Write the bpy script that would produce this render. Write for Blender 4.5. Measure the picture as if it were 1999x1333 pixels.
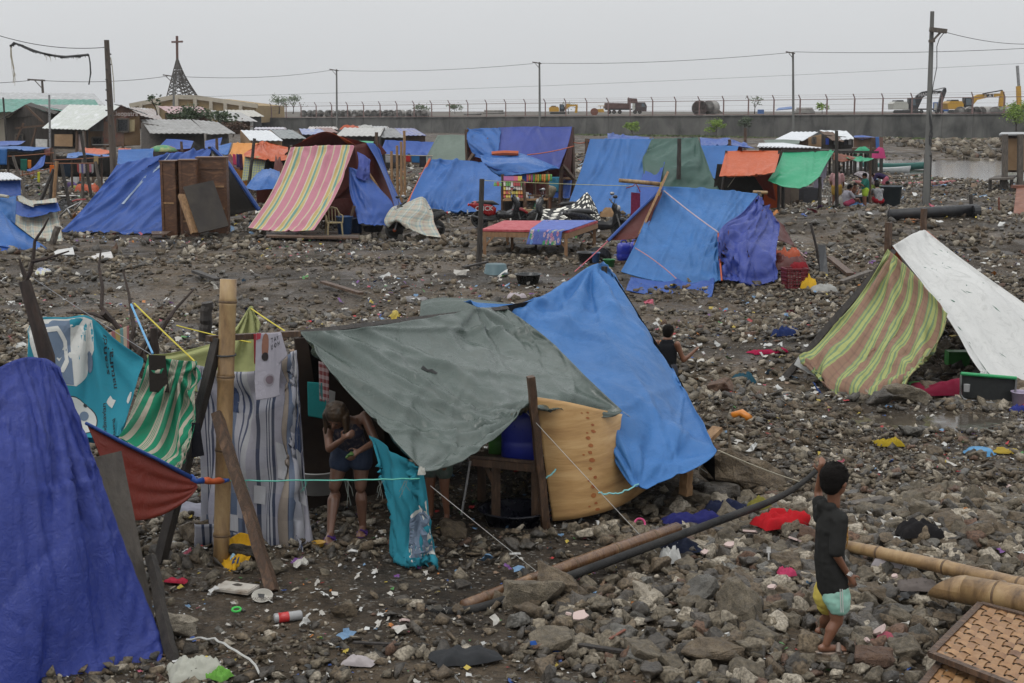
import bpy,bmesh,math,random
import numpy as np
from math import radians,sin,cos,pi,atan,tan,sqrt
from mathutils import Vector,Matrix,Euler
for o in list(bpy.data.objects):bpy.data.objects.remove(o)
S=bpy.context.scene;C=S.collection
random.seed(7);R=random.Random(11)
F=2778.0;HZ=214.0;CH=3.6;CX=999.5;CY=666.5
PIT=atan((CY-HZ)/F);SP,CP=sin(PIT),cos(PIT)
cam=bpy.data.cameras.new('camera');camo=bpy.data.objects.new('camera',cam);C.objects.link(camo)
cam.sensor_width=36;cam.lens=36*F/1999;cam.clip_end=6000;cam.clip_start=.1
camo.location=(0,0,CH);camo.rotation_euler=(pi/2-PIT,0,0);S.camera=camo
SUN_EL,SUN_AZ=radians(58),radians(-35)
wd=bpy.data.worlds.new('World');S.world=wd;wd.use_nodes=True
nt=wd.node_tree;nt.nodes.clear()
def wn(t,**k):
 n=nt.nodes.new(t)
 for a,b in k.items():setattr(n,a,b)
 return n
sky=wn('ShaderNodeTexSky',sky_type='NISHITA',sun_disc=False,sun_elevation=SUN_EL,sun_rotation=SUN_AZ,dust_density=6.0)
hs=wn('ShaderNodeHueSaturation');hs.inputs['Saturation'].default_value=.12;hs.inputs['Value'].default_value=.9
tc=wn('ShaderNodeTexCoord');sx=wn('ShaderNodeSeparateXYZ');mr=wn('ShaderNodeMapRange')
mr.inputs['From Min'].default_value=0;mr.inputs['From Max'].default_value=.8;mr.inputs['To Min'].default_value=6.5;mr.inputs['To Max'].default_value=13.5
cb=wn('ShaderNodeCombineColor');mx=wn('ShaderNodeMix',data_type='RGBA');mx.inputs[0].default_value=.93
cn=wn('ShaderNodeTexNoise');cn.inputs['Scale'].default_value=2.2;cn.inputs['Detail'].default_value=5;cmr=wn('ShaderNodeMapRange')
cmr.inputs['To Min'].default_value=.93;cmr.inputs['To Max'].default_value=1.07
mul=wn('ShaderNodeMath',operation='MULTIPLY');m2=wn('ShaderNodeMath',operation='MULTIPLY');m2.inputs[1].default_value=1.045
m3=wn('ShaderNodeMath',operation='MULTIPLY');m3.inputs[1].default_value=1.022
bg=wn('ShaderNodeBackground');bg.inputs['Strength'].default_value=.1;wo=wn('ShaderNodeOutputWorld')
L=nt.links.new
L(tc.outputs['Generated'],sx.inputs[0]);L(sx.outputs['Z'],mr.inputs['Value']);L(tc.outputs['Generated'],cn.inputs['Vector'])
L(cn.outputs[0],cmr.inputs['Value']);L(mr.outputs[0],mul.inputs[0]);L(cmr.outputs[0],mul.inputs[1])
L(mul.outputs[0],cb.inputs[0]);L(mul.outputs[0],m3.inputs[0]);L(m3.outputs[0],cb.inputs[1]);L(mul.outputs[0],m2.inputs[0]);L(m2.outputs[0],cb.inputs[2])
L(sky.outputs[0],hs.inputs['Color']);L(hs.outputs[0],mx.inputs[6]);L(cb.outputs[0],mx.inputs[7]);L(mx.outputs[2],bg.inputs[0]);L(bg.outputs[0],wo.inputs[0])
sl=bpy.data.lights.new('sun','SUN');sl.energy=.9;sl.angle=radians(25);sl.color=(1,.97,.93)
so=bpy.data.objects.new('sun',sl);C.objects.link(so);so.rotation_euler=(pi/2-SUN_EL,0,pi+SUN_AZ+radians(180));so.location=(0,0,30)
vs=S.view_settings;vs.view_transform='Standard';vs.look='None';vs.gamma=1;vs.exposure=0;vs.use_curve_mapping=False
def rayd(px,py):
 x=(px-CX)/F;y=-(py-CY)/F
 return x,CP+y*SP,-SP+y*CP
def W(px,py,Y):
 x,f,z=rayd(px,py);t=Y/f
 return Vector((x*t,Y,CH+z*t))
def vnoise(x,y,s,seed=0):
 x=np.asarray(x,float)/s+seed*17.3+1000;y=np.asarray(y,float)/s+seed*9.7+1000
 xi=np.floor(x).astype(np.int64);yi=np.floor(y).astype(np.int64);fx=x-xi;fy=y-yi
 fx=fx*fx*(3-2*fx);fy=fy*fy*(3-2*fy)
 def h(a,b):
  n=(a*374761393+b*668265263+seed*974711)&0x7fffffff
  n=((n^(n>>13))*1274126177)&0x7fffffff
  return((n^(n>>16))&0xffff)/65535.
 return(h(xi,yi)*(1-fx)+h(xi+1,yi)*fx)*(1-fy)+(h(xi,yi+1)*(1-fx)+h(xi+1,yi+1)*fx)*fy
def sst(a,b,x):
 t=np.clip((np.asarray(x,float)-a)/(b-a),0,1);return t*t*(3-2*t)
MOUNDS=[(3.6,11.2,1.5,1.3,.22),(1.6,9.8,1.2,.8,.12),(-1.6,21,3,1.5,.28),(.6,20.2,2,1,.22),(6.2,22,2.5,1.6,.35),(9,32,4,3,.4),(-5.5,19.5,2.5,1.3,.22),(12,45,6,4,.35),(-3.6,25.5,2,1,-.05),(3.3,16.5,1.6,.9,.18)]
def gz(x,y):
 x=np.asarray(x,float);y=np.asarray(y,float)
 z=(vnoise(x,y,3.1,1)-.5)*.16+(vnoise(x,y,1.1,2)-.5)*.09+(vnoise(x,y,9,3)-.5)*.2*sst(14,30,y)
 z=z+(vnoise(x,y,.42,4)-.5)*.045
 for cx,cy,sx_,sy_,h in MOUNDS:z=z+h*np.exp(-((x-cx)/sx_)**2-((y-cy)/sy_)**2)
 k=np.exp(-(((x-4.95)/2.)**2+((y-16.3)/.95)**2)**2);z=z*(1-k)+.03*k-.08*np.exp(-(((x-4.95+.3*(vnoise(x,y,.6,5)-.5))/1.35)**2+((y-16.3)/(.42+.2*vnoise(x,y,.5,6)))**2)**2)
 edge=20+(vnoise(x,y,9,8)-.5)*8
 bas=sst(0,9,x-edge)*sst(62,88,y+(vnoise(x,y,7,9)-.5)*10)*(1-sst(104,122,y))
 z=z-.75*bas
 z=z+sst(118,140,y)*.35*(1-sst(158,164,y))
 return z
def gzf(x,y):return float(gz(x,y))
LMK=[((1620,1240),'the boy'),((1528,1035),'the red cloth'),((1310,1100),'the drink can'),((1070,1150),'the brown bamboo pole'),((1800,1110),'the yellow bamboo poles'),((1850,1260),'the woven panels'),((1180,1010),'the plywood panel'),((1420,930),'the blue tarp corner'),((1750,960),'the grey plank'),((1910,890),'the round blue lid'),((1740,870),'the mustard yellow cloth'),((1445,818),'the orange bottle'),((1120,1260),'the pale pink tile shard'),((900,1280),'the torn grey sheet'),((560,1215),'the red labelled bottle'),((480,1150),'the stained tile'),((360,1260),'the rusty post'),((650,1090),'the small yellow bowl'),((830,1120),'the turquoise sheet hem'),((1835,815),'the puddle'),((1640,780),'the plaid blanket hem'),((1500,690),'the crimson cloth'),((1530,650),'the dark blue cloth'),((1320,640),'the child in black'),((1560,570),'the dark red crate'),((1310,600),'the centre blue tent'),((1030,560),'the black basin'),((960,545),'the upturned basin'),((1010,590),'the pinkish white cloth'),((800,590),'the grey shirt'),((660,572),'the driftwood log'),((500,600),'the bamboo post top'),((240,620),'the dead tree'),((100,540),'the forked stake'),((1700,560),'the white tent posts'),((620,500),'the striped blanket tent'),((300,500),'the big royal blue tent'),((1000,500),'the timber bed'),((1850,460),'the black pipe'),((1960,650),'the scratched white tarp')]
LMP=[]
def near(x,y):
 if not LMP:LMP.extend((H(*p,0.),n)for p,n in LMK)
 q,n=min(LMP,key=lambda k:(k[0].x-x)**2+((k[0].y-y)*.7)**2);dx,dy=x-q.x,y-q.y
 return('right of ' if dx>0 else 'left of ')+n if abs(dx)>abs(dy)*.6 else('behind ' if dy>0 else 'in front of ')+n
def H(px,py,z):
 x,f,d=rayd(px,py);t=(z-CH)/d
 return Vector((x*t,f*t,z))
def G(px,py,up=0.):
 x,f,z=rayd(px,py);zz=0.
 for _ in range(12):
  t=(zz-CH)/z;zz=.5*zz+.5*gzf(x*t,f*t)
 t=(zz-CH)/z
 return Vector((x*t,f*t,zz+up))
WL={}
def tag(o,label=None,cat=None,group=None,kind=None):
 if label:o['label']=label
 if cat:o['category']=cat
 if group:o['group']=group
 if kind:o['kind']=kind
 return o
def thing(name,loc,label,cat,group=None):
 o=bpy.data.objects.new(name,None);C.objects.link(o);o.empty_display_size=.1
 o.location=loc;WL[o]=Vector(loc);return tag(o,label,cat,group)
def link(name,me,parent,vs_=None):
 o=bpy.data.objects.new(name,me);C.objects.link(o)
 return o
def mk(name,V,Fc,m,parent=None,smooth=False,uv=None,mi=None):
 V=np.asarray([tuple(v)for v in V],float)if not isinstance(V,np.ndarray)else V.astype(float)
 if parent is None:
  o0=Vector(((V[:,0].min()+V[:,0].max())/2,(V[:,1].min()+V[:,1].max())/2,V[:,2].min()))
 else:o0=WL[parent]
 me=bpy.data.meshes.new(name);me.from_pydata((V-np.array(o0)).tolist(),[],[tuple(map(int,f))for f in Fc])
 for mm in(m if isinstance(m,(list,tuple))else[m]):me.materials.append(mm)
 if smooth:me.polygons.foreach_set('use_smooth',[True]*len(me.polygons))
 if mi is not None:me.polygons.foreach_set('material_index',mi)
 if uv is not None:
  ul=me.uv_layers.new(name='UVMap');li=np.zeros(len(me.loops),int);me.loops.foreach_get('vertex_index',li)
  ul.data.foreach_set('uv',np.asarray(uv,float)[li].ravel())
 me.update()
 o=bpy.data.objects.new(name,me);C.objects.link(o)
 if parent is None:o.location=o0
 else:o.parent=parent
 WL[o]=Vector(o0)
 return o
def frame(d,up=(0,0,1)):
 d=Vector(d).normalized();u=Vector(up)
 if abs(d.dot(u))>.98:u=Vector((0,1,0))
 x=d.cross(u).normalized();return x,x.cross(d).normalized(),d
class MB:
 def __init__(s):s.v=[];s.f=[];s.uvs=[]
 def add(s,V,Fc):
  n=len(s.v);s.v+=[Vector(v)for v in V];s.f+=[tuple(i+n for i in f)for f in Fc];return s
 def hexa(s,V):return s.add(V,[(0,3,2,1),(4,5,6,7),(0,1,5,4),(1,2,6,5),(2,3,7,6),(3,0,4,7)])
 def box(s,c,sz,rz=0,rx=0,ry=0):
  M=Euler((rx,ry,rz)).to_matrix();c=Vector(c);a,b,d=sz[0]/2,sz[1]/2,sz[2]/2
  return s.hexa([c+M@Vector(p)for p in((-a,-b,-d),(a,-b,-d),(a,b,-d),(-a,b,-d),(-a,-b,d),(a,-b,d),(a,b,d),(-a,b,d))])
 def beam(s,p,q,w,h=None,up=(0,0,1)):
  h=h or w;p,q=Vector(p),Vector(q);x,y,d=frame(q-p,up);x=x*w/2;y=y*h/2
  return s.hexa([p-x-y,p+x-y,p+x+y,p-x+y,q-x-y,q+x-y,q+x+y,q-x+y])
 def tube(s,pts,r,n=8,cap=True,sx=1.):
  pts=[Vector(p)for p in pts];rs=r if isinstance(r,(list,tuple))else[r]*len(pts);V=[];Fc=[]
  px=None
  for i,p in enumerate(pts):
   d=(pts[min(i+1,len(pts)-1)]-pts[max(i-1,0)])
   x,y,_=frame(d if d.length>1e-9 else(0,0,1))
   if px is not None:
    x=(px-px.dot(_)*_).normalized();y=_.cross(x)*-1
    y=x.cross(_)
   px=x
   V+=[p+(x*cos(2*pi*k/n)*sx+y*sin(2*pi*k/n))*rs[i]for k in range(n)]
  for i in range(len(pts)-1):
   for k in range(n):
    a=i*n+k;b=i*n+(k+1)%n;Fc.append((a,a+n,b+n,b))
  if cap:Fc.append(tuple(range(n)));Fc.append(tuple(range((len(pts)-1)*n,len(pts)*n))[::-1])
  return s.add(V,Fc)
 def lathe(s,c,prof,n=20,M=None,sx=1.,sy=1.):
  c=Vector(c);M=M or Matrix.Identity(3);V=[];Fc=[]
  for r,z in prof:V+=[c+M@Vector((r*cos(2*pi*k/n)*sx,r*sin(2*pi*k/n)*sy,z))for k in range(n)]
  for i in range(len(prof)-1):
   for k in range(n):
    a=i*n+k;b=i*n+(k+1)%n;Fc.append((a,b,b+n,a+n))
  if prof[0][0]>1e-6:Fc.append(tuple(range(n))[::-1])
  if prof[-1][0]>1e-6:Fc.append(tuple(range((len(prof)-1)*n,len(prof)*n)))
  return s.add(V,Fc)
 def ball(s,c,r,n=10,sz=(1,1,1),M=None):
  k=6;return s.lathe(c,[(max(1e-7,r*sin(pi*i/k)),-r*cos(pi*i/k)*sz[2])for i in range(k+1)],n,M,sz[0],sz[1])
 def grid(s,A):
  n,m=A.shape[:2];return s.add(A.reshape(-1,3).tolist(),[(i*m+j,i*m+j+1,(i+1)*m+j+1,(i+1)*m+j)for i in range(n-1)for j in range(m-1)])
 def slab(s,quad,t=.02):
  q=[Vector(p)for p in quad];n=(q[1]-q[0]).cross(q[3]-q[0]).normalized()*t
  return s.hexa([p-n/2 for p in q]+[p+n/2 for p in q])
 def b(s,name,m,parent=None,smooth=False):
  return mk(name,s.v,s.f,m,parent,smooth)
def corr(quad,per=.2,amp=.02,t=.004,along=0,res=4):
 """corrugated sheet over a quad: ribs run from edge 0-1 to edge 3-2"""
 a,b_,c,d=[Vector(p)for p in quad];n=(b_-a).cross(d-a).normalized();Lw=(b_-a).length;k=max(4,int(Lw/per)*res)
 A=np.zeros((2,k+1,3))
 for j in range(k+1):
  u=j/k;o=n*amp*sin(2*pi*j/res+.3)
  A[0,j]=a.lerp(b_,u)+o;A[1,j]=d.lerp(c,u)+o
 return A
def copytree(o,parent=None):
 c=o.copy();C.objects.link(c);WL[c]=WL[o]
 if parent is not None:c.parent=parent;c.matrix_parent_inverse=Matrix.Identity(4)
 for ch in o.children:copytree(ch,c)
 return c
def col(c):return tuple(c)+(1,)if len(c)==3 else c
def newmat(name):
 m=bpy.data.materials.new(name);m.use_nodes=True;t=m.node_tree;b=t.nodes['Principled BSDF']
 def N(ty,**k):
  n=t.nodes.new(ty)
  for a,v in k.items():
   if a in('inp',):
    for i,x in v.items():n.inputs[i].default_value=x
   else:setattr(n,a,v)
  return n
 return m,t,b,N,t.links.new
def ramp(N,stops,interp='LINEAR'):
 r=N('ShaderNodeValToRGB');e=r.color_ramp;e.interpolation=interp
 while len(e.elements)>1:e.elements.remove(e.elements[-1])
 e.elements[0].position=stops[0][0];e.elements[0].color=col(stops[0][1])
 for p,c in stops[1:]:x=e.elements.new(p);x.color=col(c)
 return r
def mat(name,c1,c2=None,rough=.7,sc=5.,bump=.0,bsc=40.,metal=0.,rv=.12,det=6,spec=.5,c3=None,st=(1,1,1),co='Object',dist=.4,tr=0):
 m,t,b,N,L=newmat(name);c2=c2 or tuple(x*.7 for x in c1)
 tc=N('ShaderNodeTexCoord');mp=N('ShaderNodeMapping',inp={'Scale':st});L(tc.outputs[co],mp.inputs[0])
 n=N('ShaderNodeTexNoise',inp={'Scale':sc,'Detail':det,'Roughness':.62,'Distortion':dist});L(mp.outputs[0],n.inputs[0])
 st_=[(.36,c1),(.64,c2)]if c3 is None else[(.33,c1),(.5,c2),(.68,c3)]
 r=ramp(N,st_);L(n.outputs[0],r.inputs[0]);L(r.outputs[0],b.inputs['Base Color'])
 q=N('ShaderNodeMapRange',inp={'To Min':max(.03,rough-rv),'To Max':min(1,rough+rv),'From Min':.3,'From Max':.7});n2=N('ShaderNodeTexNoise',inp={'Scale':sc*2.3,'Detail':4})
 L(mp.outputs[0],n2.inputs[0]);L(n2.outputs[0],q.inputs[0]);L(q.outputs[0],b.inputs['Roughness'])
 b.inputs['Metallic'].default_value=metal;b.inputs['Specular IOR Level'].default_value=spec
 if tr:b.inputs['Transmission Weight'].default_value=tr
 if bump:
  n3=N('ShaderNodeTexNoise',inp={'Scale':bsc,'Detail':8,'Roughness':.65});L(mp.outputs[0],n3.inputs[0])
  bp=N('ShaderNodeBump',inp={'Strength':min(1,bump),'Distance':.02*max(1,bump)});L(n3.outputs[0],bp.inputs['Height']);L(bp.outputs[0],b.inputs['Normal'])
 return m
def tarp(name,c,back=None,rough=.34,var=.85,spec=.42,wr=.5,wsc=7,transl=.12,dirt=.15,dc=(.16,.14,.12)):
 """woven plastic sheeting: colour varies, a different colour on its back, crinkle bump, soft gloss, a little light through it"""
 wr*=.7;dirt*=.6;var=min(.95,var*.5+.48);m,t,b,N,L=newmat(name)
 tc=N('ShaderNodeTexCoord');n=N('ShaderNodeTexNoise',inp={'Scale':1.3,'Detail':3,'Roughness':.6,'Distortion':.6});L(tc.outputs['Object'],n.inputs[0])
 r=ramp(N,[(.3,tuple(x*var for x in c)),(.7,c)]);L(n.outputs[0],r.inputs[0])
 n5=N('ShaderNodeTexNoise',inp={'Scale':3.5,'Detail':9,'Roughness':.75,'Distortion':1.5});L(tc.outputs['Object'],n5.inputs[0])
 dr=ramp(N,[(.52,(0,0,0)),(.72,(dirt,dirt,dirt))]);L(n5.outputs[0],dr.inputs[0])
 dm=N('ShaderNodeMix',data_type='RGBA',inp={7:col(dc)});L(dr.outputs[0],dm.inputs[0]);L(r.outputs[0],dm.inputs[6]);cur=dm.outputs[2]
 if back:
  ge=N('ShaderNodeNewGeometry');bm_=N('ShaderNodeMix',data_type='RGBA',inp={7:col(back)});L(ge.outputs['Backfacing'],bm_.inputs[0]);L(cur,bm_.inputs[6]);cur=bm_.outputs[2]
 L(cur,b.inputs['Base Color'])
 b.inputs['Roughness'].default_value=rough;b.inputs['Specular IOR Level'].default_value=spec
 q=N('ShaderNodeMapRange',inp={'To Min':rough-.1,'To Max':rough+.2,'From Min':.35,'From Max':.65});L(n5.outputs[0],q.inputs[0]);L(q.outputs[0],b.inputs['Roughness'])
 n3=N('ShaderNodeTexNoise',inp={'Scale':wsc,'Detail':9,'Roughness':.62,'Distortion':1.2});L(tc.outputs['Object'],n3.inputs[0])
 vo=N('ShaderNodeTexVoronoi',feature='DISTANCE_TO_EDGE',inp={'Scale':wsc*.9});
 mv=N('ShaderNodeMix',data_type='VECTOR',inp={0:.25});L(tc.outputs['Object'],mv.inputs[4]);L(n3.outputs['Color'],mv.inputs[5]);L(mv.outputs[1],vo.inputs['Vector'])
 vr=N('ShaderNodeMapRange',inp={'From Max':.12});L(vo.outputs['Distance'],vr.inputs[0])
 ad=N('ShaderNodeMath',operation='MULTIPLY_ADD',inp={1:.10});L(vr.outputs[0],ad.inputs[0]);L(n3.outputs[0],ad.inputs[2])
 bp=N('ShaderNodeBump',inp={'Strength':wr,'Distance':.05});L(ad.outputs[0],bp.inputs['Height']);L(bp.outputs[0],b.inputs['Normal'])
 if transl:
  tl=N('ShaderNodeBsdfTranslucent');L(cur,tl.inputs[0]);ms=N('ShaderNodeMixShader',inp={0:transl});L(b.outputs[0],ms.inputs[1]);L(tl.outputs[0],ms.inputs[2])
  L(ms.outputs[0],t.nodes['Material Output'].inputs[0])
 return m
def stripe(name,us,vs_=None,urep=1.,vrep=1.,rough=.85,dirt=.25,dc=(.12,.1,.08),blend=.5,spec=.2,transl=.15,chk=None):
 """woven cloth striped in u (and crossed in v); stops are (position, colour)"""
 m,t,b,N,L=newmat(name);tc=N('ShaderNodeTexCoord');sp=N('ShaderNodeSeparateXYZ');L(tc.outputs['UV'],sp.inputs[0])
 def ax(o,rep,stops):
  mm=N('ShaderNodeMath',operation='MULTIPLY',inp={1:rep});L(sp.outputs[o],mm.inputs[0]);fr=N('ShaderNodeMath',operation='FRACT');L(mm.outputs[0],fr.inputs[0])
  r=ramp(N,stops,'CONSTANT');L(fr.outputs[0],r.inputs[0]);return r.outputs[0]
 cur=ax(0,urep,us)
 if vs_:
  mxx=N('ShaderNodeMix',data_type='RGBA',inp={0:blend});L(cur,mxx.inputs[6]);L(ax(1,vrep,vs_),mxx.inputs[7]);cur=mxx.outputs[2]
 n5=N('ShaderNodeTexNoise',inp={'Scale':4,'Detail':9,'Roughness':.72,'Distortion':1});L(tc.outputs['Object'],n5.inputs[0])
 dr=ramp(N,[(.48,(0,0,0)),(.75,(dirt,dirt,dirt))]);L(n5.outputs[0],dr.inputs[0])
 dm=N('ShaderNodeMix',data_type='RGBA',inp={7:col(dc)});L(dr.outputs[0],dm.inputs[0]);L(cur,dm.inputs[6]);L(dm.outputs[2],b.inputs['Base Color'])
 b.inputs['Roughness'].default_value=rough;b.inputs['Specular IOR Level'].default_value=spec
 n3=N('ShaderNodeTexNoise',inp={'Scale':14,'Detail':8,'Roughness':.6,'Distortion':1});L(tc.outputs['Object'],n3.inputs[0])
 bp=N('ShaderNodeBump',inp={'Strength':.35,'Distance':.02});L(n3.outputs[0],bp.inputs['Height']);L(bp.outputs[0],b.inputs['Normal'])
 if transl:
  tl=N('ShaderNodeBsdfTranslucent');L(dm.outputs[2],tl.inputs[0]);ms=N('ShaderNodeMixShader',inp={0:transl});L(b.outputs[0],ms.inputs[1]);L(tl.outputs[0],ms.inputs[2])
  L(ms.outputs[0],t.nodes['Material Output'].inputs[0])
 return m
_pm={}
def pm(c,rough=.5,bump=.15):
 k=(tuple(round(x,3)for x in c),rough)
 if k not in _pm:_pm[k]=mat('plastic',c,tuple(x*.8 for x in c),rough,6,bump,30)
 return _pm[k]
M={}
M['wood']=mat('wood',(.12,.062,.032),(.05,.028,.016),.55,3,.5,30,st=(6,6,1),c3=(.16,.09,.05))
M['woodp']=mat('wood_pale',(.34,.2,.095),(.2,.11,.05),.6,4,.4,30,st=(5,5,1))
M['woodd']=mat('wood_dark',(.045,.036,.03),(.018,.015,.013),.6,4,.7,30,st=(5,5,1))
M['grey']=mat('weathered_wood',(.13,.11,.09),(.06,.05,.042),.7,4,.5,25,st=(5,5,1))
M['rust']=mat('rusty_iron',(.2,.06,.03),(.09,.04,.03),.7,8,.4)
M['steel']=mat('steel',(.35,.35,.35),(.22,.22,.22),.35,5,.1,metal=.8)
M['black']=mat('black_plastic',(.008,.008,.01),(.014,.014,.016),.5,5,.1)
M['rubber']=mat('rubber',(.02,.02,.02),(.035,.033,.03),.6,5,.3)
M['rope']=mat('rope',(.4,.36,.28),(.3,.27,.2),.8,10)
M['white']=mat('white_paint',(.6,.6,.58),(.45,.44,.42),.5,5,.1)
M['skin']=mat('skin',(.19,.085,.048),(.15,.065,.036),.45,6,.08,60)
M['skin_sh']=mat('skin_in_shade',(.17,.088,.058),(.13,.066,.043),.45,6,.08,60)  # skin colour lowered to carry the tent's shade on the bending woman
M['hair']=mat('hair',(.005,.004,.0035),(.009,.007,.006),.9,20,.8,60,spec=.15,st=(1,1,4))
M['wire']=mat('wire',(.05,.05,.05),(.03,.03,.03),.7)
def interp(ctrl,n,m,smooth=True):
 A=np.array([[tuple(p)for p in r]for r in ctrl],float)
 def al(A,k):
  q=A.shape[0]-1;t=np.linspace(0,q,k+1);i=np.minimum(t.astype(int),q-1);f=(t-i)[:,None,None]
  p1,p2=A[i],A[i+1]
  if not smooth or q<2:return p1*(1-f)+p2*f
  p0=A[np.maximum(i-1,0)];p3=A[np.minimum(i+2,q)]
  return .5*(2*p1+(p2-p0)*f+(2*p0-5*p1+4*p2-p3)*f**2+(3*p1-p0-3*p2+p3)*f**3)
 B=al(A,n);return al(B.transpose(1,0,2),m).transpose(1,0,2)
def cloth(ctrl,n,m,pins,slack=.02,steps=60,it=3,g=.0012,seed=1,noise=.012,smooth=True,bend=.15,sv=None,keep=.0,blur=1):
 """ctrl rows (v) x columns (u); pins are (v0,u0,v1,u1) segments in 0..1"""
 X=interp(ctrl,n,m,smooth);n1,m1=X.shape[:2];rng=np.random.RandomState(seed)
 vv,uu=np.meshgrid(np.linspace(0,1,n1),np.linspace(0,1,m1),indexing='ij')
 wgt=np.ones((n1,m1,1));r=.6/min(n,m)
 for v0,u0,v1,u1 in pins:
  dv,du=v1-v0,u1-u0;l2=dv*dv+du*du
  t=np.clip(((vv-v0)*dv+(uu-u0)*du)/l2,0,1)if l2>0 else 0
  d=np.sqrt((vv-v0-t*dv)**2+(uu-u0-t*du)**2);k=d<r
  if not k.any():k=d<=d.min()+1e-9
  wgt[k]=0
 X0=X.copy();sv=slack if sv is None else sv;cons=[]
 def addc(a,b,s,kf):
  cons.append((a,b,np.linalg.norm(X0[a]-X0[b],axis=2,keepdims=True)*(1+s),kf))
 for par in(0,1):
  for st,kf in((1,1.),(2,bend),(5,bend*.5)):
   if par and st>1:continue
   if st==1:
    if m1-1>par:
     e=(m1-1-par)//2*2;
     addc((slice(None),slice(par,par+e if e else None,2)),(slice(None),slice(par+1,par+1+e,2)),slack,kf)
    e=(n1-1-par)//2*2
    addc((slice(par,par+e,2),slice(None)),(slice(par+1,par+1+e,2),slice(None)),sv,kf)
   elif kf:
    if m1>st+1:addc((slice(None),slice(0,-st)),(slice(None),slice(st,None)),slack*.6,kf*.5)
    if n1>st+1:addc((slice(0,-st),slice(None)),(slice(st,None),slice(None)),sv*.6,kf*.5)
 addc((slice(0,-1),slice(0,-1)),(slice(1,None),slice(1,None)),(slack+sv)/2,.25)
 addc((slice(1,None),slice(0,-1)),(slice(0,-1),slice(1,None)),(slack+sv)/2,.25)
 nz=rng.randn(n1,m1,3)
 for _ in range(3):nz=(nz+np.roll(nz,1,0)+np.roll(nz,1,1)+np.roll(nz,-1,0)+np.roll(nz,-1,1))/5
 sc=np.linalg.norm(X0[0,0]-X0[-1,-1]);X=X+nz*wgt*noise*sc*.5;P=X.copy();gv=np.array([0,0,-g*sc])
 for s in range(steps):
  Nw=X+(X-P)*.93*wgt+gv*wgt
  if keep:Nw=Nw+(X0-Nw)*keep*wgt
  P=X;X=Nw
  for _ in range(it):
   for a,b,l0,kf in cons:
    d=X[b]-X[a];l=np.linalg.norm(d,axis=2,keepdims=True)+1e-9;w1,w2=wgt[a],wgt[b];ws=w1+w2;ws[ws==0]=1
    c=d*((l-l0)/l*kf/ws);X[a]+=c*w1;X[b]-=c*w2
  lim=.3*sc;d=X-X0;l=np.linalg.norm(d,axis=2,keepdims=True);X=np.where(l>lim,X0+d/np.maximum(l,1e-9)*lim,X)
 for _ in range(blur):
  Y=X.copy();Y[1:-1,1:-1]=(X[1:-1,1:-1]*2+(X[:-2,1:-1]+X[2:,1:-1]+X[1:-1,:-2]+X[1:-1,2:])*.5)/4;X=X+(Y-X)*wgt
 return X
def normals(X):
 a=np.gradient(X,axis=1);b=np.gradient(X,axis=0);n=np.cross(a,b);n/=np.linalg.norm(n,axis=2,keepdims=True)+1e-9
 s=np.where(n[:,:,1:2]*1+n[:,:,2:3]*-.8>0,-1,1);return n*s
def uvg(X):
 return np.meshgrid(np.linspace(0,1,X.shape[1]),np.linspace(0,1,X.shape[0]))
def fan(X,v0,u0,k,amp,rad,ph=0.,su=1.6,sv=1.6,edge=True,seed=5):
 """folds that spread from a tied point"""
 uu,vv=uvg(X);dx=(uu-u0)*su;dy=(vv-v0)*sv;rr=np.hypot(dx,dy);an=np.arctan2(dy,dx)
 w=np.sin(an*k+ph+2.2*vnoise(uu,vv,.3,seed)+1.5*vnoise(rr,an,.5,seed+1));f=(np.sign(w)*np.abs(w)**1.0+.6*(1-2*np.abs(np.sin(an*k*.5+ph*1.7+2*vnoise(uu,vv,.2,seed+2)))))*amp*np.minimum(rr*3,1)*np.exp(-(rr/rad)**2)
 if edge:f=f*np.clip(np.minimum(np.minimum(uu,1-uu),np.minimum(vv,1-vv))*9+.25,0,1)
 X+=normals(X)*f[:,:,None]*1.25;return X
def pleats(X,k,amp,ph=0.,top=.25,seed=3,wob=.5):
 """falling folds of a hung cloth, deeper towards the hem"""
 uu,vv=uvg(X);w=uu*k*6.28+ph+wob*6*vnoise(uu,vv*.6,.35,seed);f=(np.sin(w)+.35*np.sin(w*2.3+1))*amp*(top+(1-top)*vv);X+=normals(X)*f[:,:,None];return X
def creases(X,n,amp,width=.02,ang=(0,180),seed=1,ar=1.):
 """taut straight wrinkles crossing a tarp"""
 r=random.Random(seed);uu,vv=uvg(X);f=np.zeros(uu.shape)
 for _ in range(n):
  a=radians(r.uniform(*ang));cx,cy=r.random(),r.random();dx,dy=(uu-cx)*ar,vv-cy;s=dx*cos(a)+dy*sin(a);d=-dx*sin(a)+dy*cos(a)+.05*(vnoise(s+5,s*0+cx,.3,seed)-.5)
  l=r.uniform(.15,.55)*ar;w=width*r.uniform(.6,1.8);f+=r.choice((1,1,-.7))*np.exp(-(d/w)**2)*np.exp(-(s/l)**2)*r.uniform(.4,1)
 X+=normals(X)*(f*amp*1.35)[:,:,None];return X
SH={}
def sheet(name,X,m,parent=None,flip=False,thick=0,sub=0):
 n1,m1=X.shape[:2];vv,uu=np.meshgrid(np.linspace(0,1,n1),np.linspace(0,1,m1),indexing='ij')
 f=[(i*m1+j,i*m1+j+1,(i+1)*m1+j+1,(i+1)*m1+j)for i in range(n1-1)for j in range(m1-1)]
 if flip:f=[q[::-1]for q in f]
 o=mk(name,X.reshape(-1,3),f,m,parent,True,np.stack([uu.ravel(),vv.ravel()],1));SH[o]=X
 if thick:s=o.modifiers.new('s','SOLIDIFY');s.thickness=thick;s.offset=0
 if sub:s=o.modifiers.new('u','SUBSURF');s.levels=s.render_levels=sub
 return o
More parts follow.
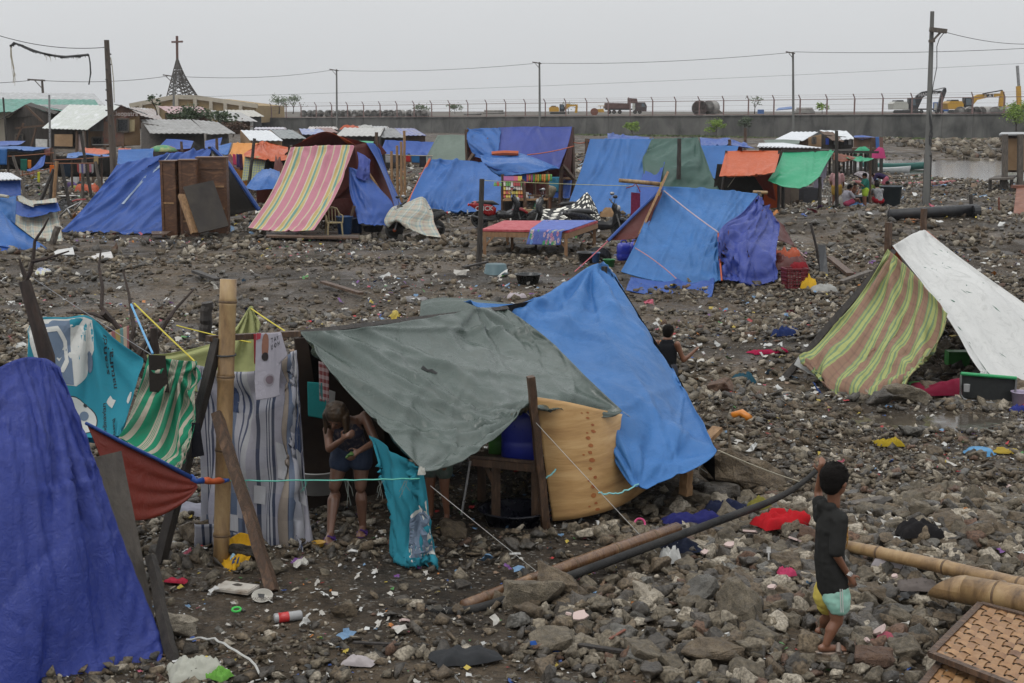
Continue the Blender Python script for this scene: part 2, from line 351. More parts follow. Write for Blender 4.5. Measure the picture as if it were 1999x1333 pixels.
def onsheet(X,u,v,off=0.):
 n1,m1=X.shape[:2];a=min(max(v,0),1)*(n1-1);b_=min(max(u,0),1)*(m1-1);i=min(int(a),n1-2);j=min(int(b_),m1-2);fa=a-i;fb=b_-j
 p=(X[i,j]*(1-fb)+X[i,j+1]*fb)*(1-fa)+(X[i+1,j]*(1-fb)+X[i+1,j+1]*fb)*fa
 n=Vector(X[i,j+1]-X[i,j]).cross(Vector(X[i+1,j]-X[i,j])).normalized()
 if n.y>0:n=-n
 return Vector(p)+n*off
def fillpoly(pts,k=3):
 bm=bmesh.new();vs2=[bm.verts.new((x,y,0))for x,y in pts];bm.faces.new(vs2)
 bmesh.ops.triangulate(bm,faces=bm.faces[:])
 for _ in range(k):
  es=[e for e in bm.edges if e.calc_length()>.03]
  if es:bmesh.ops.subdivide_edges(bm,edges=es,cuts=1)
  bmesh.ops.triangulate(bm,faces=bm.faces[:])
 bm.verts.index_update();V=[(v.co.x,v.co.y)for v in bm.verts];Fc=[[v.index for v in f.verts]for f in bm.faces];bm.free();return V,Fc
def decal(name,sh,polys,m,off=.004,sub=3):
 X=SH[sh];mb=MB()
 for p in polys:
  V,Fc=fillpoly(p,sub);mb.add([onsheet(X,u,v,off)for u,v in V],Fc)
 return mb.b(name,m,sh)
def ell(cu,cv,ru,rv,n=20,rot=0):
 return[(cu+ru*cos(a)*cos(rot)-rv*sin(a)*sin(rot),cv+ru*cos(a)*sin(rot)+rv*sin(a)*cos(rot))for a in[2*pi*k/n for k in range(n)]]
def textmesh(s,bold=0.):
 cu=bpy.data.curves.new('t','FONT');cu.body=s;cu.align_x='CENTER';cu.align_y='CENTER';cu.offset=bold;cu.resolution_u=3
 o=bpy.data.objects.new('t',cu);C.objects.link(o);bpy.context.view_layer.update()
 dg=bpy.context.evaluated_depsgraph_get();me=bpy.data.meshes.new_from_object(o.evaluated_get(dg))
 V=[(v.co.x,v.co.y)for v in me.vertices];Fc=[list(p.vertices)for p in me.polygons];bpy.data.objects.remove(o);bpy.data.meshes.remove(me);return V,Fc
def textsheet(name,sh,s,m,cu,cv,su,sv,rot=0,off=.005):
 """writing laid on a sheet; su, sv scale in u and v"""
 V,Fc=textmesh(s,.01);X=SH[sh];P=[]
 for x,y in V:
  a=x*cos(rot)-y*sin(rot);b_=x*sin(rot)+y*cos(rot);P.append(onsheet(X,cu+a*su,cv-b_*sv,off))
 return mk(name,P,Fc,m,sh)
def textat(name,s,m,c,right,up,size,parent=None):
 V,Fc=textmesh(s,.01);c=Vector(c);r=Vector(right).normalized();u=Vector(up).normalized()
 return mk(name,[c+r*x*size+u*y*size for x,y in V],Fc,m,parent)
# ==========================================================
def ground_material():
 m,t,b,N,L=newmat('wet_rubble_soil');tc=N('ShaderNodeTexCoord')
 n1=N('ShaderNodeTexNoise',inp={'Scale':.35,'Detail':8,'Roughness':.65,'Distortion':.6});L(tc.outputs['Object'],n1.inputs[0])
 r1=ramp(N,[(.3,(.024,.019,.014)),(.46,(.058,.045,.032)),(.62,(.12,.09,.06)),(.75,(.05,.04,.029))]);L(n1.outputs[0],r1.inputs[0])
 n2=N('ShaderNodeTexNoise',inp={'Scale':9,'Detail':10,'Roughness':.75});L(tc.outputs['Object'],n2.inputs[0])
 r2=ramp(N,[(.35,(.35,.35,.35)),(.6,(1.15,1.12,1.08))]);L(n2.outputs[0],r2.inputs[0])
 mu=N('ShaderNodeMix',data_type='RGBA',blend_type='MULTIPLY',inp={0:1});L(r1.outputs[0],mu.inputs[6]);L(r2.outputs[0],mu.inputs[7])
 v=N('ShaderNodeTexVoronoi',inp={'Scale':16,'Randomness':1});L(tc.outputs['Object'],v.inputs['Vector'])
 v2=N('ShaderNodeTexVoronoi',inp={'Scale':45});L(tc.outputs['Object'],v2.inputs['Vector'])
 sp=ramp(N,[(.0,(1,1,1)),(.08,(0,0,0))]);sc_=N('ShaderNodeSeparateColor');L(v2.outputs['Color'],sc_.inputs[0]);L(sc_.outputs[0],sp.inputs[0])
 m2_=N('ShaderNodeMix',data_type='RGBA',inp={7:(.2,.19,.17,1)});L(sp.outputs[0],m2_.inputs[0]);L(mu.outputs[2],m2_.inputs[6]);L(m2_.outputs[2],b.inputs['Base Color'])
 rr=N('ShaderNodeMapRange',inp={'From Min':.38,'From Max':.62,'To Min':.42,'To Max':.95});n4=N('ShaderNodeTexNoise',inp={'Scale':.8,'Detail':6,'Distortion':1});L(tc.outputs['Object'],n4.inputs[0]);L(n4.outputs[0],rr.inputs[0]);L(rr.outputs[0],b.inputs['Roughness'])
 a=N('ShaderNodeMath',operation='MULTIPLY_ADD',inp={1:-.8});L(v.outputs['Distance'],a.inputs[0]);L(n2.outputs[0],a.inputs[2])
 a2=N('ShaderNodeMath',operation='MULTIPLY_ADD',inp={1:-.35});L(v2.outputs['Distance'],a2.inputs[0]);L(a.outputs[0],a2.inputs[2])
 bp=N('ShaderNodeBump',inp={'Strength':.9,'Distance':.05});L(a2.outputs[0],bp.inputs['Height']);L(bp.outputs[0],b.inputs['Normal']);b.inputs['Specular IOR Level'].default_value=.25
 return m
M['ground']=ground_material()
def build_ground():
 ys=[-60,-20,-5,0,3,6];y=7.
 while y<60:ys.append(y);y+=max(.085,.0065*y)
 while y<163:ys.append(y);y*=1.02
 ys+=[163,180,220,300,450,700]
 ys=np.array(ys);s=np.concatenate([[-1.25,-1,-.7],np.linspace(-.5,.5,330),[.7,1,1.25]])
 Yg,Sg=np.meshgrid(ys,s,indexing='ij');Xg=Sg*np.maximum(Yg,12);Z=gz(Xg,Yg)
 fade=1-sst(165,200,Yg);Z=Z*fade
 A=np.stack([Xg,Yg,Z],2);n1,m1=Xg.shape
 f=[(i*m1+j,i*m1+j+1,(i+1)*m1+j+1,(i+1)*m1+j)for i in range(n1-1)for j in range(m1-1)]
 o=mk('ground',A.reshape(-1,3),f,M['ground'],None,True);tag(o,kind='structure');return o
build_ground()
wm,t_,b_,N_,L_=newmat('dirty_water');b_.inputs['Base Color'].default_value=(.055,.045,.034,1);b_.inputs['Roughness'].default_value=.12
n_=N_('ShaderNodeTexNoise',inp={'Scale':3,'Detail':5});tc_=N_('ShaderNodeTexCoord');L_(tc_.outputs['Object'],n_.inputs[0]);bp_=N_('ShaderNodeBump',inp={'Strength':.3,'Distance':.03});L_(n_.outputs[0],bp_.inputs['Height']);L_(bp_.outputs[0],b_.inputs['Normal'])
tag(MB().add([(12,60,-.33),(160,60,-.33),(160,126,-.33),(12,126,-.33)],[(0,1,2,3)]).b('water',wm),kind='structure')
pw=H(1835,818,0)
def speck(m):
 t=m.node_tree;b=t.nodes['Principled BSDF'];src=b.inputs['Base Color'].links[0].from_socket;tc=t.nodes.new('ShaderNodeTexCoord');n=t.nodes.new('ShaderNodeTexNoise');n.inputs['Scale'].default_value=55;n.inputs['Detail'].default_value=4;r=t.nodes.new('ShaderNodeValToRGB');e=r.color_ramp.elements;e[0].position=.38;e[0].color=(.35,.33,.3,1);e[1].position=.6;e[1].color=(1.15,1.13,1.1,1)
 mm=t.nodes.new('ShaderNodeMix');mm.data_type='RGBA';mm.blend_type='MULTIPLY';mm.inputs[0].default_value=.75;t.links.new(tc.outputs['Object'],n.inputs[0]);t.links.new(n.outputs[0],r.inputs[0]);t.links.new(src,mm.inputs[6]);t.links.new(r.outputs[0],mm.inputs[7]);t.links.new(mm.outputs[2],b.inputs['Base Color']);return m
def hull(seed,flat=1.,n=16,cuts=0,rough=.0):
 r=random.Random(seed);bm=bmesh.new()
 for _ in range(n):
  v=Vector((r.uniform(-1,1),r.uniform(-1,1),r.uniform(-1,1)))
  l=max(abs(v.x),abs(v.y),abs(v.z));v=v*(r.uniform(.8,1)/l)*.66
  bm.verts.new((v.x*r.uniform(.8,1.15),v.y*r.uniform(.6,.95),v.z*.62*flat))
 bmesh.ops.convex_hull(bm,input=bm.verts[:]);
 for v in[v for v in bm.verts if not v.link_faces]:bm.verts.remove(v)
 if cuts:
  bmesh.ops.bevel(bm,geom=bm.edges[:],offset=.03,segments=1,affect='EDGES')
  bmesh.ops.triangulate(bm,faces=bm.faces[:])
  for _ in range(cuts):bmesh.ops.subdivide_edges(bm,edges=[e for e in bm.edges if e.calc_length()>.16],cuts=1);bmesh.ops.triangulate(bm,faces=bm.faces[:])
  from mathutils import noise
  for v in bm.verts:v.co+=v.co.normalized()*(noise.noise(v.co*3.2+Vector((seed,0,0)))*.1+noise.noise(v.co*9+Vector((seed,0,0)))*rough)
 bmesh.ops.triangulate(bm,faces=bm.faces[:]);bm.verts.index_update()
 V=np.array([v.co[:]for v in bm.verts]);Fc=np.array([[v.index for v in f.verts]for f in bm.faces]);bm.free();return V,Fc
def rockmat(name,c1,c2,c3,rough=.75):
 c1,c2,c3=[(c[0]*.93,c[1]*.87,c[2]*.78)for c in(c1,c2,c3)];return speck(mat(name,c1,c2,rough,3.5,.9,22,c3=c3,rv=.2,det=8))
RM=[rockmat('rubble_grey',(.085,.076,.06),(.15,.134,.106),(.235,.212,.17)),rockmat('rubble_brown',(.07,.055,.038),(.13,.104,.074),(.19,.158,.115)),rockmat('rubble_dark',(.032,.029,.025),(.06,.054,.047),(.1,.09,.078),.45),rockmat('rubble_pale',(.22,.205,.175),(.34,.32,.28),(.46,.44,.4)),rockmat('rubble_slate',(.075,.076,.074),(.115,.116,.112),(.16,.16,.155),.4),rockmat('rubble_red',(.09,.055,.04),(.13,.08,.058),(.17,.11,.08))]
def scatter(name,N,xy,size,mats,seed,variants,sink=.22,label=None,orient=1.):
 """one object holding many loose pieces"""
 rng=np.random.RandomState(seed);Vs=[];Fs=[];MI=[];base=0;x,y=xy;z=gz(x,y)
 vi=rng.randint(0,len(variants),N);mi=rng.choice(len(mats[0]),N,p=mats[1])
 a=rng.rand(N)*2*pi;tx=rng.randn(N)*.45*orient;ty=rng.randn(N)*.45*orient
 ca,sa=np.cos(a),np.sin(a);cx,sx2=np.cos(tx),np.sin(tx);cy,sy2=np.cos(ty),np.sin(ty)
 Rz=np.zeros((N,3,3));Rz[:,0,0]=ca;Rz[:,0,1]=-sa;Rz[:,1,0]=sa;Rz[:,1,1]=ca;Rz[:,2,2]=1
 Rx=np.zeros((N,3,3));Rx[:,0,0]=1;Rx[:,1,1]=cx;Rx[:,1,2]=-sx2;Rx[:,2,1]=sx2;Rx[:,2,2]=cx
 Ry=np.zeros((N,3,3));Ry[:,1,1]=1;Ry[:,0,0]=cy;Ry[:,0,2]=sy2;Ry[:,2,0]=-sy2;Ry[:,2,2]=cy
 Rt=Rz@Rx@Ry
 for k,(V,Fc)in enumerate(variants):
  idx=np.where(vi==k)[0]
  if not len(idx):continue
  P=np.einsum('nij,vj->nvi',Rt[idx],V)*size[idx][:,None,None]
  P[:,:,0]+=x[idx][:,None];P[:,:,1]+=y[idx][:,None];P[:,:,2]+=(z[idx]+size[idx]*sink)[:,None]
  Vs.append(P.reshape(-1,3));nv=len(V)
  Fs.append((Fc[None]+(np.arange(len(idx))*nv)[:,None,None]).reshape(-1,3)+base);MI.append(np.repeat(mi[idx],len(Fc)));base+=nv*len(idx)
 V=np.concatenate(Vs);Fc=np.concatenate(Fs);MI=np.concatenate(MI)
 me=bpy.data.meshes.new(name);me.vertices.add(len(V));me.vertices.foreach_set('co',V.ravel())
 me.loops.add(len(Fc)*3);me.loops.foreach_set('vertex_index',Fc.ravel().astype(np.int32));me.polygons.add(len(Fc))
 me.polygons.foreach_set('loop_start',np.arange(0,len(Fc)*3,3,dtype=np.int32));me.polygons.foreach_set('material_index',MI.astype(np.int32))
 for mm in mats[0]:me.materials.append(mm)
 me.update();me.validate();o=bpy.data.objects.new(name,me);C.objects.link(o);WL[o]=Vector((0,0,0));return tag(o,kind='stuff')
HV=[hull(i,n=10 if i%3 else 8,flat=.55+.5*((i*37)%10)/10)for i in range(26)]
HT=[hull(i+60,n=8)for i in range(10)]
HB=[hull(i+100,n=18,cuts=2,rough=.045,flat=.65+.45*((i*53)%10)/10)for i in range(16)]
def clear(x,y):
 """density of rubble: 0 on trodden soil"""
 d=sst(.36,.55,vnoise(x,y,2.3,21)*.6+vnoise(x,y,.9,22)*.4)*.9+.1
 for cx,cy,sx_,sy_,k in((-1.9,9.9,1.0,.65,.9),(-1.2,10.6,1.3,.5,.75),(-3,29.5,6,4.5,.8),(0,28.5,5,4.5,.75),(4.95,16.3,.9,.6,.98),(4.2,20,2.5,1.6,.6),(-6.5,30,4,4,.7),(.3,12.4,1.6,.7,.8),(-.9,12.0,1.4,.7,.7)):
  d=d*(1-k*np.exp(-(((x-cx)/sx_)**2+((y-cy)/sy_)**2)**2))
 for cx,cy,sx_,sy_ in((3.2,10.6,2.2,1.7),(1.5,9.4,1.8,1.0),(3.2,15.6,1.6,1.2)):
  d=np.maximum(d,1.0*np.exp(-(((x-cx)/sx_)**2+((y-cy)/sy_)**2)**2))
 for cx,cy,q in((2.05,8.95,.2),(1.98,9.3,.14),(-1.5,11.55,.14),(-1.22,11.65,.14)):d=d*(1-.97*np.exp(-(((x-cx)/q/1.3)**2+((y-cy)/q)**2)**2))
 return d
def area(N,y0,y1,seed,half=.46,usecl=True):
 rng=np.random.RandomState(seed);out=[]
 k=N*4 if usecl else N
 y=np.sqrt(rng.rand(k)*(y1**2-y0**2)+y0**2);x=(rng.rand(k)*2-1)*half*y
 if usecl:q=rng.rand(k)<clear(x,y);x,y=x[q],y[q]
 return x[:N],y[:N]
def build_rubble():
 PR=[.34,.22,.26,.12,.04,.02]
 rng=np.random.RandomState(91);x=rng.uniform(.0,5,5200);y=rng.uniform(8.3,13,5200);q=rng.rand(5200)<clear(x,y)*(.25+.75*np.exp(-((x-2.8)/1.9)**2-((y-10.2)/1.6)**2));x,y=x[q],y[q];scatter('rubble',len(x),(x,y),.07+.09*rng.rand(len(x))**2,(RM,PR),77,HB,sink=.25)
 for nm,N,y0,y1,s0,s1,var,sd in(('rubble',15000,8,17,.035,.12,HV,1),('gravel',26000,8,17,.012,.04,HT,2),('rubble',22000,17,34,.045,.17,HV,3),('gravel',18000,17,34,.02,.05,HT,5),('rubble',21000,34,80,.08,.26,HT,4),('rubble',4500,80,118,.12,.34,HT,6)):
  x,y=area(N,y0,y1,sd);rng=np.random.RandomState(sd+50);n=len(x);s=s0+(s1-s0)*rng.rand(n)**2.6
  if y1>100:q=gz(x,y)>-.42;x,y,s=x[q],y[q],s[q];n=len(x)
  scatter(nm,n,(x,y),s,(RM,PR),sd,var)
build_rubble()
RK=[]
def rockobj(x,y,s,k,m,label,cat,group=None,name='rubble_rock',rot=None,sc=(1,1,1),sink=.2):
 key=(k,m)
 for kk,me in RK:
  if kk==key:break
 else:
  V,Fc=HB[k%len(HB)];me=bpy.data.meshes.new('rock');me.from_pydata(V.tolist(),[],Fc.tolist());me.materials.append(RM[m]);RK.append((key,me))
 o=bpy.data.objects.new(name,me);C.objects.link(o);o.location=(x,y,gzf(x,y)+s*sink);o.scale=(s*sc[0],s*sc[1],s*sc[2])
 o.rotation_euler=rot or(R.gauss(0,.35),R.gauss(0,.35),R.uniform(0,6.28));WL[o]=Vector(o.location);return tag(o,label,cat,group)
RL=['rough grey concrete lump','brown stony lump','dark wet stone','pale concrete lump','slate grey slab','reddish brick fragment']
def big_rocks():
 rng=np.random.RandomState(5);n=0
 while n<262:
  z=rng.rand()
  if z<.66:x=rng.uniform(.1,5.2);y=rng.uniform(8.4,13.2);s=.08+.14*rng.rand()**1.7
  elif z<.8:x=rng.uniform(-3,1);y=rng.uniform(8.7,11);s=.07+.12*rng.rand()**2
  else:x=rng.uniform(-7,8);y=rng.uniform(14,22);s=.12+.24*rng.rand()**2
  if rng.rand()>clear(x,y)*1.2 or abs(x)>.42*y:continue
  if abs(x-2.0)<.33 and 8.3<y<9.45:continue
  if y<14 and-2.6<x<1.6 and y>11.2:continue
  m=rng.choice(6,p=[.4,.3,.16,.05,.06,.03])
  rockobj(x,y,s,int(rng.randint(16)),int(m),('small ' if s<.1 else 'big ' if s>.16 else '')+RL[m]+' '+near(x,y),'rock','loose rocks lying in the rubble');n+=1
big_rocks()
for px,py,w,k,m,lab in((1040,1180,.36,3,0,'large flat concrete block with a cracked top beside the low end of the bamboo pole'),(1095,1165,.34,5,1,'large rounded brown boulder behind the flat cracked block'),(1083,1262,.30,7,0,'round grey concrete lump left of the pale pink tile shard'),(887,1045,.27,2,1,'pale boulder under the tent edge beside the teal sheet'),(1350,985,.30,1,0,'grey boulder near the right post of the blue tent corner'),(1440,950,.62,9,1,'largest tan boulder leaning beside the blue tent corner'),(1395,975,.38,11,2,'black faced slab of rubble beside the tan boulder'),(1360,1175,.3,4,4,'flat slate slab lying in the rubble mound'),(1440,1210,.33,6,0,'round concrete lump in the middle of the rubble mound'),(1530,1110,.22,8,1,'brown boulder left of the standing boy'),(1480,1250,.22,10,0,'grey block lying just left of the boy'),(1700,1170,.2,12,1,'rounded rock just right of the boy at knee height'),(1745,1215,.2,13,0,'concrete block below the bamboo pole right of the boy'),(1790,1255,.2,14,4,'slate lump left of the woven panel'),(395,1050,.32,15,1,'boulder at the foot of the bamboo post holding a blanket'),(475,1092,.24,0,2,'dark boulder under the yellow jersey'),(1390,1290,.3,2,1,'brown rock near the bottom edge of the rubble mound'),(1250,1290,.24,3,0,'grey rock at the bottom middle of the rubble mound'),(1760,785,.5,4,0,'grey boulder under the hem of the plaid blanket'),(1815,775,.35,6,1,'brown boulder behind the puddle'),(330,1240,.3,5,3,'pale stone at the foot of the rusty post')):
 g=G(px,py);rockobj(g.x,g.y,w,k,m,lab,'rock',sc=(1,1,.85))
x=np.random.RandomState(3).uniform(36,100,2600);y=np.random.RandomState(4).uniform(112,150,2600);scatter('revetment_stones',2600,(x,y),np.random.RandomState(5).uniform(.25,.85,2600),(RM,[.34,.4,.1,.1,.02,.04]),9,HT)
def sea_wall():
 m=mat('wall_concrete',(.04,.04,.037),(.09,.088,.082),.85,.3,.3,3,c3=(.135,.132,.122),st=(1,1,.6),det=9,dist=1.2)
 p0=W(395,232,266);p1=W(2300,222,158);t=thing('concrete_wall',((p0.x+p1.x)/2,(p0.y+p1.y)/2,0),'long bare grey concrete wall along the back with a wire fence on top','wall')
 n=44
 for i in range(n):
  a=p0.lerp(p1,i/n);b_=p0.lerp(p1,(i+1)/n);mb=MB();a2=a.lerp(b_,.005);b2=b_.lerp(a,.005);off=R.uniform(-.03,.03)
  up=Vector((0,.8,0));o=Vector((0,off,0))
  mb.hexa([Vector((a2.x,a2.y,-.6))+o,Vector((b2.x,b2.y,-.6))+o,Vector((b2.x,b2.y,-.6))+up,Vector((a2.x,a2.y,-.6))+up,a2+o,b2+o,b2+up,a2+up])
  mb.b('wall_panel',m,t)
 mb=MB();mb.beam(p0+Vector((0,.4,.06)),p1+Vector((0,.4,.06)),.9,.12);mb.b('coping',m,t)
 fm=mat('fence_iron',(.16,.085,.075),(.22,.16,.15),.8,6)
 f=thing('wire_fence',(p0+p1)/2,'rusty wire fence with bent topped posts along the concrete wall','fence');h=2.05
 k=44
 for i in range(k+1):
  a=p0.lerp(p1,i/k)+Vector((0,.4,.1));mb=MB();mb.beam(a,a+Vector((0,0,h)),.17);mb.beam(a+Vector((0,0,h)),a+Vector((-.28,-.2,h+.55)),.1);mb.b('fence_post',fm,f)
 for zz in(.12,h-.08):mb=MB();mb.beam(p0+Vector((0,.4,zz+.1)),p1+Vector((0,.4,zz+.1)),.075);mb.b('rail',fm,f)
 for zz in(.7,1.3,h+.25,h+.5):mb=MB();mb.beam(p0+Vector((0,.4,zz+.1)),p1+Vector((0,.4,zz+.1)),.02);mb.b('wire',fm,f)
 return p0,p1
WP0,WP1=sea_wall()
def wallpt(px,dy=0):
 for i in range(400):
  p=WP0.lerp(WP1,i/399)
  if p.x/p.y*F/CP+CX>=px-20:break
 return p
ym=mat('yard_soil',(.1,.085,.065),(.06,.052,.042),.9,.3,.5,3)
yv=[(WP0.x-300,WP0.y+60,WP0.z-.3),(WP0.x,WP0.y+.8,WP0.z-.06),(WP1.x,WP1.y+.8,WP1.z-.06),(WP1.x+300,WP1.y,WP1.z-.1),(700,690,2.9),(-700,690,2.6)]
tag(MB().add(yv,[(0,1,2,3,4,5)]).b('yard_terrain',ym),kind='structure')
gs=mat('grass',(.1,.13,.04),(.06,.085,.03),.9,4)
def grass():
 rng=np.random.RandomState(8);V=[];Fc=[]
 for i in range(5200):
  px=rng.uniform(1150,2010);p=wallpt(px);x=p.x+rng.randn()*1.5;y=p.y-abs(rng.randn())*4-.5
  if px<1480 and rng.rand()<.3:continue
  z=gzf(x,y);h=rng.uniform(.1,.38)*(1 if px>1700 else .6);a=rng.rand()*6.28;w=.12;n=len(V);lx,ly=rng.randn()*.15,rng.randn()*.15
  V+=[(x-w*cos(a),y-w*sin(a),z),(x+w*cos(a),y+w*sin(a),z),(x+lx,y+ly,z+h)];Fc.append((n,n+1,n+2))
 tag(mk('grass',V,Fc,gs),kind='stuff')
grass()
# ==========================================================
T={}
T['blue']=tarp('tarp_blue',(.03,.14,.4),(.03,.13,.36),.36,.7,wr=.5)
T['blue2']=tarp('tarp_bright_blue',(.03,.13,.4),(.12,.03,.022),.36,.65,wr=.5)
T['deep']=tarp('tarp_deep_blue',(.024,.044,.26),(.13,.028,.02),.34,.85,wr=.6,wsc=17,spec=.42)
T['royal']=tarp('tarp_royal_blue',(.026,.085,.34),(.10,.022,.018),.4,.7,wr=.45)
T['violet']=tarp('tarp_violet_blue',(.038,.065,.31),(.1,.02,.02),.38,.6,wr=.55)
T['green']=tarp('tarp_grey_green',(.055,.078,.066),(.3,.19,.08),.24,.75,wr=.4,wsc=4,dirt=.35,spec=.6,transl=.04)
T['green2']=tarp('tarp_dark_green',(.045,.105,.085),(.04,.08,.07),.38,.7,wr=.4)
T['emerald']=tarp('tarp_emerald',(.03,.32,.16),None,.4,.85,wr=.3)
T['orange']=tarp('tarp_orange',(.5,.1,.03),(.4,.07,.02),.42,.8,wr=.35)
T['yellow']=tarp('tarp_yellow_orange',(.62,.26,.06),None,.5,.8,wr=.35)
T['red']=tarp('tarp_red_brown',(.22,.035,.022),(.2,.03,.02),.4,.65,wr=.4)
T['maroon']=tarp('tarp_maroon',(.1,.018,.014),(.07,.012,.01),.5,.6,wr=.4)
T['white']=tarp('tarp_white',(.6,.6,.58),(.4,.4,.38),.45,.88,wr=.4,dirt=.5,dc=(.1,.11,.09))
T['sage']=tarp('tarp_sage',(.13,.17,.14),None,.5,.8,wr=.4)
T['dark']=tarp('interior_shade',(.02,.018,.016),(.016,.014,.013),.8,.7,wr=.3,spec=.1,transl=0)  # near-black colour stands in for the shade inside tents and shelters
T['netblue']=tarp('tarp_worn_blue',(.04,.165,.43),(.05,.14,.32),.42,.6,wr=.5,wsc=16,dirt=.45,dc=(.015,.05,.14))
CT={}
def cm(c,rough=.85):
 k=tuple(c)
 if k not in CT:CT[k]=tarp('cloth',c,None,rough,.8,.15,.35,12,.1,.2)
 return CT[k]
BAM=mat('bamboo',(.36,.245,.115),(.25,.155,.07),.42,2.2,.3,14,c3=(.1,.058,.028),st=(3,3,1),det=9)
NRM=mat('bamboo_node',(.07,.04,.022),(.14,.085,.04),.6,20)
BAMD=mat('bamboo_brown',(.16,.085,.04),(.1,.05,.025),.3,2.2,.3,14,c3=(.24,.14,.07),st=(3,3,1),det=9)
BND=[]
def nodes(o):
 for c,d,r in BND:x,y,d=frame(d);MB().lathe(c,[(r*.96,-.012),(r*1.035,-.006),(r*1.035,.004),(r*.96,.012)],18,Matrix((x,y,d)).transposed()).b('node_ring',NRM,o,True)
 return o
def bamboo_mb(p,q,r0,r1,seg=.42,n=14,hollow=False,cut=0):
 BND.clear();p,q=Vector(p),Vector(q);Ln=(q-p).length;pts=[p];rs=[r0];t=seg*.5
 while t<Ln-.05:
  r=r0+(r1-r0)*t/Ln;BND.append((p.lerp(q,t/Ln)+Vector((0,0,1))*sin(pi*t/Ln)*Ln*.006,q-p,r*1.07))
  for dt,k in((-.03,1.),(-.012,1.07),(0,.95),(.012,1.09),(.03,1.)):
   pts.append(p.lerp(q,(t+dt)/Ln));rs.append(r*k)
  t+=seg*R.uniform(.9,1.12)
 pts.append(q);rs.append(r1)
 for i in range(1,len(pts)-1):pts[i]+=Vector((0,0,1))*sin(pi*((pts[i]-p).length/Ln))*Ln*.006
 return MB().tube(pts,rs,n)
def rope(name,p,q,sag=.03,r=.006,m=None,label=None,cat='rope',parent=None,n=14,group=None,wob=0.):
 p,q=Vector(p),Vector(q);pts=[]
 for i in range(n+1):
  t=i/n;a=p.lerp(q,t);a.z-=4*sag*t*(1-t)*(q-p).length
  if wob and 0<i<n:a+=Vector((R.uniform(-1,1),0,R.uniform(-1,1)))*wob
  pts.append(a)
 o=MB().tube(pts,r,5).b(name,m or M['rope'],parent)
 return o if parent else tag(o,label,cat,group)
def post(name,p,q,w,m,label,cat='post',h=None,rnd=False,group=None,parent=None):
 """a rough pole: slightly crooked, tapering"""
 p,q=Vector(p),Vector(q);k=9;pts=[];rs=[];lw=(q-p).length
 for i in range(k+1):
  t=i/k;a=p.lerp(q,t)
  if 0<i<k:a+=Vector((R.uniform(-1,1),R.uniform(-1,1),0))*min(.008,w*.12)
  pts.append(a);rs.append(w*.5*(1.02-.12*t)*R.uniform(.96,1.04)*(1 if rnd else 1.25))
 mb=MB().tube(pts,rs,9 if rnd else 4);o=mb.b(name,m,parent,False)
 return o if parent else tag(o,label,cat,group)
def crumple(name,c,sx_,sy_,h,m,label=None,cat='cloth',rz=0,seed=0,n=22,parent=None,group=None,flat=0.):
 c=Vector(c);A=np.zeros((n,n,3));r=random.Random(seed);ph=r.uniform(0,100)
 for i in range(n):
  for j in range(n):
   u=j/(n-1)-.5;v=i/(n-1)-.5;a=math.atan2(v,u);rr=sqrt(u*u+v*v);k=1+.3*float(vnoise(cos(a)*2+ph,sin(a)*2,1,seed))-.15
   x=u*sx_*k;y=v*sy_*k;e=max(0,1-(2*max(abs(u),abs(v)))**3)
   q=max(sx_,sy_);w_=float(vnoise(x+ph,y,.25*q,seed+1));z=h*(e**.6)*(.1+.8*w_*(1-flat)+.55*abs(float(vnoise(x+ph+w_*.1*q,y,.12*q,seed+2))-.5)*2+.16*abs(sin((x*cos(seed)+y*sin(seed))/q*22+w_*9))+.2*float(vnoise(x+ph,y,.05*q,seed+3)))
   X=c.x+x*cos(rz)-y*sin(rz);Y=c.y+x*sin(rz)+y*cos(rz);A[i,j]=(X,Y,max(gzf(X,Y)+.012,c.z-.3*h)+z)
 o=sheet(name,A,m,parent,flip=True);return o if parent else tag(o,label,cat,group)
def ctrlW(rows):return[[W(*p)for p in r]for r in rows]
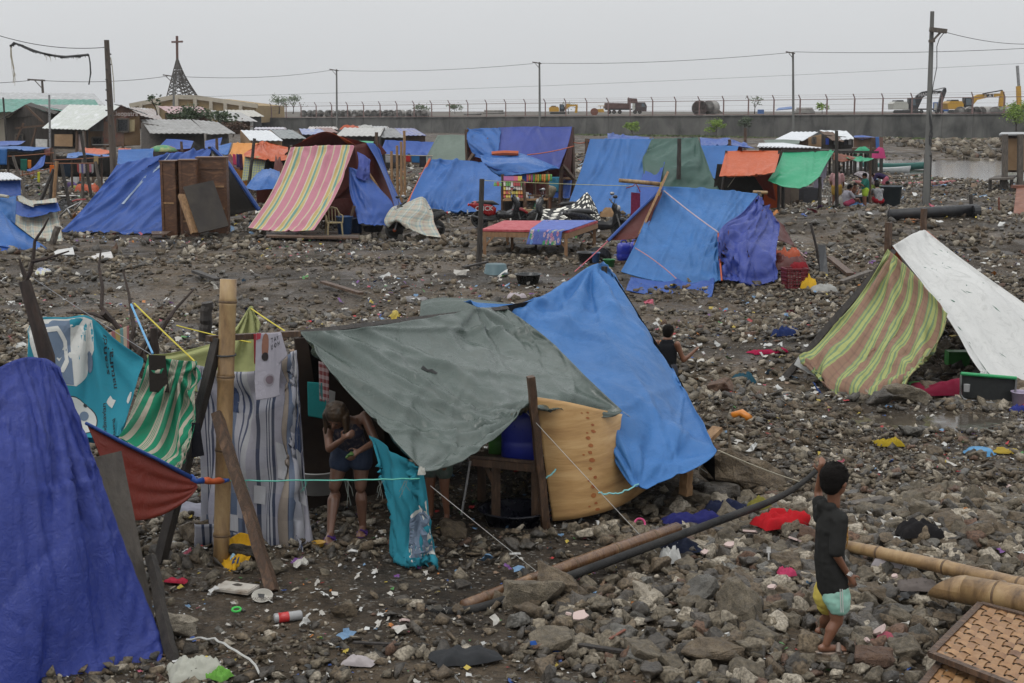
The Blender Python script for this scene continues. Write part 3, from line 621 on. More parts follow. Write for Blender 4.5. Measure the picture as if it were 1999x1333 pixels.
# ==========================================================
def fg_tent():
 t=thing('tent',W(1000,1000,12.3),'low open tent of a wet grey green tarp beside a bright blue tarp','tent')
 gr=ctrlW([[(585,648,11.7),(700,641,12.2),(820,622,12.9),(930,602,13.7),(985,599,14.2)],[(650,733,11.4),(765,722,11.8),(885,700,12.4),(1000,680,13.1),(1068,660,13.6)],[(735,825,11.05),(838,812,11.45),(945,785,11.9),(1062,742,12.4),(1142,733,12.75)],[(820,912,10.7),(925,866,11.15),(1031,785,11.75),(1115,788,12.15),(1215,802,12.4)]])
 X=cloth(gr,90,96,[(0,0,0,1),(1,0,1,0),(1,.5,1,.5),(1,1,1,1),(0,0,1,0),(0,1,1,1)],.006,60,4,.0006,3,.02,bend=.3,keep=.02)
 for(v0,u0,k,amp,rad,ph)in((1,.5,15,.042,.6,.3),(1,0,13,.02,.7,1.),(0,0,11,.016,.7,2.),(0,.75,8,.03,.6,2.2),(1,1,9,.025,.6,.5)):fan(X,v0,u0,k,amp,rad,ph,2.4,1.6)
 creases(X,26,.028,.016,(10,75),3,1.5);creases(X,14,.02,.012,(80,150),9,1.5)
 go=sheet('green_tarp',X,T['green'],t,flip=True,thick=.004)
 decal('tear',go,[[(.385,.30),(.40,.285),(.41,.31),(.425,.315),(.435,.345),(.425,.35),(.415,.33),(.398,.325)]],mat('hole',(.01,.01,.01)),.006)
 gb=ctrlW([[(768,632,13.0),(850,620,13.3),(930,603,13.8),(990,598,14.25)],[(800,607,14.0),(860,592,14.3),(930,590,14.6),(992,594,14.6)],[(822,588,14.9),(860,581,15.1),(925,584,15.0),(990,592,14.9)],[(860,640,15.8),(900,650,15.9),(960,660,15.9),(1010,670,15.8)]])
 sheet('back_flap',cloth(gb,36,40,[(0,0,0,1),(.66,0,.66,1)],.012,40,3,.0008,4),T['green'],t,thick=.004)
 bl=ctrlW([[(905,589,14.5),(1000,592,14.8),(1052,580,15.1),(1100,553,15.35),(1160,516,15.6),(1198,530,15.8)],[(960,612,14.2),(1030,635,14.2),(1100,635,14.4),(1160,610,14.6),(1215,580,15.1),(1262,648,15.2)],[(1040,690,13.5),(1100,715,13.3),(1160,715,13.5),(1220,700,13.7),(1280,700,14.1),(1318,725,14.4)],[(1110,770,12.95),(1160,790,12.7),(1210,800,12.7),(1265,805,12.9),(1320,800,13.2),(1355,795,13.5)],[(1165,812,12.72),(1215,915,12.3),(1246,945,12.12),(1290,928,12.25),(1345,906,12.4),(1400,879,12.6)]])
 X=cloth(bl,84,84,[(0,0,0,1),(1,0,1,0),(1,.4,1,.4),(1,1,1,1),(0,0,1,0),(0,1,1,1)],.008,50,4,.0005,8,.014,bend=.3,keep=.03)
 for(v0,u0,k,amp,rad,ph)in((1,.4,11,.03,.6,.3),(1,1,9,.035,.9,1.),(0,.8,12,.045,.8,2.2),(0,0,8,.03,.7,2.2)):fan(X,v0,u0,k,amp,rad,ph,1.6,2.4)
 creases(X,22,.03,.016,(20,85),4,.8);creases(X,14,.02,.01,(95,170),5,.8)
 sheet('blue_tarp',X,T['netblue'],t,flip=True,thick=.004)
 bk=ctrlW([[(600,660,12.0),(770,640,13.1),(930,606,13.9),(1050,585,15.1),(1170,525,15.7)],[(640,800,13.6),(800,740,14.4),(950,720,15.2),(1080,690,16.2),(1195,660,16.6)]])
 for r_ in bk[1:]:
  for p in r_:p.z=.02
 sheet('back_tarp',interp(bk,12,24,False),T['dark'],t)  # unseen dark back sheet, added to block light so the interior stays dark
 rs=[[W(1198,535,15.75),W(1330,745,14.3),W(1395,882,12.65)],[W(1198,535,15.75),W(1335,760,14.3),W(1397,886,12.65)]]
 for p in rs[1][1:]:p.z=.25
 rs[1][0].z=0.;sheet('side_blocker',interp(rs,6,12,False),T['dark'],t)  # dark side sheet, likewise added to keep light out of the tent
 mb=MB().add([W(575,1010,12.5),W(1210,960,13.2),W(1290,800,16.6),W(700,790,14.2)],[(0,1,2,3)])
 for v in mb.v:v.z=gzf(v.x,v.y)+.03
 q=[W(575,660,12.3),W(730,650,12.9),W(760,1010,13.2),W(600,1010,12.6)];q[2].z=0;q[3].z=0
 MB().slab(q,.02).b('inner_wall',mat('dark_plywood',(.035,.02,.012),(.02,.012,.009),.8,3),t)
 post('post',W(1066,1035,11.95),W(1036,735,11.7),.075,M['wood'],'',parent=t)
 post('post',W(1338,965,12.75),W(1341,900,12.7),.1,M['woodp'],'',parent=t)
 post('post',W(690,1015,12.9),W(690,655,12.9),.06,M['woodd'],'',parent=t)
 p=W(1180,520,15.6);post('post',(p.x,p.y,0),p,.06,M['woodd'],'',parent=t)
 post('beam',W(585,652,11.75),W(990,602,14.2),.05,M['woodd'],'',parent=t)
 ply=mat('plywood',(.56,.36,.165),(.46,.275,.11),.55,1.6,.12,12,c3=(.33,.18,.07),st=(1,1,7))
 pg=ctrlW([[(1046,775,12.05),(1110,785,12.1),(1175,800,12.35),(1230,812,12.9)],[(1060,880,12.08),(1120,885,12.1),(1190,885,12.35),(1245,880,12.9)],[(1079,1017,12.1),(1135,1010,12.12),(1205,990,12.4),(1262,955,13.)]])
 po=sheet('plywood_panel',interp(pg,16,22),ply,t,flip=True,thick=.012)
 rng=random.Random(4);pl=[]
 for k in range(14):
  v=.1+.84*k/13;u=.5+rng.uniform(-.03,.03)-.06*(v-.5);r_=rng.uniform(.011,.02);pl.append([(a+rng.uniform(-.003,.003),b_)for a,b_ in ell(u,v,r_*1.3,r_,10)])
  if k%3==0:pl.append(ell(u-.06,v+.02,.012,.008,8))
 decal('rust_mark',po,pl,mat('rust_stain',(.36,.13,.035),(.28,.08,.025),.6,20),.009,1)
 decal('hand_slot',po,[[(.73,.47),(.93,.44),(.93,.50),(.735,.535)]],pm((.015,.012,.01),.6),.009,1)
 return t
fg_tent()
rope('rope',W(1055,935,11.9),W(1085,915,11.95),.15,.008,pm((.2,.5,.5),.6),'teal cord knotted round the brown tent post by the plywood',wob=.004)
rope('rope',W(1168,962,12.0),W(1247,945,12.1),.1,.008,pm((.2,.5,.5),.6),'teal cord looped from the plywood to the blue tarp corner',wob=.01)
rope('guy_rope',W(1402,879,12.6),G(1560,950,.05),.01,.007,M['rope'],'pale cord from the right corner of the blue tarp to the ground')
rope('guy_string',W(1028,805,11.8),G(1300,1105,.03),.003,.0025,pm((.4,.4,.38),.6),'thin string from the notch of the green tarp to the bamboo pole')
rope('guy_string',W(840,948,10.75),G(1060,1130,.02),.003,.0025,pm((.4,.4,.38),.6),'thin string from the low corner of the green tarp down to the ground')
rope('guy_string',W(1216,803,12.7),G(1420,955,.02),.003,.0025,pm((.4,.4,.38),.6),'thin string from the pointed right tip of the green tarp over the blue tarp')
rope('clothes_line',W(450,938,10.75),W(822,934,10.72),.004,.006,pm((.1,.45,.35),.6),'green cord stretched from the red knot to the teal sheet across the tent opening',n=20,wob=.004)
for px,l,lab in((480,30,'leftmost green cord end hanging from the line across the opening'),(595,22,'green cord knot hanging before the patchwork sheet edge'),(677,50,'frayed grey cord hanging between the legs of the woman'),(745,40,'tangle of grey cord hanging left of the teal sheet'),(792,32,'loose cord loop hanging from the line by the teal sheet')):
 g=MB()
 for k in range(4):a=W(px+R.uniform(-6,6),938,10.7);b_=W(px+R.uniform(-14,14),938+l*R.uniform(.5,1.1),10.69);g.tube([a,a.lerp(b_,.5)+Vector((R.uniform(-.02,.02),0,0)),b_],.0018,5)
 tag(g.b('cord_end',pm((.06,.25,.2)if px<640 else(.16,.18,.16),.7)),lab,'cord')
t=thing('bench',W(1000,960,12.4),'rough wooden bench inside the tent carrying a blue water can','bench')
g=W(950,1005,12.35);z=W(1000,893,12.35).z
MB().slab([W(918,893,12.2),W(1050,905,12.2),W(1050,893,12.9),W(930,885,12.9)],.04).b('top',M['wood'],t)
MB().slab([W(918,895,12.17),W(1050,907,12.17),W(1050,922,12.17),W(918,908,12.17)],.03).b('apron',M['wood'],t)
for px,Y in((968,12.25),(940,12.9),(1046,12.25),(1046,12.9)):a=W(px,900,Y);MB().beam((a.x,a.y,0),a,.08).b('leg',M['wood'],t)
MB().beam(W(945,905,12.22),W(972,960,12.26),.04).b('brace',M['wood'],t)
def jerrycan(c,w,d,h,m,label,rz=0,group=None):
 t=thing('water_can',c,label,'water can',group);Mz=Matrix.Rotation(rz,3,'Z');c=Vector(c)
 pr=[]
 for zz,k in((0,.9),(.03,1),(.3,1),(.33,.97),(.36,1),(.66,1),(.72,.96),(.82,.86),(.88,.6)):pr.append((zz*h,k))
 V=[];n=24;mb=MB()
 for zz,k in pr:
  for i in range(n):
   a=2*pi*i/n;ex=4.;rr=(abs(cos(a))**ex+abs(sin(a))**ex)**(-1/ex);V.append(c+Mz@Vector((rr*cos(a)*w/2*k,rr*sin(a)*d/2*k,zz)))
 Fc=[(i*n+j,i*n+(j+1)%n,(i+1)*n+(j+1)%n,(i+1)*n+j)for i in range(len(pr)-1)for j in range(n)]+[tuple(range(n))[::-1],tuple(range((len(pr)-1)*n,len(pr)*n))]
 mb.add(V,Fc).b('body',m,t,True)
 MB().tube([c+Mz@Vector((x*w,0,zz*h))for x,zz in((-.25,.8),(-.2,1.),(.1,1.02),(.2,.85))],h*.04,8).b('handle',m,t,True)
 MB().lathe(c+Mz@Vector((w*.33,0,h*.8)),[(h*.09,0),(h*.09,h*.1),(h*.02,h*.11)],14).b('cap',m,t)
 return t
CANB=mat('blue_plastic',(.02,.035,.33),(.015,.025,.25),.35,4,.1,20)
jerrycan(W(1018,893,12.45),.36,.3,.52,CANB,'blue plastic water can standing on the bench behind the tent post')
jerrycan(W(975,888,12.75),.2,.3,.5,pm((.06,.22,.03),.5),'green plastic can behind the blue one on the bench')
def basin(c,r,h,m,label,inv=False,M3=None,cat='basin',name='basin',wall=.03,taper=.78,n=32):
 pr=[(r*taper*.9,0),(r*taper,.01),(r*.96,h*.93),(r*1.06,h*.95),(r*1.07,h),(r*.97,h),(r*.93,h*.93),(r*taper*.95,.03),(1e-6,.025)]
 mb=MB().lathe((0,0,0),pr,n);Mr=M3 or Matrix.Identity(3)
 if inv:Mr=Mr@Matrix.Rotation(pi,3,'X')
 off=Vector(c)+(Vector((0,0,h))if inv else Vector((0,0,0)));mb.v=[off+Mr@v for v in mb.v]
 return tag(mb.b(name,m,None,True),label,cat)
basin(W(1005,1025,12.15),.31,.16,pm((.008,.009,.016),.3),'wide black plastic basin on the ground under the bench')
tag(MB().tube([W(918,900,12.05),W(901,1005,12.0)],.011,8).b('metal_rod',M['steel']),'thin grey metal rod leaning in the dark tent opening','rod')
o=bamboo_mb(G(430,1098,-.1),W(446,545,11.0),.062,.066,.62,18);t=nodes(tag(o.b('bamboo_post',BAM,None,True),'thick upright bamboo post holding the wooden cross bar','post'))
t=tag(MB().beam(W(405,661,10.93),W(583,651,11.55),.055,.045).b('cross_bar',M['wood']),'short red brown wooden bar lashed across the thick bamboo post','beam')
post('wooden_prop',G(532,1155),W(424,806,10.85),.09,M['wood'],'square brown timber leaning against the thick bamboo post','prop')
post('wooden_pole',G(312,1100),W(425,660,10.95),.085,M['woodd'],'long dark weathered pole leaning up to the cross bar','pole')
post('wooden_post',W(400,665,13.),W(404,590,13.),.12,M['woodd'],'dark stub of a post behind the bamboo one','post',rnd=True)
for a in(.35,.39):
 g=[G(430,1098,0).lerp(W(446,545,11.0),.735+a*.03-.01)+Vector((cos(k*pi/5)*.075,sin(k*pi/5)*.075,0))for k in range(11)]
 tag(MB().tube(g,.006,5,False).b('wire_binding',M['wire']),'dark wire wound round the bamboo post at the cross bar','wire','wire turns round the bamboo post')
PW=stripe('patchwork_stripe',[(0,(.4,.4,.44)),(.1,(.03,.04,.075)),(.115,(.42,.42,.45)),(.14,(.03,.04,.075)),(.155,(.42,.42,.45)),(.18,(.035,.045,.08)),(.22,(.36,.35,.4)),(.36,(.04,.05,.08)),(.37,(.3,.245,.19)),(.49,(.04,.05,.08)),(.5,(.13,.17,.25)),(.6,(.42,.42,.46)),(.68,(.05,.065,.12)),(.7,(.4,.4,.43)),(.74,(.05,.065,.12)),(.77,(.44,.44,.45)),(.86,(.36,.35,.39)),(.95,(.035,.045,.08))],[(0,(.3,.3,.33)),(.16,(.13,.15,.22)),(.3,(.3,.29,.32)),(.52,(.2,.2,.27)),(.66,(.34,.34,.35)),(.84,(.1,.13,.21))],2.,2.2,blend=.16)
ct=[[W(383,712,11.7),W(440,724,11.6),W(505,722,11.4),W(562,692,11.35),W(577,683,11.4)],[W(390,850,11.6),W(440,850,11.5),W(500,850,11.35),W(560,850,11.3),W(592,860,11.35)],[W(384,990,11.6),W(440,990,11.45),W(505,985,11.35),W(560,1000,11.25),W(600,950,11.35)],[W(388,1020,11.45),W(440,1045,11.2),W(500,1040,11.2),W(575,1060,11.1),W(598,1040,11.2)]]
X=cloth(ct,90,70,[(0,0,0,1),(1,0,1,.5),(1,.85,1,.85)],.05,60,4,.0008,12,.02,bend=.12,sv=.01);pleats(X,4,.07,1.,.15);fan(X,0,1,12,.05,1.3,.4,1,1.2);fan(X,0,.05,8,.04,1.,.4,1,1.2)
o=tag(sheet('hanging_sheet',X,PW,None,thick=.004),'grey blue patchwork sheet hanging from the cross bar beside the dark opening','sheet')
rq=random.Random(6)
for cc in((.05,.07,.13),(.13,.16,.23),(.48,.48,.5)):[decal('print',o,[[(u,v),(u+w_,v+.01),(u+w_,v+h_),(u,v+h_-.01)]],tarp('patch',cc,None,.85,.85,.15,.3,9,0),.005+cc[0]*.01,2)for u,v,w_,h_ in[(rq.choice((.24,.27,.46,.62,.84,.88,.04)),rq.uniform(.05,.85),rq.uniform(.04,.09),rq.uniform(.05,.13))for _ in range(7)]]
TEAL=tarp('cloth_teal',(.035,.25,.33),None,.85,.85,.15,.3,9,.2,.15);INK=pm((.015,.02,.025),.8);CRM=tarp('cloth_cream',(.5,.5,.47),None,.85,.9,.15,.3,9,0,.2);SLT=tarp('cloth_slate',(.13,.17,.23),None,.85,.9,.15,.3,9,0,.1)
ct=[[W(56,640,11.),W(75,620,11.1),W(130,619,11.2),W(175,618,11.3),W(225,662,11.3),W(280,700,11.3)],[W(54,690,10.8),W(100,700,10.85),W(150,705,10.9),W(190,720,10.95),W(230,735,11.),W(268,745,11.1)],[W(54,760,10.6),W(100,770,10.6),W(150,780,10.6),W(190,790,10.7),W(225,795,10.8),W(250,800,10.9)],[W(60,830,10.4),W(110,840,10.4),W(150,850,10.4),W(190,855,10.45),W(215,852,10.5),W(233,850,10.6)]]
X=cloth(ct,60,60,[(0,0,0,1),(1,0,1,1),(0,0,1,0),(0,1,1,1)],.012,50,4,.0006,14,.012,bend=.2);fan(X,0,.6,9,.03,.9,1);fan(X,1,.9,9,.025,.6,2)
ts=tag(sheet('hanging_sheet',X,TEAL,None,thick=.003),'turquoise sheet printed with white bears, hung up behind the deep blue tent','sheet')
decal('print',ts,[[(.02,.02),(.62,.015),(.63,.16),(.57,.27),(.45,.36),(.3,.385),(.1,.33),(.02,.2)]],CRM,.004)
decal('print',ts,[[(.14,.03),(.42,.03),(.43,.36),(.3,.38),(.15,.31)],ell(.6,.21,.022,.045,14)],SLT,.007)
decal('print',ts,[[(.24,.09),(.33,.07),(.39,.14),(.4,.24),(.35,.3),(.26,.32),(.26,.295),(.335,.28),(.37,.23),(.36,.15),(.32,.1),(.25,.115)]],CRM,.010)
decal('print',ts,[ell(.47,.57,.17,.15,26)],INK,.004)
decal('print',ts,[ell(.47,.57,.162,.142,26)],CRM,.007)
decal('print',ts,[ell(.53,.53,.045,.035,14,-.6),ell(.62,.7,.035,.035,12,-.6)],SLT,.010)
decal('print',ts,[ell(.54,.45,.02,.013,10),[(.36,.46),(.37,.51),(.395,.52),(.395,.51),(.38,.5),(.372,.46)]],INK,.011)
decal('print',ts,[[(.9,.42),(.925,.39),(.955,.42),(.955,.47),(.92,.52),(.895,.47)],[(.735,.4),(.755,.37),(.775,.40),(.8,.41),(.785,.45),(.77,.49),(.74,.46),(.72,.43)],ell(.83,.9,.018,.04,8)],CRM,.005)
textsheet('print',ts,'scandinavian',INK,.70,.62,.052,.075,pi/2);textsheet('print',ts,'natural',INK,.80,.74,.052,.085,pi/2);textsheet('print',ts,'natural',INK,.78,.2,.05,.08,pi/2+.2);textsheet('print',ts,'scandi',INK,.73,.14,.045,.08,pi/2+.2)
GST=stripe('green_stripe',[(0,(.02,.22,.12)),(.3,(.42,.38,.3)),(.36,(.03,.2,.12)),(.38,(.42,.38,.3)),(.42,(.03,.2,.12)),(.44,(.42,.38,.3)),(.48,(.03,.2,.12)),(.5,(.42,.38,.3)),(.58,(.02,.22,.12)),(.8,(.42,.38,.3)),(.97,(.02,.22,.12))],None,3.2,dirt=.6)
ct=[[W(290,692,10.8),W(325,700,10.75),W(372,705,10.8),W(382,705,10.85)],[W(268,770,10.7),W(305,772,10.62),W(345,765,10.6),W(381,760,10.7)],[W(244,832,10.6),W(290,840,10.5),W(335,840,10.5),W(378,830,10.6)],[W(232,853,10.5),W(275,878,10.4),W(320,900,10.4),W(352,918,10.45)]]
X=cloth(ct,60,56,[(0,0,0,1),(1,0,1,1),(0,0,1,0),(0,1,1,1)],.03,50,4,.0008,15,.02,bend=.12);fan(X,.1,.5,10,.03,1.2,1.3);fan(X,1,.9,8,.02,.6,.3)
uvw=[(0,0)];o=sheet('hanging_sheet',X,GST,None,thick=.003);tag(o,'dirty green and cream striped sheet hanging beside the turquoise one','sheet')
ul=o.data.uv_layers[0].data
a=np.zeros(len(ul)*2);ul.foreach_get('uv',a);a=a.reshape(-1,2);a[:,0]=a[:,0]+a[:,1]*.25;ul.foreach_set('uv',a.ravel())
YEL=tarp('cloth_lace_yellow',(.42,.44,.2),None,.85,.85,.15,.5,16,.25,.3)
ct=[[W(287,692,11.5),W(340,688,11.7),W(420,668,12.),W(460,640,12.1),W(488,598,12.2),W(497,612,12.25),W(500,640,12.2)],[W(300,720,11.4),W(350,722,11.6),W(420,712,11.8),W(455,700,11.95),W(480,690,12.),W(494,690,12.1),W(503,700,12.1)],[W(330,735,11.35),W(365,742,11.5),W(420,750,11.7),W(450,752,11.85),W(478,750,11.9),W(492,745,12.),W(500,735,12.)]]
X=cloth(ct,30,70,[(0,0,0,1),(1,0,1,0),(1,.6,1,.6),(1,1,1,1),(0,1,1,1)],.015,50,4,.0005,16,.015);fan(X,0,.66,9,.03,1.,1)
o=tag(sheet('hanging_cloth',X,YEL,None,thick=.003),'pale yellow lace cloth slung between the poles behind the bamboo post','cloth')
decal('eyelet',o,[ell(.08+.055*k+.012*(j%2),.68+.12*j,.008,.035,8)for k in range(9)for j in range(2)]+[ell(.74+.03*k,.3+.1*k,.006,.03,8)for k in range(4)],pm((.03,.03,.02),.9),.005,0)
tag(MB().slab([W(380,728,11.9),W(500,688,12.3),W(500,725,12.2),W(420,735,12.)],.02).b('plank',M['wood']),'dark brown board behind the bamboo post under the yellow cloth','plank')
def hung(name,top0,top1,bot0,bot1,m,label,cat,n=26,slack=.04,seed=1,bulge=.0,sl=False):
 ct=[[top0,top0.lerp(top1,.5),top1],[top0.lerp(bot0,.5),(top0+top1+bot0+bot1)/4+Vector((0,-bulge,0)),top1.lerp(bot1,.5)],[bot0,bot0.lerp(bot1,.5),bot1]]
 X=cloth(ct,n,max(10,n//2),[(0,0,0,1)],slack,40,3,.002,seed,.03,bend=.1);o=sheet(name,X,m,None,thick=.004);tag(o,label,cat);return o
DK=cm((.03,.026,.022));hung('trousers',W(290,692,10.72),W(323,694,10.72),W(294,752,10.68),W(332,752,10.68),DK,'dark brown garment hanging over the green striped sheet','garment',seed=3)
hung('sock',W(374,825,10.6),W(390,825,10.62),W(378,888,10.6),W(402,882,10.62),cm((.012,.012,.016)),'black cloth tied to the leaning dark pole','cloth',18,seed=5)
hung('dark_jacket',W(478,600,12.35),W(500,604,12.35),W(492,668,12.3),W(520,665,12.3),cm((.012,.015,.03)),'navy blue jacket hanging behind the yellow lace cloth','jacket',20,seed=7)
WSH=cm((.42,.4,.45));RD=cm((.4,.05,.06))
ct=[[W(500,650,10.98),W(525,650,11.03),W(548,648,11.1)],[W(497,690,10.95),W(522,690,11.0),W(552,678,11.1)],[W(495,720,10.97),W(525,722,11.),W(540,718,11.08)],[W(496,753,10.97),W(520,750,11.),W(541,745,11.08)]]
X=cloth(ct,34,26,[(0,0,0,1)],.03,40,3,.0015,4,.02);sh=tag(sheet('t_shirt',X,WSH,None,thick=.004),'white printed T shirt hanging upside down over the wooden bar','T-shirt')
decal('picture',sh,[ell(.38,.16,.12,.16,14)],pm((.26,.12,.08),.8),.005,1);decal('picture',sh,[ell(.38,.28,.12,.05,14)],pm((.02,.015,.015),.8),.008,1);decal('picture',sh,[[(.0,.0),(.22,.0),(.2,.08),(.0,.1)]],pm((.4,.04,.06),.8),.006,1)
decal('neck',sh,[ell(.5,.64,.2,.11,20)],pm((.3,.28,.31),.9),.005,1);decal('neck',sh,[ell(.5,.63,.14,.075,20)],pm((.16,.12,.14),.9),.009,1)
textsheet('print',sh,'T A Y\nU O H',INK,.72,.14,.11,.08,.1)
hung('sleeve',W(545,652,11.1),W(550,650,11.11),W(540,705,11.1),W(562,690,11.12),WSH,'sleeve end of the white T shirt on the wooden bar','garment',14,seed=2)if False else None
ct=[[W(543,652,11.08),W(549,650,11.1)],[W(541,712,11.08),W(562,692,11.12)]];X=cloth(ct,14,8,[(0,0,0,1)],.03,20,3);sheet('sleeve',X,WSH,sh,thick=.004)
hung('garment',W(495,652,11.2),W(503,652,11.2),W(494,705,11.2),W(500,705,11.2),RD,'red and yellow cloth edge hanging behind the white T shirt','cloth',14)
ct=[[W(722,850,11.35),W(745,862,11.2),W(775,885,11.),W(802,903,10.85),W(822,915,10.7)],[W(735,905,11.1),W(760,920,11.),W(785,930,10.85),W(805,940,10.8),W(828,940,10.72)],[W(768,985,11.0),W(785,985,10.85),W(800,990,10.75),W(822,995,10.72),W(838,1000,10.75)],[W(763,1045,10.95),W(780,1045,10.8),W(800,1045,10.72),W(825,1050,10.72),W(846,1060,10.78)],[W(764,1078,10.95),W(785,1085,10.8),W(805,1088,10.72),W(835,1092,10.72),W(860,1118,10.75)]]
X=cloth(ct,60,40,[(0,0,0,1),(1,0,1,1),(0,1,1,1),(0,0,.5,0)],.03,50,4,.0006,22,.02,bend=.1);pleats(X,2.2,.014,.5,.3);creases(X,18,.03,.03,(60,120),3);fan(X,0,1,10,.03,.9,1)
o=tag(sheet('hanging_sheet',X,TEAL,None,thick=.003),'turquoise printed sheet tied to the low corner of the green tarp, trailing to the ground','sheet')
decal('print',o,[[(.5,.5),(.62,.42),(.97,.4),(.97,.84),(.55,.82),(.47,.7)]],CRM,.008);decal('print',o,[[(.53,.51),(.63,.44),(.95,.42),(.95,.81),(.56,.79),(.5,.68)]],SLT,.018)
tag(crumple('knot',W(823,922,10.66),.06,.05,.05,cm((.4,.4,.36)),seed=9,n=12),'knot of grey cloth and cord at the low corner of the green tarp','knot')
for a,b_,c,d,mm,lab,sd in(((600,745),(640,748),(598,805),(632,812),cm((.02,.2,.2)),'teal garment hanging inside the dark tent opening',1),((622,705),(642,710),(622,775),(640,780),stripe('check_cloth',[(0,(.4,.25,.25)),(.5,(.25,.05,.06))],[(0,(.5,.45,.45)),(.5,(.2,.05,.05))],3,6),'red checked cloth hanging inside the dark tent opening',2),((640,760),(655,765),(625,800),(640,806),cm((.25,.25,.24)),'pale rag hanging over the bent woman',3)):
 hung('garment',W(*a,12.1),W(*b_,12.1),W(*c,12.1),W(*d,12.1),mm,lab,'garment',16,seed=sd)
crumple('cloth_hem',G(385,1000),.75,.3,.05,cm((.28,.28,.33)),'grey cloth trailing on the stones left of the bamboo post','cloth',seed=31)
crumple('cloth_hem',G(500,1000),.55,.3,.06,PW,'striped hem of patchwork cloth lying under stones right of the bamboo post','cloth',seed=33)
JY=cm((.6,.33,.02));XJ=creases(cloth(ctrlW([[(448,1052,10.95),(470,1040,11.0),(494,1046,10.95)],[(431,1085,10.72),(455,1080,10.65),(480,1074,10.78)],[(417,1125,10.55),(437,1131,10.45),(453,1108,10.6)]]),30,26,[(0,0,0,1),(1,0,1,1)],.06,40,3,.0006,5,.03),12,.02,.03,(0,180),4);j=tag(sheet('jersey',XJ,JY,None,thick=.004),'yellow basketball jersey with blue trim draped over rocks','jersey')
decal('trim',j,[[(.2,.62),(.32,.6),(.42,.68),(.42,.8),(.36,.8),(.35,.7),(.28,.65),(.2,.68)],[(.6,.9),(.64,.75),(.75,.66),(.9,.64),(.9,.69),(.77,.71),(.69,.78),(.66,.9)],[(.45,.42),(.5,.4),(.52,.55),(.46,.56)],[(.58,.4),(.63,.4),(.65,.56),(.58,.56)]],pm((.02,.04,.1),.8),.006);decal('trim',j,[[(.3,.38),(.4,.3),(.45,.4),(.35,.46)]],pm((.3,.5,.62),.8),.006)
# ==========================================================
def left_tent():
 t=thing('tent',W(150,1290,8.9),'tall deep blue tarp tent at the left edge of the picture','tent')
 ct=[[W(-220,800,8.7),W(-60,745,8.95),W(30,702,9.2),W(75,698,9.35),W(113,716,9.35)],[W(-220,950,8.4),W(-60,900,8.6),W(50,880,8.8),W(115,870,9.0),W(172,860,9.25)],[W(-220,1120,8.2),W(-60,1100,8.3),W(60,1080,8.5),W(160,1060,8.8),W(235,1040,9.1)],[W(-220,1330,8.0),W(-60,1350,8.1),W(80,1330,8.3),W(200,1290,8.6),W(312,1240,9.0)],[W(-220,1500,7.9),W(-60,1480,7.95),W(90,1430,8.1),W(210,1370,8.4),W(313,1300,8.8)]]
 X=cloth(ct,84,70,[(0,0,0,1),(1,0,1,1),(0,1,1,1),(0,0,1,0)],.012,60,4,.0006,30,.015,bend=.3,keep=.02)
 fan(X,0,.85,9,.03,1.6,.5,2,1);fan(X,1,.1,8,.03,.9,1,1,1.2);creases(X,34,.02,.008,(60,110),6,1);creases(X,30,.014,.006,(-30,30),7,1)
 sheet('front_tarp',X,T['deep'],t,flip=True,thick=.004)
 ct=[[W(60,700,9.4),W(90,700,9.6),W(118,718,9.7)],[W(105,735,9.4),W(150,770,9.45),W(180,795,9.6)],[W(120,800,9.35),W(160,830,9.4),W(184,845,9.5)],[W(140,850,9.32),W(158,870,9.36),W(172,872,9.4)]]
 sheet('side_tarp',cloth(ct,30,26,[(0,0,0,1),(1,0,1,1),(0,0,1,0)],.03,40,3,.001,31),T['violet'],t,flip=True,thick=.004)
 ct=[[W(170,828,9.6),W(240,866,9.9),W(310,900,10.2),W(385,938,10.5)],[W(195,890,9.6),W(250,925,9.85),W(320,935,10.15),W(384,945,10.5)],[W(225,985,9.65),W(270,984,9.9),W(330,968,10.2),W(386,950,10.5)]]
 X=cloth(ct,30,50,[(0,0,0,1),(1,0,1,0),(0,1,1,1),(0,0,1,0)],.015,40,3,.001,33);n1,m1=X.shape[:2];uu=np.linspace(0,1,m1)[None];vv=np.linspace(0,1,n1)[:,None];X[:,:,1]+=np.sin(vv*26)*.02*np.minimum((1-uu)*3,1)*uu
 sheet('red_flap',X,T['orange']if False else T['red'],t,flip=True,thick=.004)
 mb=MB().tube([W(168,826,9.58)]+[W(*p)for p in((240,864,9.88),(310,898,10.18),(372,932,10.46))],[.012,.014,.014,.02],8);mb.b('blue_hem',T['royal'],t,True)
 MB().tube([W(372,932,10.46),W(382,940,10.5),W(396,938,10.55)],[.03,.02,.026],10).b('knot',T['royal'],t,True)
 MB().tube([W(394,938,10.55),W(405,938,10.6),W(415,940,10.63),W(428,938,10.66),W(436,939,10.7)],[.02,.03,.022,.028,.015],10).b('knot',T['orange'],t,True)
 MB().tube([W(434,939,10.7),W(447,937,10.73)],[.02,.012],8).b('knot',T['royal'],t,True)
 p=W(75,705,9.5);post('post',(p.x,p.y,0),p,.08,M['woodd'],'',parent=t)
 bk=[[W(-220,800,8.75),W(30,705,9.3),W(113,718,9.45)],[W(-220,900,11.),W(0,900,11.),W(120,900,10.6)]]
 for p in bk[1]:p.z=0
 sheet('back_tarp',interp(bk,6,12,False),T['deep'],t)
left_tent()
q=[W(182,893,9.35),W(236,880,9.5),W(303,1215,9.3),W(262,1235,9.1)];tag(MB().slab(q,.015).b('board',mat('old_board',(.1,.085,.07),(.055,.046,.04),.7,3,.5,20,st=(2,2,1))),'tall grey weathered board leaning against the deep blue tent','board')
post('rusty_post',G(340,1290,-.05),W(293,1085,9.35),.07,M['woodd'],'short rusty dark post standing beside the grey board','post')
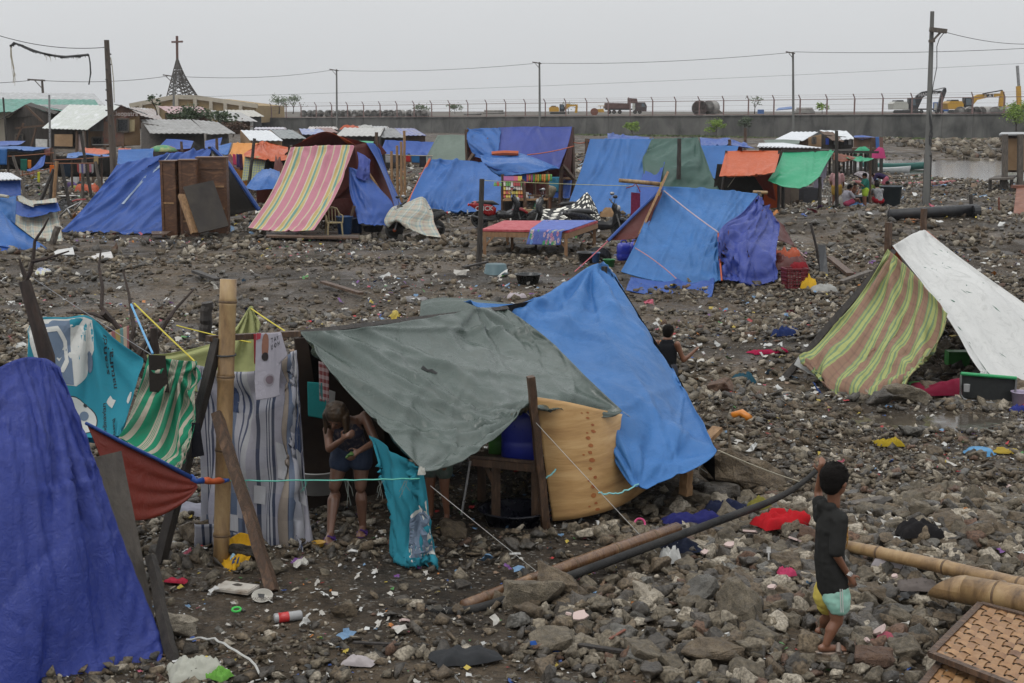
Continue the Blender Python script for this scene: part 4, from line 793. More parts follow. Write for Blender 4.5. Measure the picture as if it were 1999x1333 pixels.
post('wood_stub',G(318,1335),W(290,1295,8.9),.07,M['wood'],'short brown wood end at the bottom corner of the deep blue tent','wood')
def branch(mb,p,d,l,r,dep,rng):
 pts=[Vector(p)];d=Vector(d).normalized()
 for k in range(4):
  d=(d+Vector((rng.uniform(-.25,.25),rng.uniform(-.15,.15),rng.uniform(-.1,.25)))).normalized();pts.append(pts[-1]+d*l/4)
 mb.tube(pts,[r*(1-.5*k/4)for k in range(5)],6)
 if dep:
  for k in(2,3,4):
   if rng.random()<.75:branch(mb,pts[k],(d+Vector((rng.uniform(-1,1),rng.uniform(-.5,.5),rng.uniform(-.2,.8)))).normalized(),l*.6,r*.5,dep-1,rng)
t=thing('dead_tree',G(300,830),'leafless dead branches standing behind the turquoise sheet','tree');mb=MB();BK=mat('bark',(.05,.032,.024),(.025,.018,.015),.8,6,.6,30,st=(4,4,1))
mb.tube([G(300,840),W(302,700,12.3),W(250,700,12.3)*0+W(300,640,12.3)],[.05,.045,.03],8);mb.b('trunk',BK,t)
for pts in(((302,720),(255,668),(198,600),(200,560),(193,520),(197,487)),((285,740),(250,690),(262,640),(256,610),(252,575),(240,528)),((245,745),(270,715),(330,620),(345,600),(378,565)),((200,610),(215,625),(180,612),(130,610)),((265,700),(290,660),(300,640)),((215,640),(232,668),(230,690))):
 MB().tube([W(x,y,12.2+.1*i)for i,(x,y)in enumerate(pts)],[.03-.022*i/(len(pts)-1)for i in range(len(pts))],6).b('limb',BK,t)
t=thing('tree_stake',G(95,900),'forked bare branch stake with burnt bark standing behind the deep blue tent','stake')
MB().tube([G(100,905,-.1)]+[W(*p)for p in((92,700,10.6),(75,640,10.6),(60,590,10.6),(48,548,10.6))],[.07,.062,.055,.05,.045],9).b('trunk',BK,t)
for pts in(((50,548),(60,530),(65,505),(68,470),(85,445),(95,425)),((50,540),(42,520),(38,505)),((62,510),(90,505),(135,490))):MB().tube([W(x,y,10.6)for x,y in pts],[.02-.014*i/(len(pts)-1)for i in range(len(pts))],6).b('limb',BK,t)
CL=stripe('pastel_check',[(0,(.4,.32,.12)),(.3,(.15,.3,.3)),(.5,(.5,.4,.3)),(.75,(.35,.15,.15))],None,2.)
hung('hanging_cloth',W(197,655,12.0),W(252,635,12.0),W(225,700,12.0),W(262,745,12.0),CL,'faded multicoloured cloth hanging on the dead tree','cloth',24,seed=6)
YR=pm((.6,.5,.05),.6);BR=pm((.12,.35,.6),.6)
rope('rope',W(262,592,12.2),W(380,705,11.6),.004,.007,YR,'yellow rope from the dead tree down to the yellow lace cloth');rope('rope',W(256,594,12.2),W(298,690,11.2),.004,.009,BR,'light blue cord from the dead tree to the green striped sheet')
rope('rope',W(490,602,12.2),W(556,646,11.7),.004,.006,YR,'yellow rope from the lace cloth peak to the cross bar end');rope('rope',W(345,635,12.4),W(490,668,12.),.01,.006,YR,'yellow cord passing behind the bamboo post');rope('rope',W(330,735,11.),W(412,735,10.95),.06,.007,BR,'blue cord tied to the leaning dark pole above the black cloth')
rope('wire',W(60,540,10.65),W(298,694,10.9),.004,.003,pm((.35,.35,.36),.5),'thin wire from the forked stake to the green striped sheet')
# ==========================================================
def face(name,rows,m,parent=None,label=None,cat='tarp',n=30,k=34,slack=.012,cr=12,amp=.05,w=.018,ang=(50,110),fans=(),seed=1,flip=True,pins=None,thick=.006,group=None,g=.0005,ar=1.,keep=.02):
 ct=ctrlW(rows);X=cloth(ct,n,k,pins or[(0,0,0,1),(1,0,1,1),(0,0,1,0),(0,1,1,1)],slack,30,3,g,seed,.015,bend=.3,keep=keep)
 if cr:creases(X,cr,amp,w,ang,seed,ar)
 for f in fans:fan(X,*f)
 o=sheet(name,X,m,parent,flip=flip,thick=thick)
 return o if parent else tag(o,label,cat,group)
def drop(rows,Y,name='back_tarp',m=None,parent=None,z=0.):
 """far slope from a ridge (pixel points) down to the ground at depth Y"""
 a=[W(*p)for p in rows];b_=[Vector((p.x*Y/p.y*1.0,Y,z))for p in a];return sheet(name,interp([a,b_],5,10,False),m,parent)
def pole(px0,py0,px1,py1,Y,w=.1,m=None,label=None,parent=None,rnd=True,ground=True,cat='pole',name='pole',Y2=None):
 b_=W(px0,py0,Y);a=W(px1,py1,Y2 or Y)
 if ground:b_.z=min(b_.z,gzf(b_.x,b_.y)-.02)
 return post(name,b_,a,w,m or M['woodd'],label,cat,rnd=rnd,parent=parent)
t=thing('tent',G(260,455),'large royal blue ridge tent behind two brown wardrobes','tent')
face('front_tarp',[[(228,322,44),(290,308,44.3),(350,297,44.6),(412,288,44.9)],[(200,362,43.2),(255,350,43.4),(320,342,43.6),(405,335,43.8)],[(158,412,42.4),(225,405,42.5),(300,398,42.6),(395,395,42.8)],[(118,453,41.6),(190,452,41.7),(270,455,41.7),(385,452,41.8)]],T['royal'],t,n=50,k=56,cr=30,amp=.09,w=.014,ang=(95,135),fans=((0,1,10,.08,.9,.4,1.4,1),),seed=3)
drop([(228,322,44),(412,288,44.9)],47.5,m=T['royal'],parent=t)
face('side_flap',[[(413,288,44.9),(440,308,45),(450,325,45)],[(425,330,44),(465,360,44.4),(480,380,44.6)],[(440,425,43.5),(475,415,44),(505,408,44.5)]],T['dark'],t,n=14,k=12,cr=3,seed=4)  # near-black sheet in place of the shaded triangular tent opening
MB().tube([W(413,288,44.85),W(445,318,44.8),W(478,368,44.5),W(506,410,44.4)],.07,6).b('hem',T['royal'],t)
pole(410,300,409,286,44.9,.12,parent=t)
decal('seam',list(SH)[-4]if False else[o for o in SH if o.name.startswith('front_tarp')][-1],[[(.56,.02),(.575,.02),(.38,.6),(.365,.6)]],pm((.3,.38,.5),.6),.03,2)
def wardrobe(px0,px1,pt,pb,Y,d,lab,shelves,rz=.12):
 a=W(px0,pb,Y);b_=W(px1,pb,Y);w=(b_-a).length;zt=W(px0,pt,Y).z;c=(a+b_)/2;z0=gzf(c.x,c.y)-.02;t=thing('wardrobe',(c.x,c.y,z0),lab,'wardrobe');Mz=Matrix.Rotation(rz,3,'Z');h=zt-z0
 wm=mat('cabinet_wood',(.13,.06,.028),(.075,.034,.018),.45,2,.2,12,c3=(.2,.1,.05),st=(1,1,3));C0=Vector((c.x,c.y+d/2,z0))
 def bx(x0,x1,y0,y1,z0_,z1,nm,m=wm):
  mb=MB();mb.box(((x0+x1)/2,(y0+y1)/2,(z0_+z1)/2),(x1-x0,y1-y0,z1-z0_));mb.v=[C0+Mz@v for v in mb.v];mb.b(nm,m,t)
 bx(-w/2,w/2,-d/2+.02,-d/2+.035,0,h,'back_panel');bx(-w/2-.02,-w/2,-d/2,d/2,0,h,'side_panel');bx(w/2,w/2+.02,-d/2,d/2,0,h,'side_panel');bx(-w/2-.04,w/2+.04,-d/2-.02,d/2,h,h+.04,'top')
 for q in shelves:bx(-w/2+.02,w/2-.02,-d/2-.005,-d/2+.018,h*q,h*q+.05,'batten',M['woodp']if q<.75 else wm)
 bx(-w/2,-w/2+.06,-d/2-.008,-d/2+.019,0,h-.01,'batten');bx(w/2-.06,w/2,-d/2-.008,-d/2+.019,0,h-.01,'batten')
 return t
wardrobe(322,352,316,447,40.9,.7,'left one of two brown wardrobes standing before the big blue tent',(.45,),-.25);wardrobe(352,383,314,452,40.6,.6,'middle narrow brown cabinet behind the tan rolled board',(.5,.2));wardrobe(386,441,309,434,41.3,.7,'right one of the brown wardrobes, with three back panels',(.33,.62,.86),.1)
q=[W(388,455,39.6),W(447,441,40.0),W(416,352,40.6)];tag(MB().slab(q+[q[0]+q[2]-q[1]],.03).b('plywood_sheet',mat('phenolic_board',(.022,.018,.016),(.04,.033,.026),.6,1.5,.1,spec=.25)),'black phenolic plywood sheet leaning against the brown wardrobes','board')
tag(MB().slab([W(374,456,39.7),W(392,455,39.9),W(364,381,40.4),W(348,380,40.3)],.1).b('foam_roll',M['woodp']),'tan rolled mat leaning left of the black board','mat')
crumple('tarp_bundle',G(316,452),.55,.6,.4,T['orange'],'orange and blue tarp bundle tucked beside the left wardrobe','tarp',seed=5,n=14);tag(MB().slab([W(296,452,41),W(335,452,40.6),W(325,458,40.2),W(296,458,40.4)],.03).b('board',M['wood']),'brown scrap board on the ground before the big blue tent','board')
PNK=stripe('pink_stripe',[(0,(.52,.47,.33)),(.05,(.5,.22,.27)),(.3,(.55,.5,.42)),(.34,(.5,.38,.16)),(.44,(.55,.48,.3)),(.5,(.16,.32,.28)),(.58,(.52,.42,.2)),(.68,(.55,.5,.42)),(.72,(.5,.22,.27))],None,3.0,dirt=.15)
t=thing('tent',G(640,462),'blue tarp tent with maroon inside and a pink striped blanket over its front','tent')
face('striped_blanket',[[(567,288,42.5),(630,284,42.4),(691,283,42.3)],[(547,340,41.8),(607,345,41.6),(672,343,41.5)],[(520,392,41),(580,400,40.8),(648,395,40.6)],[(484,444,40.3),(540,451,40.0),(613,449,39.9)]],PNK,t,n=44,k=40,cr=14,amp=.05,w=.016,ang=(75,115),seed=6,fans=((0,.15,8,.05,.5,1),(0,.7,8,.03,.5,1)))
face('roof_arch',[[(556,300,43.),(590,275,43.2),(632,257,43.4),(668,268,43.2),(697,285,43)],[(556,304,46.),(590,279,46.2),(632,262,46.4),(668,271,46.2),(699,287,46)]],T['orange'],t,n=6,k=26,cr=4,seed=7,flip=False)
face('lining',[[(560,300,43.6),(632,262,43.8),(697,288,43.6)],[(560,440,43.6),(632,430,43.6),(700,440,43.6)]],T['maroon'],t,n=8,k=14,cr=3,seed=8)
face('blue_roof',[[(553,296,42.8),(590,268,42.9),(632,256,43),(720,272,43.6),(738,300,43.8)],[(570,292,47),(600,275,47),(640,262,47),(720,275,47),(745,302,47)]],T['royal'],t,n=6,k=20,cr=4,seed=9,flip=False)if False else None
face('inner_wall',[[(692,284,42.9),(722,280,43.3),(745,305,43.6)],[(690,350,42.9),(730,350,43.3),(765,360,43.6)],[(650,388,43.2),(700,388,43),(775,418,43.2)]],T['maroon'],t,n=12,k=12,cr=5,seed=10)
face('side_tarp',[[(715,279,43.2),(730,280,43.4),(742,292,43.5)],[(738,318,43),(752,330,43.3),(757,338,43.4)],[(765,385,42.4),(772,390,42.5),(784,398,42.8)],[(772,420,42),(778,415,42),(786,408,42.3)]],T['royal'],t,n=20,k=10,cr=4,seed=11)
face('flap',[[(681,326,42.0),(697,331,41.9),(718,343,42)],[(683,372,41.6),(710,372,41.5),(745,372,41.7)],[(692,405,41.2),(725,410,41.1),(768,402,41.4)],[(700,437,40.9),(728,438,40.9),(757,441,41)]],T['royal'],t,n=24,k=20,cr=14,amp=.06,seed=12,fans=((0,.1,8,.06,1.2,1),))
face('knotted_flap',[[(697,296,42.2),(712,303,42.1),(722,312,42.2)],[(700,318,41.9),(710,330,41.8),(722,332,41.9)],[(694,345,41.8),(708,352,41.7),(722,350,41.8)]],T['violet'],t,n=14,k=12,cr=8,amp=.08,seed=13)
drop([(570,285,42.8),(632,258,43.2),(730,282,43.6)],47,m=T['royal'],parent=t)
for a in((675,466,692,402,41.),(774,425,718,335,42.9),(570,300,568,284,42.8),(632,410,622,390,42.),(567,320,556,360,43)):pole(*a,.1,M['woodp']if a[0]==774 else M['wood'],parent=t,ground=a[0]in(675,))
t=thing('platform',G(600,470),'low wooden plank platform under the pink striped blanket','platform')
for k in range(4):MB().slab([W(520,462-k*3.2,39.4+.7*k),W(700,466-k*3.2,39.4+.7*k),W(700,463-k*3.2,40.+.7*k),W(520,459-k*3.2,40.+.7*k)],.05).b('plank',M['grey']if k%2 else M['wood'],t)
for px in(530,655):a=W(px,462,39.8);MB().beam((a.x,a.y,-.1),a,.12).b('leg',M['woodd'],t)
def stool_chair(px,py,Y,s,lab,m,rz=0):
 c=W(px,py,Y);t=thing('plastic_chair',c,lab,'chair');Mz=Matrix.Rotation(rz,3,'Z');c=Vector(c)
 def P(x,y,z):return c+Mz@Vector((x*s,y*s,z*s))
 for x,y in((-.2,-.2),(.2,-.2),(-.2,.2),(.2,.2)):MB().tube([P(x*1.15,y*1.15,0),P(x,y,.43)],[.022*s,.03*s],8).b('leg',m,t)
 MB().hexa([P(-.23,-.23,.42),P(.23,-.23,.42),P(.22,.22,.41),P(-.22,.22,.41),P(-.23,-.23,.45),P(.23,-.23,.45),P(.22,.22,.44),P(-.22,.22,.44)]).b('seat',m,t)
 b_=MB();b_.tube([P(-.2,.22,.44),P(-.21,.28,.7),P(-.15,.3,.83),P(0,.31,.87),P(.15,.3,.83),P(.21,.28,.7),P(.2,.22,.44)],.025*s,8)
 for x in(-.1,0,.1):b_.tube([P(x,.23,.44),P(x,.3,.84)],.018*s,6)
 b_.b('backrest',m,t)
 for sg in(-1,1):MB().tube([P(.23*sg,-.2,.42),P(.25*sg,-.2,.64),P(.24*sg,.2,.66),P(.21*sg,.27,.68)],.02*s,7).b('armrest',m,t)
 return t
stool_chair(652,462,40.6,.95,'beige plastic armchair under the pink striped tent',pm((.3,.24,.13),.5),.3)
def bucket(px,py,Y,r,h,m,lab,cat='bucket',name='bucket',inv=False,M3=None,taper=.8):c=W(px,py,Y);return basin(c,r,h,m,lab,inv,M3,cat,name,taper=taper)
bucket(673,457,40.9,.24,.52,pm((.015,.06,.17),.4),'blue round bin standing under the pink striped tent');bucket(696,455,41.6,.2,.45,pm((.01,.03,.09),.4),'dark navy bin behind the blue round bin');basin(W(728,452,41.4),.33,.2,pm((.012,.012,.015),.4),'black basin under the hanging blue flap');basin(W(586,452,40.8),.22,.16,pm((.015,.015,.02),.4),'small dark basin under the pink striped blanket')
def wheel(t,c,r,rz,w=.1,rim=(.05,.05,.05),spokes=10):
 c=Vector(c);Mz=Matrix.Rotation(rz,3,'Z')@Matrix.Rotation(pi/2,3,'X');n=24
 ty=MB().lathe(c,[(r-w*.62,-w*.35),(r-w*.15,-w*.5),(r,-w*.2),(r,w*.2),(r-w*.15,w*.5),(r-w*.62,w*.35),(r-w*.62,-w*.35)],n,Mz).b('tyre',M['rubber'],t,True)
 rm=MB();rm.lathe(c,[(r-w*.75,-w*.22),(r-w*.5,-w*.3),(r-w*.5,w*.3),(r-w*.75,w*.22),(r-w*.75,-w*.22)],n,Mz);rm.lathe(c,[(1e-6,-w*.5),(r*.2,-w*.5),(r*.2,w*.5),(1e-6,w*.5)],12,Mz)
 for k in range(spokes):a=2*pi*k/spokes;rm.beam(c+Mz@Vector((r*.15*cos(a),r*.15*sin(a),0)),c+Mz@Vector(((r-w*.6)*cos(a),(r-w*.6)*sin(a),0)),r*.09)
 rm.b('rim',pm(rim,.4),t,True)
def prof_solid(P,pts,w,taper=.7):
 """a side profile (x,z) given rounded thickness w"""
 mb=MB();n=len(pts);cx=sum(p[0]for p in pts)/n;cz=sum(p[1]for p in pts)/n;L_=[]
 for y,k in((-w/2,taper),(-w*.42,.93),(0,1.),(w*.42,.93),(w/2,taper)):L_.append([P(cx+(x-cx)*k,y,cz+(z-cz)*k)for x,z in pts])
 V=[v for l in L_ for v in l];Fc=[(i*n+j,i*n+(j+1)%n,(i+1)*n+(j+1)%n,(i+1)*n+j)for i in range(4)for j in range(n)]+[tuple(range(n))[::-1],tuple(range(4*n,5*n))]
 return mb.add(V,Fc)
def motorbike(c,rz,lab,body,seatc=(.015,.015,.015),scoot=True,text=None,s=1.,tail=(.5,.02,.02),rim=(.05,.05,.05)):
 t=thing('motorbike',c,lab,'motorbike');c=Vector(c);Mz=Matrix.Rotation(rz,3,'Z')@Matrix.Rotation(.09,3,'X')
 def P(x,y,z):return c+Mz@Vector((x*s,y*s,z*s))
 bm_=pm(body,.25,.02);bk=pm((.014,.014,.015),.4);r=.27
 wheel(t,P(-.62,0,r),r*s,rz,.1*s,rim);wheel(t,P(.64,0,r),r*s,rz,.09*s,rim)
 prof_solid(P,[(-.98,.72),(-.8,.84),(-.3,.76),(-.1,.62),(-.12,.42),(-.35,.36),(-.62,.5)],.26).b('rear_body',bm_,t,True)
 prof_solid(P,[(-.9,.8),(-.55,.86),(-.2,.84),(.0,.72),(-.3,.72),(-.8,.78)],.24).b('seat',pm(seatc,.45),t,True)
 prof_solid(P,[(-.15,.35),(-.1,.5),(.2,.45),(.42,.55),(.5,.78),(.4,.98),(.5,1.),(.64,.75),(.6,.5),(.4,.3),(.1,.26)],.3 if scoot else .12).b('front_shield',bk if not scoot else pm((.02,.02,.022),.3),t,True)
 prof_solid(P,[(.36,.56),(.52,.6),(.7,.62),(.9,.48),(.88,.4),(.72,.53),(.55,.53)],.12).b('front_fender',bm_,t,True)
 prof_solid(P,[(-.85,.3),(-.3,.2),(.0,.24),(.02,.4),(-.35,.42),(-.7,.36)],.16).b('engine',pm((.05,.05,.05),.4),t,True)
 MB().tube([P(.64,.06,.27),P(.5,.06,.72)],.025*s,7).b('fork',M['steel'],t);MB().tube([P(.64,-.06,.27),P(.5,-.06,.72)],.025*s,7).b('fork',M['steel'],t)
 MB().tube([P(.36,-.36,1.06),P(.4,-.2,1.0),P(.44,0,.98),P(.4,.2,1.0),P(.36,.36,1.06)],.02*s,7).b('handlebar',bk,t)
 for sg in(-1,1):MB().tube([P(.4,.24*sg,1.02),P(.42,.28*sg,1.16)],.008*s,5).ball(P(.42,.3*sg,1.22),.065*s,10,(1,.8,.75)).b('mirror',M['steel']if sg>0 else bk,t,True)
 MB().ball(P(.56,0,.86),.1*s,12,(.6,1.3,.9)).b('headlight',pm((.3,.3,.3),.2),t,True);MB().ball(P(-.97,0,.72),.05*s,8,(.6,1.5,1)).b('tail_light',pm(tail,.3),t,True)
 MB().box(P(-1.,0,.5),(.02,.18*s,.12*s),rz).b('number_plate',pm((.5,.5,.48),.5),t);MB().tube([P(-.2,-.16,.26),P(-.5,-.17,.3),P(-.9,-.18,.4)],[.03*s,.045*s,.05*s],9).b('exhaust',pm((.03,.03,.03),.4),t,True)
 MB().tube([P(-.1,.1,.3),P(-.05,.28,.02)],.012,5).b('kickstand',bk,t)
 if text:textat('lettering',text,pm((.6,.6,.58),.5),P(-.5,-.145,.62),Mz@Vector((1,0,.0)),Mz@Vector((0,0,1)),.2*s,t)
 return t
motorbike(G(975,444),radians(8),'red and black scooter parked behind the dark stake, front wheel turned right',(.3,.012,.015),text='CLICK')
motorbike(G(1085,447),radians(185),'motorbike under a black polka dot cover by the shop',(.02,.02,.022))
motorbike(G(1166,468),radians(4),'black motorbike with a worn seat standing right of the polka dot cover',(.015,.015,.017),s=1.02,scoot=False,tail=(.3,.3,.3))
motorbike(G(812,466),radians(200),'motorbike with orange wheel under a pastel checked blanket',(.02,.02,.02),rim=(.5,.09,.03))
DOT,t_,b_,N_,L_=newmat('polka_cloth');tc_=N_('ShaderNodeTexCoord');vo_=N_('ShaderNodeTexVoronoi',voronoi_dimensions='2D',inp={'Scale':10,'Randomness':.6});L_(tc_.outputs['UV'],vo_.inputs['Vector']);r_=ramp(N_,[(0,(.7,.68,.6)),(.3,(.012,.012,.012))],'CONSTANT');L_(vo_.outputs['Distance'],r_.inputs[0]);L_(r_.outputs[0],b_.inputs['Base Color']);b_.inputs['Roughness'].default_value=.8
face('cover',[[(1060,408,44),(1100,404,43.8),(1125,393,43.6),(1144,376,43.5),(1152,382,43.6),(1164,405,43.8)],[(1058,423,43.2),(1095,420,42.6),(1125,416,42.5),(1145,412,42.5),(1158,414,42.7),(1171,422,43.2)],[(1052,434,43),(1090,432,42.5),(1125,434,42.4),(1140,434,42.4),(1155,431,42.5),(1174,432,43)]],DOT,None,'black cover with white dots draped over a parked motorbike','cover',n=16,k=36,cr=8,amp=.04,slack=.03)
crumple('seat_pad',W(1190,412,43.4)-Vector((0,0,.1)),.62,.4,.2,pm((.22,.13,.06),.8),'tan cloth bundle lying on the black motorbike handlebars','cloth',seed=8,n=14)
PLD=stripe('pastel_plaid',[(0,(.42,.38,.3)),(.3,(.3,.36,.33)),(.42,(.5,.5,.42)),(.6,(.22,.3,.38)),(.7,(.45,.42,.3)),(.85,(.42,.3,.25))],[(0,(.45,.45,.4)),(.2,(.25,.33,.33)),(.45,(.48,.46,.38)),(.7,(.4,.3,.25)),(.8,(.45,.45,.4))],6,6)
face('blanket',[[(785,400,41.8),(805,390,41.6),(825,384,41.6),(835,395,41.8)],[(765,405,41.1),(790,402,40.8),(825,405,40.8),(845,415,41)],[(750,430,40.8),(775,425,40.5),(805,430,40.4),(848,435,40.6)],[(758,445,40.7),(778,432,40.5),(820,455,40.1),(862,464,40)]],PLD,None,'pastel checked blanket thrown over the motorbike with an orange wheel','blanket',n=24,k=26,cr=8,amp=.05,slack=.03)
t=thing('tent',G(890,420),'wide low blue tarp tent left of the small shop','tent')
face('front_tarp',[[(838,311,52),(880,312,52),(925,314,52),(975,318,51.8)],[(818,350,51),(865,352,51),(920,355,50.8),(980,358,50.6)],[(793,403,50),(845,415,49.8),(890,412,49.6),(985,418,49.4)]],T['blue2'],t,n=36,k=44,cr=24,amp=.08,w=.014,ang=(80,115),seed=21,fans=((1,.5,12,.07,.6,1),(0,0,8,.05,.7,1)))
drop([(838,311,52),(925,314,52),(975,318,51.8)],55,m=T['blue2'],parent=t);MB().tube([W(839,311,52.),W(817,355,51.),W(792,404,50)],.05,6).b('hem',T['orange'],t)
t=thing('tent',G(880,345),'faded sage green canvas tent against the grey wall','tent')
face('front_tarp',[[(854,264,66),(880,263,66),(908,264,66)],[(842,287,65),(870,288,65),(918,288,65)],[(826,318,64),(870,318,64),(928,318,64)]],T['sage'],t,n=20,k=20,cr=8,seed=22);drop([(854,264,66),(908,264,66)],70,m=T['sage'],parent=t)
t=thing('tent',G(1010,400),'tall blue tent with maroon lining raised on timber posts behind the shop','tent')
face('front_tarp',[[(972,249,55),(1020,247,55),(1065,248,55),(1117,247,55)],[(970,285,54.5),(1015,285,54.3),(1060,290,54.3),(1108,285,54.4)],[(968,318,54),(1010,326,53.7),(1055,330,53.7),(1092,330,53.8)]],T['violet'],t,n=24,k=34,cr=10,seed=23,amp=.06)
face('side_tarp',[[(913,252,55.3),(945,250,55.1),(977,249,54.9)],[(912,275,54.8),(945,282,54.5),(974,285,54.4)],[(925,305,54.5),(950,312,54.2),(970,318,53.9)]],T['blue2'],t,n=24,k=22,cr=14,seed=24,amp=.08,w=.02,ang=(20,60),fans=((0,0,9,.06,.9,.3),))
face('lining',[[(1116,248,55),(1119,262,56.5),(1121,262,57.5)],[(1105,300,54.6),(1116,310,56),(1121,320,57.5)],[(1095,335,54),(1108,345,55.5),(1121,355,57.5)]],T['maroon'],t,n=10,k=8,cr=2,seed=25)
face('back_wall',[[(925,255,58),(1120,255,58)],[(930,360,58),(1120,360,58)]],T['maroon'],t,n=6,k=10,cr=2,seed=26);drop([(913,252,55.3),(1020,247,55),(1117,247,55)],59.5,m=T['violet'],parent=t)
for a in((1094,400,1096,325,54),(1120,380,1117,248,56),(913,330,911,252,55.2),(925,300,906,330,54.5),(1121,350,1097,322,54.5)):pole(*a,.14,M['wood'],parent=t,ground=a[1]>370,rnd=False)
MB().slab([W(1088,350,54),W(1120,350,55.5),W(1120,345,55.5),W(1088,346,54)],.12).b('bed_board',M['woodp'],t)
face('inner_cloth',[[(1062,345,52),(1092,345,52)],[(1062,372,52),(1090,375,52)]],cm((.05,.2,.3)),None,'light blue cloth hanging right of the shop shelf','cloth',n=10,k=10)
face('ground_tarp',[[(1080,352,55),(1117,352,55)],[(1075,385,54),(1112,387,54)]],T['royal'],None,'deep blue tarp wall under the tall tent','tarp',n=12,k=12)
def shop():
 t=thing('shop',G(1030,432),'small roadside shop stall with goods on a timber frame under a blue awning','stall')
 face('awning',[[(938,303,48.6),(962,300,48.9),(990,300,49),(1018,299,49)],[(945,320,48),(985,312,47.6),(1025,308,47.6),(1055,312,47.8)],[(975,345,47.6),(1010,340,47),(1045,336,46.8),(1092,328,47)]],T['blue2'],t,n=24,k=30,cr=10,amp=.05,seed=31,ang=(0,60),fans=((0,0,9,.07,.8,.3),))
 face('valance',[[(945,318,48),(975,330,47.5),(1032,337,46.9)],[(960,335,48),(990,345,47.5),(1033,357,46.9)]],T['royal'],t,n=10,k=18,cr=6,seed=32);MB().tube([W(960,300,48.9),W(985,298,48.9),W(1012,299,48.9)],.09,6).b('orange_edge',T['orange'],t)
 for a in((981,440,981,340,47),(1030,430,1020,350,46.5),(1068,425,1068,335,47),(1044,420,1044,340,47.8),(1025,430,1024,390,46.4)):pole(*a,.09,M['wood'],parent=t,rnd=False)
 for y in(388,381):MB().slab([W(981,y+3,46.4),W(1070,y+1,46.6),W(1070,y-1,47.8),W(985,y,47.8)],.05).b('shelf',M['woodp'],t)if y==388 else MB().beam(W(1030,381,46.7),W(1070,382,46.9),.06).b('rail',M['wood'],t)
 face('back_cloth',[[(985,342,48.2),(1066,342,48.2)],[(985,392,48.2),(1066,392,48.2)]],T['maroon'],t,n=6,k=8,cr=2)
 MB().slab([W(983,392,47.5),W(1026,392,47.5),W(1026,435,47.6),W(983,435,47.6)],.03).b('counter_front',M['woodd'],t)
 rr=random.Random(5);pal=[(.5,.4,.05),(.1,.3,.06),(.4,.04,.04),(.55,.5,.45),(.35,.1,.25),(.6,.25,.05),(.15,.2,.4),(.5,.1,.15)]
 for row,(y0,h_)in enumerate(((344,9),(354,9),(364,7),(372,7),(380,6))):
  c=rr.choice(pal)
  for k in range(9 if row<4 else 10):
   if rr.random()<.5:c=rr.choice(pal)
   px=983+k*(4.8 if row else 4);q=[W(px,y0+h_,46.7),W(px+4,y0+h_,46.7),W(px+4,y0,46.75),W(px,y0,46.75)];tag(MB().slab(q,.05).b('packet',pm(c,.4)),['top','second','third','fourth','lowest'][row]+' row sachet, '+('leftmost','second','third','fourth','fifth','sixth','seventh','eighth','ninth','last')[k]+' from the left, on the shop rack','packet','sachets hung up at the shop')
 for k,(px,c)in enumerate(((967,(.1,.25,.05)),(972,(.4,.05,.04)),(977,(.1,.25,.05)))):tag(crumple('packet',W(px,358,46.8)-Vector((0,0,.05)),.12,.1,.12,pm(c,.4),seed=k,n=8),['green','red','second green'][k]+' crinkled snack bag hanging left of the shop rack','packet')
 for k in range(12):px=1028+k*4.2;face('packet',[[(px,340,46.9),(px+3.5,340,46.9)],[(px,352+rr.random()*6,46.9),(px+3.5,353,46.9)]],pm(rr.choice(pal),.4),None,'sachet strip hanging under the shop roof, number %s from the left'%('one two three four five six seven eight nine ten eleven twelve'.split()[k]),'packet',n=3,k=3,cr=0,group='sachet strips under the shop roof')
 for k,(px,w,h_,c)in enumerate(((1028,.14,.2,(.6,.6,.6)),(1034,.1,.15,(.1,.25,.5)),(1039,.12,.1,(.6,.6,.62)))):p=W(px,387,46.9);tag(MB().box(p+Vector((0,0,h_/2)),(w,w,h_)).b('jar',pm(c,.3)),('tall white','small blue','low white')[k]+' tub on the shop counter','jar')
shop()
crumple('sack',G(1051,432),.5,.4,.55,pm((.03,.12,.06),.6),'green stuffed sack on the ground below the shop counter','sack',seed=2,n=14);crumple('yellow_bag',G(1035,445),.5,.3,.14,pm((.6,.45,.03),.5),'bright yellow bag on the ground right of the scooter','bag',seed=3,n=12)
t=thing('cardboard_box',G(1035,440),'brown cardboard box under the shop counter','box');a=G(1035,440);MB().box(a+Vector((0,.2,.25)),(.35,.3,.5),.2).b('carton',pm((.3,.2,.1),.8),t)
for sg in(-1,1):MB().box(a+Vector((.2*sg,.2,.52)),(.14,.3,.012),.2,0,.5*sg).b('box_flap',pm((.3,.2,.1),.8),t)
t=thing('tent',G(1250,410),'long ridge tent, pale blue tarp on its left half and dark green on the right','tent')
face('blue_tarp',[[(1152,271,53),(1190,271,53),(1230,271,53),(1276,271,53)],[(1138,320,52),(1180,322,52),(1225,322,52),(1262,320,52)],[(1120,370,51),(1165,372,51),(1215,372,51),(1255,368,51)],[(1104,412,50),(1150,425,49.7),(1200,425,49.7),(1250,410,50)]],T['blue'],t,n=44,k=40,cr=22,amp=.07,w=.012,ang=(85,115),seed=41)
face('green_tarp',[[(1272,271,52.8),(1305,270,52.8),(1338,269,52.8),(1362,268,52.8)],[(1262,295,52.2),(1300,295,52),(1340,300,51.9),(1378,310,52)],[(1254,315,51.8),(1292,318,51.5),(1338,330,51.3),(1390,342,51.4)],[(1262,370,51.),(1290,370,50.8),(1340,372,50.8),(1405,372,50.8)]],T['green2'],t,n=30,k=36,cr=12,amp=.07,w=.016,ang=(110,150),seed=42,fans=((0,.95,10,.09,.8,.3),))
